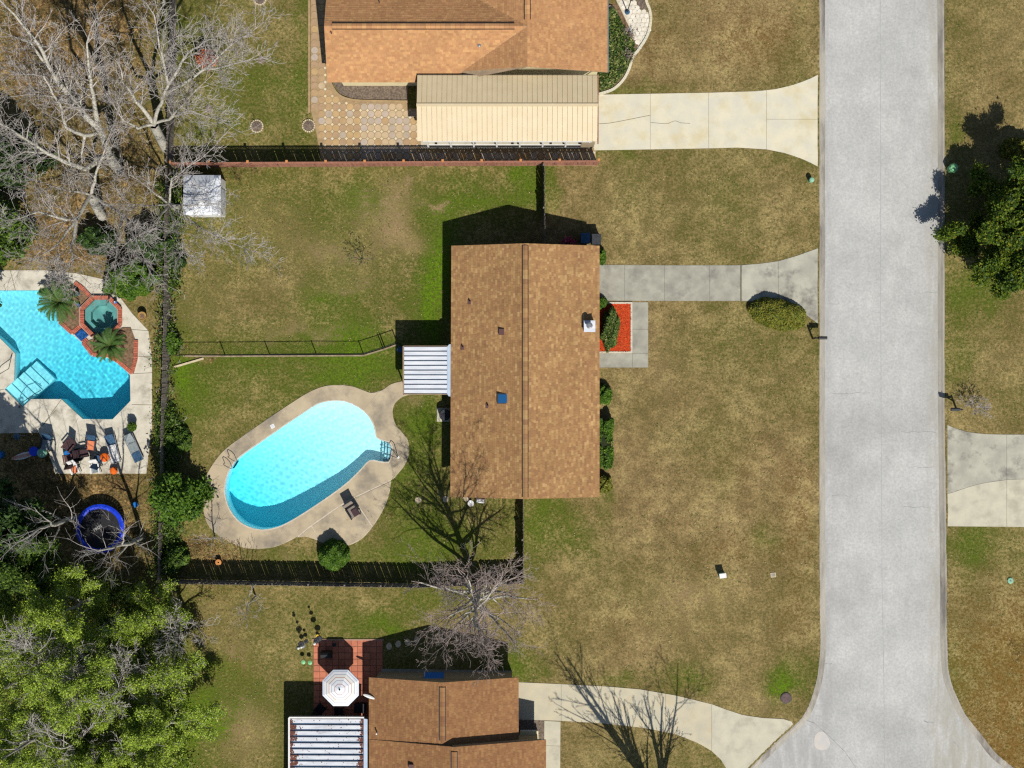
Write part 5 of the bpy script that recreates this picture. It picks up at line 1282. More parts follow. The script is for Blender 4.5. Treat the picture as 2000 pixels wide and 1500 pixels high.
shrub('hedge', 'loose olive bush at the south east corner of the middle house', (1180,945), .48, .58, .8, 5, PAL_OLIVE, 2600, .06, group=GH)
shrub('shrub', 'tall mottled shrub in the orange mulch bed', (1191,643), .55, 1.32, 1.2, 6, PAL_BED, 7000, .055)
shrub('shrub', 'small green bush at the driveway corner of the mulch bed', (1174,592), .34, .34, .7, 7, PAL_HEDGE, 1400, .055)
shrub('shrub', 'small green bush at the north east corner of the middle house', (1173,502), .3, .5, .8, 8, PAL_HEDGE, 1600, .055)
for lb, q, rx_, ry_, h_, sd, pl, nl in (('dark green shrub beside the spa', (258,545), 1.7, 1.25, 2.3, 9, PAL_HEDGE, 9000), ('dark green shrub beneath the bare twigs by the fence', (300,478), 1.6, 1.1, 2.2, 10, PAL_DARK, 6000),
        ('small green shrub inside the fence corner of the back lawn', (340,508), .8, .7, 1.2, 11, PAL_DARK, 3000), ('green shrub growing through the old fence by the black chain link', (339,668), .5, .75, 1.2, 12, PAL_HEDGE, 3000),
        ('dark shrub under the bare tree above the angular pool', (195,470), 1.2, .9, 1.6, 13, PAL_DARK, 4500), ('sprawling green shrub on the left edge under the limbs', (28,290), 1.4, 1.2, 1.6, 14, PAL_DARK, 4500),
        ('low green bush at the fence below the small pool ladder', (345,860), 1.0, .9, 1.3, 16, PAL_MID, 4000), ('dark bush at the fence corner by the bottom left woods', (345,1085), .9, .8, 1.4, 18, PAL_MID, 3500),
        ('olive bush behind the palm shaped shrub on the right edge', (1985,292), 1.1, .65, 1.6, 19, PAL_OLIVE, 5000)):
    shrub('shrub', lb, q, rx_, ry_, h_, sd, pl, nl, .075)
shrub('shrub', 'red leaved bush on the top left lawn behind bare branches', (405,118), .62, .62, 1.5, 20, PAL_REDL, 2600, .06)
# ground cover bed along the front of the north house
gc = MB().prism(poly([(1150,15),(1205,8),(1225,45),(1250,95),(1236,118),(1218,150),(1198,170),(1168,182),(1150,182)]), -.05, .03); gc.build('planting_bed_soil', MT['soil'], kind='structure')
rn_ = np.random.RandomState(77); ps = []
GCp = [(1165,22),(1200,16),(1215,45),(1238,85),(1240,100),(1232,118),(1214,150),(1196,168),(1166,180)]
while len(ps) < 9000:
    x, y = rn_.uniform(1160, 1245), rn_.uniform(10, 182)
    if inpoly(x, y, GCp): ps.append(tuple(G(x, y, .1 + .45 * rn_.rand() ** .6 * (1 if x < 1222 else .6))))
gcv = leaves_mesh(np.array(ps), .06, PAL_BED, rn_, 'ground_cover', MT['leaf'], None); gcv['kind'] = 'stuff'; gcv['label'] = 'low clipped green ground cover in the front bed of the north house'

# tangled undergrowth along the western fence
rn_ = np.random.RandomState(88); ps = []; sg = []; r = random.Random(6)
for k in range(420):
    y = rn_.uniform(350, 1125); x = np.interp(y, [330, 640, 880, 1130], [338, 331, 326, 322]) + rn_.normal() * 9 + (6 if y > 820 else 0)
    if 690 < y < 800 and rn_.rand() < .6: continue
    p = G(x, y, 0); hh = rn_.uniform(.4, 1.7)
    if rn_.rand() < .5:
        q = p
        for i in range(4): q2 = q + Vector((r.gauss(0, .16), r.gauss(0, .16), hh / 4)); sg.append((q, q2, .014, .012)); q = q2
    if y > 800 or y < 560 or rn_.rand() < .3:
        n_ = 46; c0 = np.array([p.x, p.y, hh * .6]); ps.append(c0 + rn_.normal(size=(n_, 3)) * np.array([.24, .24, .25]))
ps = np.concatenate(ps); ps[:, 2] = np.abs(ps[:, 2]) + .03
br = leaves_mesh(ps, .05, PAL_MID, rn_, 'undergrowth', MT['leaf'], None); br['kind'] = 'stuff'; br['label'] = 'tangled green undergrowth along the old western fence'
root = thing('brush', 'x', 'x'); tb = tubes_mesh(sg, 'dead_brush', MT['twig_pale'], root); tb.parent = None; bpy.data.objects.remove(root); tb['kind'] = 'stuff'; tb['label'] = 'dry grey brush along the old western fence'

for lb, q, hh, sd in (('pale leafless tree rising through the bottom left woods near the left edge', (175,1230), 12.5, 141), ('pale leafless tree rising through the right half of the bottom left woods', (290,1300), 10.5, 142), ('pale leafless tree near the bottom edge of the woods', (215,1400), 12, 143), ('thin pale leafless tree where the woods meet the south lawn', (372,1210), 7, 144)):
    auto_bare(lb, q, hh, sd, group='bare winter trees in the woods', tr=.16, limbs=9, kids=(5, 5, 3), spread=.9, minr=.011)
rn_ = np.random.RandomState(91); ps = []
WO = [(-20,1120),(120,1090),(300,1150),(340,1200),(352,1290),(330,1330),(372,1380),(372,1520),(-20,1520)]
while len(ps) < 1500:
    x, y = rn_.uniform(-20, 372), rn_.uniform(1090, 1520)
    if inpoly(x, y, WO): ps.append((x, y))
cc_ = np.array([tuple(G(x, y, 0)) for x, y in ps]); n_ = 34
pp = np.repeat(cc_, n_, 0) + rn_.normal(size=(len(cc_) * n_, 3)) * np.array([.3, .3, .0]); pp[:, 2] = np.abs(rn_.normal(size=len(pp))) * .5 + .05
ug = leaves_mesh(pp, .05, PAL_FRESH, rn_, 'woodland_undergrowth', MT['leaf'], None, boost=2.2); ug['kind'] = 'stuff'; ug['label'] = 'green undergrowth on the floor of the bottom left woods'
# ---------------------------------------------------------------- mulch bed by the front door
BEDM = [(1150,593.5),(1231.5,593.5),(1231.5,686.5),(1150,686.5)]
bed = MB().prism(poly(BEDM), -.05, .035).build('mulch_bed', MT['mulch_red_base'], kind='structure')
rm = random.Random(12); ch = MB(); pr = [c(240,92,34), c(222,68,24), c(190,52,20), c(250,128,58), c(170,84,50)]
for i in range(4200):
    x, y = rm.gauss(0, 1.6) + rm.uniform(1172, 1231), rm.gauss(0, 1.6) + rm.uniform(594, 686); p = G(x, y, .036 if 1160 < x < 1231 and 594 < y < 686 else .082); s_ = rm.uniform(.02, .05); a = rm.uniform(0, 3.14); ca, sa = math.cos(a) * s_, math.sin(a) * s_; t_ = rm.uniform(0, .03)
    ch.add([p + Vector((-ca, -sa, 0)), p + Vector((sa * .35, -ca * .35, t_)), p + Vector((ca, sa, t_)), p + Vector((-sa * .35, ca * .35, .004))], [(0, 1, 2, 3)], rm.choice(pr))
ch.build('mulch_chips', MT['mulch_red'], bed, kind='stuff')

# ---------------------------------------------------------------- small white shed in the back corner of the lawn
sh = thing('shed', 'small white hip roofed shed under bare twigs in the lawn corner', 'shed', G(395,378))
def GP(x, y, z): return G(x, y, z)
e = [GP(358,420,2.0), GP(431,420,2.0), GP(431,342,2.0), GP(358,342,2.0)]; r0, r1 = GP(394,395,2.55), GP(394,366,2.55)
e[3].x = e[0].x; e[2].x = e[1].x
t = MB(); t.add(e + [r0, r1] + [q - Vector((0, 0, .08)) for q in e], [(0, 1, 4), (1, 2, 5, 4), (2, 3, 5), (3, 0, 4, 5), (0, 6, 7, 1), (1, 7, 8, 2), (2, 8, 9, 3), (3, 9, 6, 0)]); rfs = t.build('roof', MT['metal_white'], sh)
t = MB()
for i in range(1, 9):
    f_ = i / 9; a = e[1].lerp(e[2], f_); b = r0.lerp(r1, min(1, max(0, (f_ - .3) / .4))); t.bar(a + Vector((0, 0, .01)), b + Vector((0, 0, .01)), .03, .03)
    a = e[0].lerp(e[3], f_); t.bar(a + Vector((0, 0, .01)), b + Vector((0, 0, .01)), .03, .03)
for i in range(1, 8):
    f_ = i / 8; a = e[0].lerp(e[1], f_); b = a.lerp(r0, .9 - abs(f_ - .5)); t.bar(a + Vector((0, 0, .01)), b + Vector((0, 0, .01)), .03, .03)
t.build('roof_rib', MT['plain_white'], rfs, kind='stuff')
walls(sh, [(e[0].x + .1, e[0].y + .1), (e[1].x - .1, e[0].y + .1), (e[1].x - .1, e[2].y - .1), (e[0].x + .1, e[2].y - .1)], 2.0, MT['plain_white'], .06)
MB().box(e[1].x - .12, e[1].x - .06, (e[0].y + e[2].y) / 2 - .5, (e[0].y + e[2].y) / 2 + .5, .05, 1.8).build('door', MT['metal_white'], sh)

# ---------------------------------------------------------------- utilities along the street
def pedestal(label, px, py, r, h, mat, grp):
    p = G(px, py); t = thing('utility_pedestal', label, 'utility box', p, grp)
    MB().lathe(p.x, p.y, [(r, 0), (r, h * .75)], 8).build('body', mat, t); MB().lathe(p.x, p.y, [(r * 1.18, h * .72), (r * 1.18, h * .84), (r * .9, h), (r * .3, h * 1.04)], 8).build('lid', mat, t)
pedestal('pale green round utility pedestal on the grass across the road', 1856, 331, .26, .85, MT['green_post'], 'green utility pedestals')
pedestal('small teal utility pedestal in the front lawn corner by the road', 1582.5, 353, .15, .55, MT['green_box'], 'green utility pedestals')
p = G(1973, 1134); t = thing('utility_cover', 'flat pale green utility lid in the grass across the road', 'utility cover', p); MB().lathe(p.x, p.y, [(.2, 0), (.2, .07), (.15, .09)], 8).build('lid', MT['green_box'], t); MB().lathe(p.x, p.y, [(.06, .05), (.06, .12)], 6).build('bolt', MT['grey_metal'], t)
p = G(1409, 1122); t = thing('utility_box', 'white utility box standing on the front lawn', 'utility box', p); MB().obox(p.x, p.y, .12, .2, .13, 0, .62).build('cabinet', MT['green_box'], t); MB().obox(p.x, p.y, .12, .22, .15, .6, .67).build('lid', MT['plain_white'], t)
p = G(1510, 1123); t = thing('meter_cover', 'square flat concrete meter cover in the front lawn', 'utility cover', p); MB().obox(p.x, p.y, .1, .17, .15, -.02, .04).build('frame', MT['stone'], t); MB().obox(p.x, p.y, .1, .12, .1, .0, .05).build('lid', MT['concrete_grey'], t)
p = G(1535, 1363); t = thing('manhole_cover', 'round rusty manhole cover in the grass near the corner driveway', 'manhole cover', p)
MB().lathe(p.x, p.y, [(.36, -.02), (.36, .035), (.33, .045)], 28).build('rim', MT['dark_grey'], t); k = MB().lathe(p.x, p.y, [(.31, .03), (.31, .055)], 28)
for i in range(-2, 3):
    for j in range(-2, 3): k.box(p.x + i * .1 - .03, p.x + i * .1 + .03, p.y + j * .1 - .03, p.y + j * .1 + .03, .05, .063)
k.build('lid', MT['iron'], t)
# mailboxes
def mailbox(label, px, py, dirx, mat, hgt=1.15, arm=.42):
    p = G(px, py); t = thing('mailbox', label, 'mailbox', p, 'mailboxes along the road')
    MB().box(p.x - .05, p.x + .05, p.y - .05, p.y + .05, 0, hgt).build('post', mat, t)
    a = MB(); a.bar((p.x, p.y, hgt - .12), (p.x + dirx * arm, p.y, hgt - .12), .09, .09); a.bar((p.x, p.y, hgt - .5), (p.x + dirx * arm * .7, p.y, hgt - .14), .05, .05); a.build('arm', mat, t)
    m = MB(); x = p.x + dirx * arm * .95; n = 8; v = []; L_ = .27
    for xx in (x - L_, x + L_):
        v += [(xx, p.y - .1, hgt - .07), (xx, p.y + .1, hgt - .07)] + [(xx, p.y + .1 * math.cos(math.pi * i / n), hgt + .07 + .1 * math.sin(math.pi * i / n)) for i in range(n + 1)]
    k = n + 3; m.add(v, [tuple(range(k)), tuple(reversed(range(k, 2 * k)))] + [(i, (i + 1) % k, (i + 1) % k + k, i + k) for i in range(k)]); m.build('box', mat, t)
    f = MB(); f.box(x - .1, x - .07, p.y + .11, p.y + .125, hgt, hgt + .22); f.build('flag', MT['brown_metal'], t)
mailbox('black mailbox on a post beside the oval shrub', 1587, 661, 1, MT['black'])
mailbox('dark mailbox on a post across the road near the blotched driveway', 1868, 799, -1, MT['dark_grey'], 1.2, .5)
auto_bare('small bare round shrub beside the mailbox across the road', (1897,795), 1.7, 61, tr=.03, limbs=12, kids=(6, 5), spread=1.1, fork=.02, lr=.6)
# lamp post in the north front walk
p = G(1225, 24); t = thing('lamp_post', 'tall dark lamp post on a round base in the white stone walk', 'lamp post', p)
MB().lathe(p.x, p.y, [(.17, .02), (.17, .1), (.06, .16)], 18).build('base', MT['navy'], t); MB().tube((p.x, p.y, .1), (p.x, p.y, 3.2), .035, .03, 10).build('pole', MT['dark_grey'], t); MB().lathe(p.x, p.y, [(.08, 3.15), (.18, 3.3), (.18, 3.6), (.06, 3.72)], 10).build('lantern', MT['black'], t)
# white flagstone walk and curved edging of the north house
FW = [(1196,-40),(1204,2),(1216,26),(1232,60),(1243,88),(1246,104),(1258,84),(1267,62),(1270,40),(1266,24),(1250,20),(1240,2),(1236,-40)]
fw = MB().prism(poly(FW), -.05, .022).build('walkway', MT['mortar_pale'], kind='structure'); rfx = random.Random(3); fwp = poly(FW); k = 0
for i in range(9):
    for j in range(16):
        x, y = 1200 + i * 9 + (j % 2) * 4 + rfx.uniform(-1, 1), -20 + j * 8.6 + rfx.uniform(-1, 1); q = G(x, y)
        if inpoly(q.x, q.y, fwp):
            n_ = rfx.choice((5, 6, 7)); a0 = rfx.uniform(0, 6)
            pts = [(q.x + (.165 + rfx.uniform(-.03, .03)) * math.cos(a0 + 2 * math.pi * a / n_), q.y + (.155 + rfx.uniform(-.03, .03)) * math.sin(a0 + 2 * math.pi * a / n_)) for a in range(n_)]
            s_ = rfx.uniform(.9, 1.08); MB().prism(pts, .0, .04, col=(s_, s_, s_, 1)).build('flagstone', MT['flagstone'], fw)
eg = MB(); el = catmull([(1258,-40),(1262,0),(1269,20),(1271,42),(1264,70),(1248,96),(1236,112),(1229,134),(1220,152),(1208,166),(1194,176),(1170,184)], 5)
for a, b in zip(el[:-1], el[1:]):
    A, B = G(*a, .05), G(*b, .05); eg.bar(A, B + (B - A) * .05, .17, .13)
eg.build('garden_edging', MT['concrete_yellow'], kind='structure')
mb = MB().prism(poly([(1240,-40),(1244,8),(1252,18),(1264,20),(1258,-6),(1255,-40)]), -.05, .03); mb.build('mulch_bed', MT['mulch'], kind='structure')
for lb, q, sd in (('twiggy purple shrub at the front bed rim by the white flagstones', (1226,70), 31), ('brown twiggy shrub at the front bed rim beside the curved edging', (1224,108), 32)):
    auto_bare(lb, q, .75, sd, group='twiggy shrubs in the north front bed', tr=.02, limbs=12, kids=(6, 5), spread=1.3, fork=.02, lr=.8, twig='twig_brown')
# orange boulder at the front door
p = G(1192, 15); t = thing('boulder', 'pale orange boulder at the head of the ground cover bed', 'boulder', p); m = MB().lathe(p.x, p.y, [(.14, 0), (.17, .1), (.12, .2), (.04, .24)], 7); m.build('rock', MT['stone'], t)

# ---------------------------------------------------------------- tree rings in the north lawn
for lb, q, r_, h_ in (('edged ring of mulch around a sapling nearest the lattice fence', (502,247), .36, 1.1), ('grassy edged ring around a sapling beside the paver patio', (603,246), .36, .9), ('plain dark ring of mulch in the middle of the top left lawn', (510,117), .27, 0), ('edged ring of mulch at the top edge of the photo', (508,-2), .36, .9), ('small ring of mulch near the fence behind the bare limbs', (408,212), .27, 0)):
    p = G(*q); t = thing('tree_ring', lb, 'tree ring', p, 'tree rings in the top left lawn'); MB().lathe(p.x, p.y, [(r_, -.02), (r_ * .9, .05), (r_ * .3, .07)], 18).build('mulch', MT['mulch'], t)
    e_ = MB(); n_ = 18
    if r_ > .3:
        for i in range(n_): a = 2 * math.pi * i / n_; e_.obox(p.x + (r_ + .03) * math.cos(a), p.y + (r_ + .03) * math.sin(a), a, .045, .05, -.02, .1)
        e_.build('edging_blocks', MT['stone'], t, kind='stuff')
    if h_:
        r = random.Random(int(q[0])); sg, tp_ = [], []; grow(r, p, Vector((0, .05, 1)), h_, .018, 0, sg, tp_, .05, (5, 3), .45, .007); tubes_mesh(sg, 'sapling', MT['bark_grey'], t)
p = G(706, 506); t = thing('sapling', 'tiny leafless sapling in the middle of the back lawn', 'sapling', p); r = random.Random(4); sg, tp_ = [], []
for k in range(3): grow(r, p, Vector((r.uniform(-.4, .4), r.uniform(-.3, .3), 1)), 1.5, .025, 0, sg, tp_, .05, (5, 3), .5, .010)
tubes_mesh(sg, 'branches', MT['bark_grey'], t); leaves_mesh(np.array([tuple(q[0]) for q in tp_ if r.random() < .5]), .03, PAL_MID, np.random.RandomState(3), 'leaves', MT['leaf'], t)

# ---------------------------------------------------------------- round the middle house
p = G(866, 810); t = thing('air_conditioner', 'round dark air conditioner on a pale concrete pad by the house wall', 'air conditioner', p)
MB().box(p.x - .42, p.x + .55, p.y - .45, p.y + .45, -.02, .09).build('pad', MT['concrete'], t); q = p + Vector((.12, 0, 0)); MB().lathe(q.x, q.y, [(.36, .09), (.36, .75), (.33, .8)], 24).build('casing', MT['dark_grey'], t)
g_ = MB(); 
for k in range(12): a = k * math.pi / 6; g_.tube((q.x, q.y, .83), (q.x + .33 * math.cos(a), q.y + .33 * math.sin(a), .82), .008, n=4)
g_.lathe(q.x, q.y, [(.1, .8), (.1, .85)], 14); g_.build('fan_guard', MT['black'], t)
for lb, q, mt in (('large dark blue wheeled bin by the north east house corner', (1142,468), 'navy'), ('dark grey storage bin at the north east house corner', (1163,470), 'dark_grey')):
    p = G(*q); t = thing('wheeled_bin', lb, 'bin', p, 'bins at the north wall'); MB().box(p.x - .27, p.x + .27, p.y - .3, p.y + .3, .05, .95).build('body', MT[mt], t); MB().box(p.x - .3, p.x + .3, p.y - .33, p.y + .33, .94, 1.02).build('lid', MT[mt], t)
    for s_ in (-1, 1): MB().tube((p.x + s_ * .2, p.y + .3, .1), (p.x + s_ * .26, p.y + .3, .1), .1, n=12).build('wheel', MT['black'], t)
p = G(1112, 472); t = thing('flower_planter', 'planter of pink flowers in the shade by the north house wall', 'planter', p); MB().lathe(p.x, p.y, [(.2, 0), (.3, .35), (.26, .35)], 14).build('pot', MT['terracotta'], t)
rn_ = np.random.RandomState(9); ps = np.array(p) + rn_.normal(size=(260, 3)) * np.array([.2, .12, .08]) + np.array([0, 0, .5]); leaves_mesh(ps, .05, [c(214,70,120), c(180,50,100), c(60,90,40)], rn_, 'flowers', MT['leaf'], t)
for i, (q, lb) in enumerate((((817,976.5), 'pale stepping stone farthest west in the grass south of the middle house'), ((870.5,975), 'pale stepping stone nearest the south west house corner'), ((910,973), 'pale stepping stone under the south eave'))):
    p = G(*q); t = MB(); r = random.Random(i); t.prism([(p.x + .22 * math.cos(a) * r.uniform(.85, 1.1), p.y + .22 * math.sin(a) * r.uniform(.85, 1.1)) for a in [k * math.pi / 4 for k in range(8)]], -.02, .05); o = t.build('stepping_stone', MT['stone']); tag(o, lb, 'stepping stone', 'stepping stones by the south wall')
p = G(921, 979); t = thing('satellite_dish', 'small round white dish at the south wall of the middle house', 'satellite dish', p); MB().tube(p, p + Vector((0, 0, 1.6)), .025, n=8).build('pole', MT['grey_metal'], t); MB().lathe(p.x, p.y, [(.05, 1.55), (.18, 1.66), (.2, 1.7), (.17, 1.69), (.04, 1.62)], 18).build('dish', MT['plain_white'], t)
p = G(939, 976); t = thing('hose_reel', 'white hose reel at the south wall of the middle house', 'hose reel', p); MB().tube(p + Vector((-.25, 0, .4)), p + Vector((.25, -.05, .4)), .16, n=14).build('drum', MT['plain_white'], t); fr = MB(); fr.box(p.x - .28, p.x - .25, p.y - .15, p.y + .15, 0, .5); fr.box(p.x + .25, p.x + .28, p.y - .2, p.y + .1, 0, .5); fr.build('frame', MT['grey_metal'], t)
for q in ((800,684),):
    p = G(783, 683); t = thing('barrel', 'small dark drum in the shade at the awning corner', 'barrel', p); MB().lathe(p.x, p.y, [(.2, 0), (.23, .3), (.2, .6)], 16).build('body', MT['dark_grey'], t); MB().lathe(p.x, p.y, [(.21, .6), (.21, .64)], 16).build('lid', MT['navy'], t)

# pool furniture of the middle house
def pool_ladder(label, a, b, inward, grp='stainless rails of the oval pool'):
    A, B = G(*a), G(*b); t = thing('pool_ladder', label, 'pool ladder', (A + B) / 2, grp); I = Vector((inward[0], inward[1], 0)).normalized()
    for q in (A, B): MB().path([q - I * .38 + Vector((0, 0, .03)), q - I * .38 + Vector((0, 0, .55)), q - I * .25 + Vector((0, 0, .72)), q + Vector((0, 0, .76)), q + I * .18 + Vector((0, 0, .6)), q + I * .22 + Vector((0, 0, -.6))], .022, 8).build('rail', MT['steel'], t)
    for z in (-.2, -.45): MB().bar(A + I * .22 + Vector((0, 0, z)), B + I * .22 + Vector((0, 0, z)), .08, .03).build('rung', MT['steel'], t)
pool_ladder('bent steel ladder at the deep west end of the oval pool', (449,911), (458,897), (1, -.62))
A = G(765, 886); t = thing('pool_handrail', 'curved steel handrail over the pool steps', 'handrail', A, 'stainless rails of the oval pool')
MB().path([G(777,893,.03), G(777,892,.6), G(774,884,.85), G(768,878,.8), G(762,875,.4), G(756,873,-.3)], .022, 8).build('rail', MT['steel'], t)
MB().path([G(777,893,.03), G(772,893,.5), G(764,890,.75), G(752,886,.3), G(744,884,-.5)], .022, 8).build('rail', MT['steel'], t); MB().lathe(G(778,893).x, G(778,893).y, [(.09, .03), (.09, .06)], 12).build('flange', MT['plain_white'], t)
p = G(532.5, 832.5); t = thing('skimmer_lid', 'small square white skimmer lid on the pool deck', 'lid', p); MB().obox(p.x, p.y, .5, .13, .13, .03, .05).build('plate', MT['plain_white'], t); MB().obox(p.x, p.y, .5, .09, .09, .045, .055).build('panel', MT['metal_white'], t)
def lounge_chair(name, label, px, py, ang, frame, seat, cushion=None, grp=None, cat='chair', w=.33, d=.36):
    t = thing(name, label, cat, G(px, py, .035), grp, ang); B = lambda: MB()
    for sx in (-1, 1):
        for sy in (-1, 1): B().box(sx * w - .025, sx * w + .025, sy * d - .025, sy * d + .025, 0, .42 if sy < 0 else .6).build('leg', frame, t, local=True)
        B().box(sx * w - .04, sx * w + .04, -d - .05, d, .58, .62).build('armrest', frame, t, local=True)
    B().box(-w, w, -d, d - .02, .34, .40).build('seat', seat, t, local=True)
    if cushion: B().box(-w + .05, w - .05, -d + .0, d - .1, .401, .47).build('cushion', cushion, t, local=True)
    k = MB(); k.add([(-w, d - .04, .36), (w, d - .04, .36), (w, d + .28, .92), (-w, d + .28, .92), (-w, d + .0, .34), (w, d + .0, .34), (w, d + .32, .90), (-w, d + .32, .90)], [(0, 1, 2, 3), (7, 6, 5, 4), (0, 4, 5, 1), (1, 5, 6, 2), (2, 6, 7, 3), (3, 7, 4, 0)]); k.build('backrest', seat, t, local=True)
    return t
ch_ = lounge_chair('patio_chair', 'dark patio chair with maroon cushion on the pool deck', 691, 998, math.radians(32), MT['black'], MT['tan_fabric'], None, w=.33, d=.36)
k = MB(); k.box(-.1, .3, -.36, .12, .401, .48); k.build('cushion', MT['maroon'], ch_, local=True)
k = MB(); 
for i in range(7): k.box(-.3 + .09 * i, -.24 + .09 * i, .33, .35, .4, .5)
k.add([(-.34, .30, .38), (.34, .30, .38), (.34, .70, .95), (-.34, .70, .95)], [(0, 1, 2, 3)]); k.build('back_slats', MT['black'], ch_, local=True)

# ---------------------------------------------------------------- around the angular pool
def sago(label, px, py, r_, n, seed, trunk=.5):
    p = G(px, py); t = thing('sago_palm', label, 'palm', p, 'sago palms by the spa'); q = random.Random(seed)
    MB().lathe(p.x, p.y, [(.16, 0), (.2, trunk * .6), (.13, trunk), (.03, trunk + .08)], 12).build('trunk', MT['bark_grey'], t)
    meshes = []
    for v in range(3):
        m = MB(); L_ = r_; k = 22; tz = trunk + .05
        pts = [Vector((0, L_ * s_, .55 * math.sin(s_ * 2.5) * (r_ / 1.4) * (.8 + .2 * v) - .25 * s_ * s_)) for s_ in [i / k for i in range(k + 1)]]
        for i, (a, b) in enumerate(zip(pts[:-1], pts[1:])):
            s_ = i / k; m.bar(a, b, .03 * (1.2 - s_), .02, (.10, .13, .03, 1))
            ln = .26 * math.sin(min(1, s_ * 1.6 + .12) * math.pi * .5) * (1.0 - s_ * .55) * r_ / 1.4
            for sd in (-1, 1):
                j = q.uniform(.85, 1.2); g_ = (.055 * j, .12 * j, .02 * j, 1) if v else (.08 * j, .15 * j, .03 * j, 1)
                for o in (0, .5):
                    a2 = a.lerp(b, o); e = a2 + Vector((sd * ln, ln * .75, .06 - .1 * s_)); m.add([a2, a2 + Vector((0, .035, 0)), e], [(0, 1, 2)], g_)
        ob = m.build('frond', MT['leaf'], t, local=True); meshes.append(ob.data); bpy.data.objects.remove(ob)
    for i in range(n):
        ob = bpy.data.objects.new('frond', q.choice(meshes)); COL.objects.link(ob); ob.parent = t; ob.location = (0, 0, trunk + .02)
        ob.rotation_euler = (q.uniform(-.25, .35), q.uniform(-.2, .2), i * 2.39996 + q.uniform(-.1, .1)); s_ = q.uniform(.8, 1.05); ob.scale = (s_, s_, s_)
sago('larger sago palm with spreading fronds beside the spa and bare shrub', 121, 590, 1.42, 46, 1); sago('smaller sago palm in the bed south east of the spa', 220, 676, 1.2, 36, 2)
auto_bare('grey leafless round shrub north of the larger sago palm', (118,551), 1.5, 71, tr=.05, limbs=14, kids=(7, 5), spread=1.1, fork=.02, lr=.62)
def pot(label, px, py, r_, h_, mat, plant=None, seed=0, z=.03, pal=PAL_MID):
    p = G(px, py, z); t = thing('flower_pot', label, 'pot', p, 'pots around the angular pool'); MB().lathe(p.x, p.y, [(r_ * .7, z), (r_, z + h_), (r_ * .88, z + h_), (r_ * .85, z + h_ - .05)], 20).build('pot', mat, t); MB().lathe(p.x, p.y, [(r_ * .86, z + h_ - .06), (r_ * .4, z + h_ - .04)], 16).build('soil', MT['soil'], t)
    if plant:
        g_ = np.random.RandomState(seed); u = g_.normal(size=(700, 3)); u /= np.linalg.norm(u, axis=1)[:, None]; leaves_mesh(np.array(p) + np.array([0, 0, h_ + plant * .7]) + u * plant * g_.uniform(.7, 1, size=(700, 1)), .05, pal, g_, 'plant', MT['leaf'], t)
pot('round yellow ochre pot on the concrete east of the spa', 281, 618, .29, .5, MT['terracotta']); pot('pot with round green plant above the grey sun lounger', 263, 833, .2, .45, MT['dark_grey'], .28, 3, pal=PAL_HEDGE)
pot('tall teal glazed pot behind the larger sago palm', 153, 574, .15, .5, MT['teal'], z=.09); pot('small turquoise pot at the brick rim of the spa', 155, 597, .12, .28, MT['blue_plastic'], z=.09)
p = G(216, 575, .03); t = thing('spa_handrail', 'tall bent dark handrail at the spa entry', 'handrail', p); MB().path([G(233,583,.03), G(231,580,.7), G(226,571,.95), G(220,572,.95), G(214,582,.7), G(211,592,.1)], .022, 8).build('rail', MT['dark_grey'], t); MB().path([G(228,577,.03), G(222,572,.6), G(214,580,.75), G(207,596,.1)], .022, 8).build('rail', MT['dark_grey'], t)
p = G(226, 590, .25); t = thing('water_jug', 'small blue and white container on the spa rim', 'container', p); MB().lathe(p.x, p.y, [(.09, .25), (.1, .4), (.05, .45)], 12).build('body', MT['blue_plastic'], t); MB().lathe(p.x, p.y, [(.04, .45), (.04, .5)], 10).build('cap', MT['plain_white'], t)
for lb, path_ in (('dark handrail bending into the angular pool steps', [(38,795,.03), (38,792,.7), (48,783,.9), (66,770,.6), (80,762,-.2)]), ('thin dark handrail at the left edge of the angular pool', [(-10,738,.03), (0,730,.75), (17,720,.85), (24,690,.05)])):
    t = thing('pool_handrail', lb, 'handrail', G(*path_[0]), 'handrails of the angular pool'); MB().path([G(*q) for q in path_], .022, 8).build('rail', MT['dark_grey'], t); q = G(*path_[0]); MB().lathe(q.x, q.y, [(.07, .03), (.07, .06)], 12).build('flange', MT['grey_metal'], t)

GL = 'chairs and loungers on the terrace south of the angular pool'
lounge_chair('terrace_chair', 'slate blue sling chair, leftmost on the terrace below the angular pool', 95, 867, math.radians(-12), MT['dark_grey'], MT['navy'], MT['grey_fabric'], GL)
lounge_chair('terrace_chair', 'salmon chair with dark back facing the angular pool', 182, 868, math.radians(-8), MT['dark_grey'], MT['navy'], MT['salmon'], GL, w=.3, d=.34)
lounge_chair('terrace_chair', 'white and orange folding chair at the lower left of the terrace', 150, 915, math.radians(20), MT['plain_white'], MT['white_fabric'], MT['salmon'], GL, w=.24, d=.26)
lounge_chair('terrace_chair', 'white folding chair with red stripe at the lower edge of the terrace', 190, 914, math.radians(8), MT['plain_white'], MT['white_fabric'], MT['grey_fabric'], GL, w=.26, d=.28)
lounge_chair('terrace_chair', 'dark wooden chair leaning at the fire pit', 138, 871, math.radians(-40), MT['brown_metal'], MT['maroon'], None, GL, w=.27, d=.3)
lounge_chair('terrace_chair', 'dark wooden chair on the lower side of the fire pit', 138, 897, math.radians(190), MT['brown_metal'], MT['brown_metal'], None, GL, w=.27, d=.3)
lounge_chair('terrace_chair', 'black chair right of the fire pit', 168, 884, math.radians(100), MT['black'], MT['maroon'], None, GL, w=.25, d=.27)
lounge_chair('terrace_chair', 'navy chair beneath the round orange cushion', 196, 898, math.radians(160), MT['dark_grey'], MT['navy'], None, GL, w=.25, d=.27)
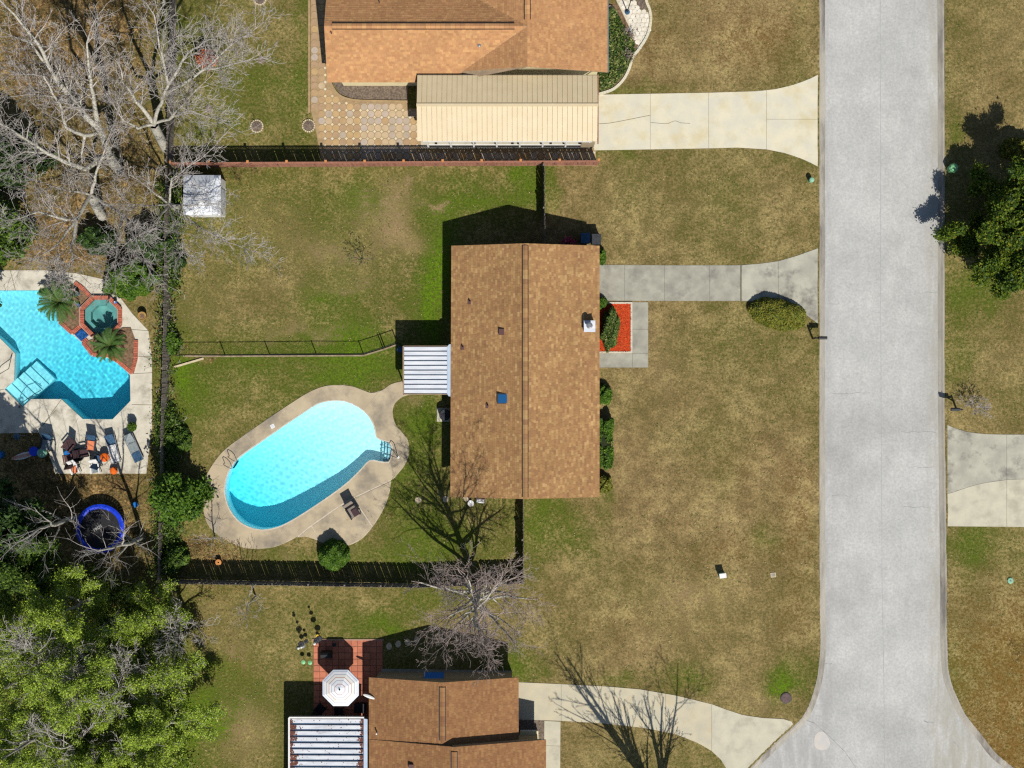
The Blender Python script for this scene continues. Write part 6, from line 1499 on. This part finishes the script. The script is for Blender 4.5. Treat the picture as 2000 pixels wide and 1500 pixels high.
def lounger(label, px, py, ang, fab, fab2):
    t = thing('sun_lounger', label, 'sun lounger', G(px, py, .03), GL, ang); B = MB
    for sx in (-1, 1):
        B().box(sx * .3 - .02, sx * .3 + .02, -.95, .9, .28, .33).build('side_rail', MT['grey_metal'], t, local=True)
        for y in (-.8, .7): B().box(sx * .3 - .02, sx * .3 + .02, y - .02, y + .02, 0, .28).build('leg', MT['grey_metal'], t, local=True)
    B().box(-.28, .28, -.95, -.32, .31, .35).build('foot_panel', fab2, t, local=True); B().box(-.28, .28, -.29, .32, .31, .35).build('seat_panel', fab, t, local=True)
    k = B(); k.add([(-.28, .35, .33), (.28, .35, .33), (.28, .92, .62), (-.28, .92, .62), (-.28, .36, .30), (.28, .36, .30), (.28, .93, .59), (-.28, .93, .59)], [(0, 1, 2, 3), (7, 6, 5, 4), (0, 4, 5, 1), (1, 5, 6, 2), (2, 6, 7, 3), (3, 7, 4, 0)]); k.build('backrest', fab, t, local=True)
    return t
lounger('long grey sling sun lounger, rightmost on the terrace', 263, 874, math.radians(24), MT['grey_fabric'], MT['navy'])
lo_ = lounger('sun lounger with crumpled white striped towel on the terrace', 223, 876, math.radians(14), MT['navy'], MT['grey_fabric'])
k = MB(); rg = np.random.RandomState(2); nx_, ny_2 = 7, 14
v = [(-.26 + .52 * i / 6 + rg.normal() * .012, -.85 + 1.1 * j / 13 + rg.normal() * .012, .40 + .05 * rg.rand()) for j in range(ny_2) for i in range(nx_)]
k.add(v, [(j * nx_ + i, j * nx_ + i + 1, (j + 1) * nx_ + i + 1, (j + 1) * nx_ + i) for j in range(ny_2 - 1) for i in range(nx_ - 1)]); tw = k.build('towel', MT['white_fabric']); tw.location = lo_.location; tw.rotation_euler = lo_.rotation_euler; tag(tw, 'crumpled white towel spread over the second sun lounger', 'towel')
def cushion(name, label, px, py, r_, h_, mat, z=.45, cat='cushion', grp='round orange cushions'):
    p = G(px, py, z); t = thing(name, label, cat, p, grp); MB().lathe(p.x, p.y, [(r_ * .8, z), (r_, z + h_ * .3), (r_, z + h_ * .7), (r_ * .8, z + h_), (r_ * .2, z + h_ * .96)], 20).build('pad', mat, t, smooth=True); MB().lathe(p.x, p.y, [(.03, z + h_ * .9), (.02, z + h_)], 8).build('button', mat, t)
cushion('outdoor_cushion', 'round bright orange cushion, upper of the two, beside the white towel', 205, 893, .3, .2, MT['orange']); cushion('outdoor_cushion', 'round orange cushion, lower of the two, at the terrace edge', 223, 919, .25, .2, MT['orange'], .2)
p = G(155, 888, .03); t = thing('fire_pit', 'black round fire pit amid the terrace chairs', 'fire pit', p); MB().lathe(p.x, p.y, [(.28, .05), (.42, .3), (.44, .34), (.38, .34), (.24, .15), (.05, .12)], 20).build('bowl', MT['black'], t)
for k in range(3): a = k * 2.1; MB().tube((p.x + .3 * math.cos(a), p.y + .3 * math.sin(a), .03), (p.x + .25 * math.cos(a), p.y + .25 * math.sin(a), .2), .025, n=6).build('leg', MT['black'], t)
for lb, q, mt, sx, sy, h_ in (('small blue bucket left of the fire pit', (134,886), 'blue_plastic', .2, .2, .35), ('blue plastic drum in the shade at the far left edge', (2,888), 'blue_plastic', .3, .3, .8), ('blue plastic drum at the left edge below the other one', (3,972), 'blue_plastic', .3, .3, .8), ('pale blue bucket on the leaf litter right of the trampoline', (267,985), 'blue_plastic', .17, .17, .35), ('dark blue round seat left of the pale bucket seat', (70,881), 'blue', .3, .3, .4), ('pale green round table top left of the terrace chairs', (86,884), 'green_box', .3, .3, .45)):
    p = G(*q, .02); t = thing('bucket' if h_ < .5 else 'drum', lb, 'bucket' if h_ < .5 else 'drum', p); MB().lathe(p.x, p.y, [(sx * .85, .0), (sx, h_)], 18).build('body', MT[mt], t); MB().lathe(p.x, p.y, [(sx * 1.04, h_ - .03), (sx * 1.04, h_ + .02), (sx * .7, h_ + .03)], 18).build('rim', MT[mt], t)
p = G(47, 890); t = thing('pool_float', 'pale pink striped float lying on the dark leaf litter', 'float', p); k = MB(); n_ = 12
prof = [(math.sin(math.pi * i / n_) ** .7 * .22, -.8 + 1.6 * i / n_) for i in range(n_ + 1)]; vv = []
for w_, y in prof: vv += [(p.x + y, p.y + w_ + y * .25, .1), (p.x + y, p.y + y * .25, .26), (p.x + y, p.y - w_ + y * .25, .1)]
k.add(vv, [(i * 3, (i + 1) * 3, (i + 1) * 3 + 1, i * 3 + 1) for i in range(n_)] + [(i * 3 + 1, (i + 1) * 3 + 1, (i + 1) * 3 + 2, i * 3 + 2) for i in range(n_)]); k.build('hull', MT['white_fabric'], t); k = MB()
for y in (-.06, .06): k.bar((p.x - .7, p.y - .7 * .25 + y, .24), (p.x + .7, p.y + .7 * .25 + y, .24), .05, .04)
k.build('stripe', MT['salmon'], t)
p = G(56, 850); t = thing('patio_lamp', 'short lamp post at the grass corner of the terrace', 'lamp', p); MB().tube(p, p + Vector((0, 0, 2.0)), .04, n=8).build('pole', MT['dark_grey'], t); MB().lathe(p.x, p.y, [(.1, 1.9), (.22, 2.2), (.1, 2.45), (.02, 2.5)], 10).build('lantern', MT['navy'], t)
# trampoline
p = G(203, 1030); t = thing('trampoline', 'round trampoline with bright blue rim under bare branches', 'trampoline', p); R0, R1, zt = 1.28, 1.58, .85
k = MB(); n_ = 48
for i in range(n_):
    a, b = 2 * math.pi * i / n_, 2 * math.pi * (i + 1) / n_ - .004; zz = zt + .02
    def q(r, an, z): return (p.x + r * math.cos(an), p.y + r * math.sin(an), z)
    k.add([q(R0, a, zz), q(R1, a, zz - .02), q(R1, b, zz - .02), q(R0, b, zz), q((R0 + R1) / 2, a, zz + .035), q((R0 + R1) / 2, b, zz + .035), q(R1, a, zz - .1), q(R1, b, zz - .1)], [(0, 4, 5, 3), (4, 1, 2, 5), (1, 6, 7, 2)])
k.build('rim_pad', MT['blue'], t, smooth=False); MB().lathe(p.x, p.y, [(R0 + .02, zt - .02), (R0 + .02, zt)], 48).build('mat', MT['mat_black'], t)
for i in range(6):
    a = i * math.pi / 3 + .3; MB().tube(q(R1 - .06, a, 0), q(R1 - .06, a, zt - .02), .025, n=8).build('leg', MT['grey_metal'], t)
tx = bpy.data.curves.new('lettering', 'FONT'); tx.body = 'PROS'; tx.size = .26; tx.extrude = .003; tx.align_x = 'CENTER'; tx.space_character = .95
to = bpy.data.objects.new('lettering_curve', tx); COL.objects.link(to); bpy.context.view_layer.update()
tm = bpy.data.meshes.new_from_object(to.evaluated_get(bpy.context.evaluated_depsgraph_get())); bpy.data.objects.remove(to)
lt_ = link('lettering', tm, MT['letter'], t); tm.materials.clear(); tm.materials.append(MT['letter']); lt_.location = (-.1, -.03, zt + .008); lt_.rotation_euler = (0, 0, math.radians(33))

# ---------------------------------------------------------------- patio of the south house
UC = G(664.5, 1345, 2.45); t = thing('patio_umbrella', 'white octagonal patio umbrella with thin striped rings', 'umbrella', (UC.x, UC.y, 0)); R_ = 1.24; zz = 2.25
bands = [(0, .12, (.75, .76, .78)), (.12, .27, (.62, .63, .64)), (.27, .30, (.34, .16, .14)), (.30, .45, (.64, .65, .66)), (.45, .48, (.30, .30, .34)), (.48, .60, (.66, .66, .64)), (.60, .63, (.38, .18, .15)), (.63, .76, (.64, .62, .55)), (.76, .79, (.30, .32, .38)), (.79, .90, (.66, .66, .66)), (.90, .93, (.36, .36, .40)), (.93, 1.0, (.62, .68, .74))]
for i in range(8):
    a, b = math.pi / 8 + i * math.pi / 4, math.pi / 8 + (i + 1) * math.pi / 4; k = MB()
    for f0, f1, cc in bands:
        def u(f, an): s_ = .5 - .5 * math.cos(0); return (UC.x + R_ * f * math.cos(an), UC.y + R_ * f * math.sin(an), zz + .55 * (1 - f) ** .9)
        k.add([u(f0, a), u(f1, a), u(f1, b), u(f0, b)], [(0, 1, 2, 3)], (*cc, 1))
    x0, y0 = UC.x + R_ * math.cos(a), UC.y + R_ * math.sin(a); x1, y1 = UC.x + R_ * math.cos(b), UC.y + R_ * math.sin(b)
    k.add([(x0, y0, zz), (x1, y1, zz), (x1, y1, zz - .12), (x0, y0, zz - .12)], [(0, 1, 2, 3)], (.6, .65, .72, 1)); k.build('canopy_panel', MT['canvas'], t)
    MB().bar((UC.x, UC.y, zz + .5), (x0, y0, zz - .01), .02, .02).build('rib', MT['grey_metal'], t)
MB().tube((UC.x, UC.y, 0), (UC.x, UC.y, zz + .6), .025, n=8).build('pole', MT['grey_metal'], t); MB().lathe(UC.x, UC.y, [(.06, zz + .54), (.03, zz + .66)], 10).build('finial', MT['black'], t)
k = MB().lathe(UC.x, UC.y, [(.55, .70), (.55, .74)], 28); tb = thing('patio_table', 'round dark table under the striped patio umbrella', 'table', (UC.x, UC.y, .04)); k.build('table_top', MT['dark_grey'], tb)
for i in range(4): a = i * math.pi / 2; MB().tube((UC.x + .4 * math.cos(a), UC.y + .4 * math.sin(a), .04), (UC.x + .3 * math.cos(a), UC.y + .3 * math.sin(a), .7), .02, n=6).build('leg', MT['dark_grey'], tb)
GP_ = 'black chairs on the terracotta patio'
lounge_chair('patio_chair', 'black metal patio chair in the shade left of the table', 627, 1382, math.radians(140), MT['black'], MT['black'], None, GP_, w=.26, d=.28)
lounge_chair('patio_chair', 'black metal patio chair between table and white awning', 664, 1388, math.radians(180), MT['black'], MT['black'], None, GP_, w=.26, d=.28)
p = G(706, 1380, .04); t = thing('storage_box', 'black storage box against the house wall on the terracotta patio', 'storage box', p); MB().box(p.x - .4, p.x + .3, p.y - .28, p.y + .28, .04, .55).build('body', MT['black'], t); MB().box(p.x - .42, p.x + .32, p.y - .3, p.y + .3, .54, .6).build('lid', MT['black'], t)
p = G(654, 1257, .04); t = thing('plant_stand', 'round black wire plant stand at the north rim of the terracotta patio', 'plant stand', p); MB().lathe(p.x, p.y, [(.13, .4), (.13, .42), (.09, .42)], 16).build('ring', MT['black'], t)
for i in range(3): a = i * 2.09; MB().tube((p.x + .1 * math.cos(a), p.y + .1 * math.sin(a), .04), (p.x + .12 * math.cos(a), p.y + .12 * math.sin(a), .4), .01, n=5).build('leg', MT['black'], t)
p = G(640, 1275, .04); t = thing('grill', 'black covered grill at the patio corner', 'grill', p); MB().box(p.x - .35, p.x + .35, p.y - .22, p.y + .22, .3, .85).build('body', MT['black'], t); k = MB().tube((p.x - .33, p.y, .85), (p.x + .33, p.y, .85), .22, n=12); k.build('lid', MT['black'], t)
for sx in (-1, 1): MB().box(p.x + sx * .3 - .03, p.x + sx * .3 + .03, p.y - .03, p.y + .03, .04, .3).build('leg', MT['black'], t)
# white kayak shaped surf board leaning at the eave
p = G(725, 1351, 1.2); t = thing('wind_vane', 'white oval blade ornament on a pole beside the south house eave', 'garden ornament', (p.x, p.y, 0)); MB().tube((p.x, p.y, 0), (p.x, p.y, 2.6), .02, n=6).build('pole', MT['grey_metal'], t); k = MB(); n_ = 12; vv = []
for i in range(n_ + 1): s_ = -.38 + .76 * i / n_; w_ = .1 * max(0.02, 1 - (s_ / .39) ** 2) ** .5; vv += [(p.x + s_, p.y - s_ * .35 + w_, 2.6), (p.x + s_, p.y - s_ * .35, 2.64), (p.x + s_, p.y - s_ * .35 - w_, 2.6)]
k.add(vv, [(i * 3, (i + 1) * 3, (i + 1) * 3 + 1, i * 3 + 1) for i in range(n_)] + [(i * 3 + 1, (i + 1) * 3 + 1, (i + 1) * 3 + 2, i * 3 + 2) for i in range(n_)]); k.build('blade', MT['plain_white'], t)
# garden ornaments in the grass left of the terracotta patio
def spinner(label, px, py, h_, discs, mat, top=None):
    p = G(px, py); t = thing('garden_ornament', label, 'garden ornament', p, 'ornaments on poles left of the terracotta patio'); MB().tube(p, p + Vector((0, 0, h_)), .012, n=6).build('pole', MT['dark_grey'], t); r = random.Random(int(px))
    for z, rad in discs: MB().lathe(p.x + r.uniform(-.05, .05), p.y, [(rad * .3, z), (rad, z + .05), (rad * .8, z + .09), (.02, z + .1)], 14).build('disc', mat, t)
    if top: MB().lathe(p.x, p.y, [(.03, h_), (.09, h_ + .06), (.02, h_ + .14)], 10).build('finial', top, t)
spinner('bird feeder pole with dark discs, farthest from the patio', 594, 1252, 2.4, [(1.0, .2), (1.6, .1), (2.2, .12)], MT['dark_grey'], MT['plain_white']); spinner('wind spinner pole with dark discs nearest the patio corner', 625, 1243, 2.5, [(.7, .2), (1.4, .19), (2.0, .14)], MT['dark_grey'], MT['plain_white'])
spinner('short garden spinner with white top below the taller poles', 593, 1258, 1.0, [(.6, .16)], MT['grey_metal'], MT['plain_white']); spinner('dark planter pole beside the white garden spinner', 601, 1250, .9, [(.4, .14), (.8, .1)], MT['dark_grey'], None)
p = G(621, 1241); t = thing('garden_pot', 'small yellow pot at the top corner of the terracotta patio', 'pot', p); MB().lathe(p.x, p.y, [(.08, 0), (.11, .22), (.09, .24)], 12).build('body', MT['yellow'], t); MB().path([p + Vector((.1, 0, .1)), p + Vector((.2, 0, .2)), p + Vector((.24, 0, .25))], .02, 6).build('spout', MT['yellow'], t)
for q, lb in (((595,1290), 'pale green round solar lamp, left of the pair beside the patio'), ((608,1291), 'pale green round solar lamp, right of the pair beside the patio')):
    p = G(*q); t = thing('solar_lamp', lb, 'lamp', p, 'pair of pale green lamps beside the patio'); MB().tube(p, p + Vector((0, 0, .5)), .012, n=6).build('stake', MT['dark_grey'], t); MB().lathe(p.x, p.y, [(.05, .45), (.14, .55), (.14, .58), (.03, .62)], 16).build('cap', MT['green_post'], t)
for i, q in enumerate(((760,1262),(778,1258),(796,1254),(814,1250))):
    p = G(*q); k = MB(); r = random.Random(40 + i); k.prism([(p.x + .2 * math.cos(a) * r.uniform(.85, 1.1), p.y + .24 * math.sin(a) * r.uniform(.85, 1.1)) for a in [j * math.pi / 4 for j in range(8)]], -.02, .045); o = k.build('stepping_stone', MT['stone']); tag(o, ('first', 'second', 'third', 'fourth')[i] + ' stone from the terracotta patio in the shaded stepping stone row', 'stepping stone', 'stepping stones north of the south house')
# planter box and mulch strip at the south driveway
MB().prism(poly([(1012,1405),(1064,1407),(1063,1500),(1020,1560),(1012,1560)]), -.05, .025).build('mulch_bed', MT['mulch'], kind='structure')
p = G(1035, 1433); t = thing('planter_box', 'bright cream step box beside the driveway and stepped roof', 'planter box', p); MB().box(p.x - .62, p.x + .5, p.y - .26, p.y + .26, -.02, .5).build('box', MT['plain_white'], t); MB().box(p.x - .66, p.x + .54, p.y - .3, p.y + .3, .5, .55).build('cap', MT['cream'], t)
# yellow flower pot by the pool yard fence
p = G(429, 1097); t = thing('flower_pot', 'ochre clay pot at the south fence below the pool deck', 'pot', p); MB().lathe(p.x, p.y, [(.12, 0), (.2, .4), (.17, .4)], 14).build('pot', MT['wood_cap'], t); MB().lathe(p.x, p.y, [(.16, .36), (.05, .4)], 12).build('soil', MT['soil'], t)
# garden light pole at the deck
# fallen leaves lying loose over the woods floor and lawn edges
rl_ = np.random.RandomState(6); N_ = 22000; reg = [(0, -20, 310, 520, .62), (0, 850, 300, 1100, .2), (330, 1050, 470, 1110, .05), (330, 330, 560, 560, .03), (0, 1100, 480, 1500, .1)]
ps = []
for x0, y0, x1, y1, w_ in reg: k = int(N_ * w_); ps.append(np.stack([rl_.uniform(x0, x1, k), rl_.uniform(y0, y1, k)], 1))
ps = np.concatenate(ps); okp = ~(inside(ps[:, 0], ps[:, 1], WDECK) & (rl_.rand(len(ps)) < .97)); ps = ps[okp]
lf = leaves_mesh(np.stack([(ps[:, 0] - 1000) / S, (750 - ps[:, 1]) / S, .03 + .03 * rl_.rand(len(ps))], 1), .026, [c(196,148,84), c(160,112,60), c(216,176,116), c(120,84,48)], rl_, 'fallen_leaves', MT['leaf'], None, up=1.5, boost=1.0); lf['kind'] = 'stuff'; lf['label'] = 'brown fallen leaves scattered over the woods floor'

# weeds and stray leaves in the lawns
rw_ = np.random.RandomState(19); ps = []; 
LAW = [(340, 340, 1050, 470, 420), (340, 470, 870, 690, 520), (340, 710, 780, 1120, 320), (1070, 335, 1595, 515, 300), (1270, 600, 1595, 1140, 520), (1030, 990, 1400, 1330, 340), (1270, 5, 1590, 175, 240), (1850, 0, 2000, 820, 260), (1855, 1035, 2000, 1480, 220), (350, 5, 600, 275, 260), (360, 1150, 600, 1500, 220), (800, 780, 1015, 1120, 220)]
for x0, y0, x1, y1, k in LAW:
    for _ in range(k):
        x, y = rw_.uniform(x0, x1), rw_.uniform(y0, y1); n_ = rw_.randint(3, 9); q = G(x, y)
        ps.append(np.array([q.x, q.y, .03]) + rw_.normal(size=(n_, 3)) * np.array([.06, .06, .008]))
ps = np.concatenate(ps); ok = ~inside(ps[:, 0] * S + 1000, 750 - ps[:, 1] * S, DECK_OUT) & ~inside(ps[:, 0] * S + 1000, 750 - ps[:, 1] * S, ROAD_POLY); ps = ps[ok & (rw_.rand(len(ps)) < .55)]
wd_ = leaves_mesh(ps, .026, [c(98,118,44), c(90,110,40), c(200,172,122), c(150,122,80), c(110,128,54)], rw_, 'lawn_weeds', MT['leaf'], None, up=2.2, boost=1.35); wd_['kind'] = 'stuff'; wd_['label'] = 'small weeds and stray leaves in the lawns'
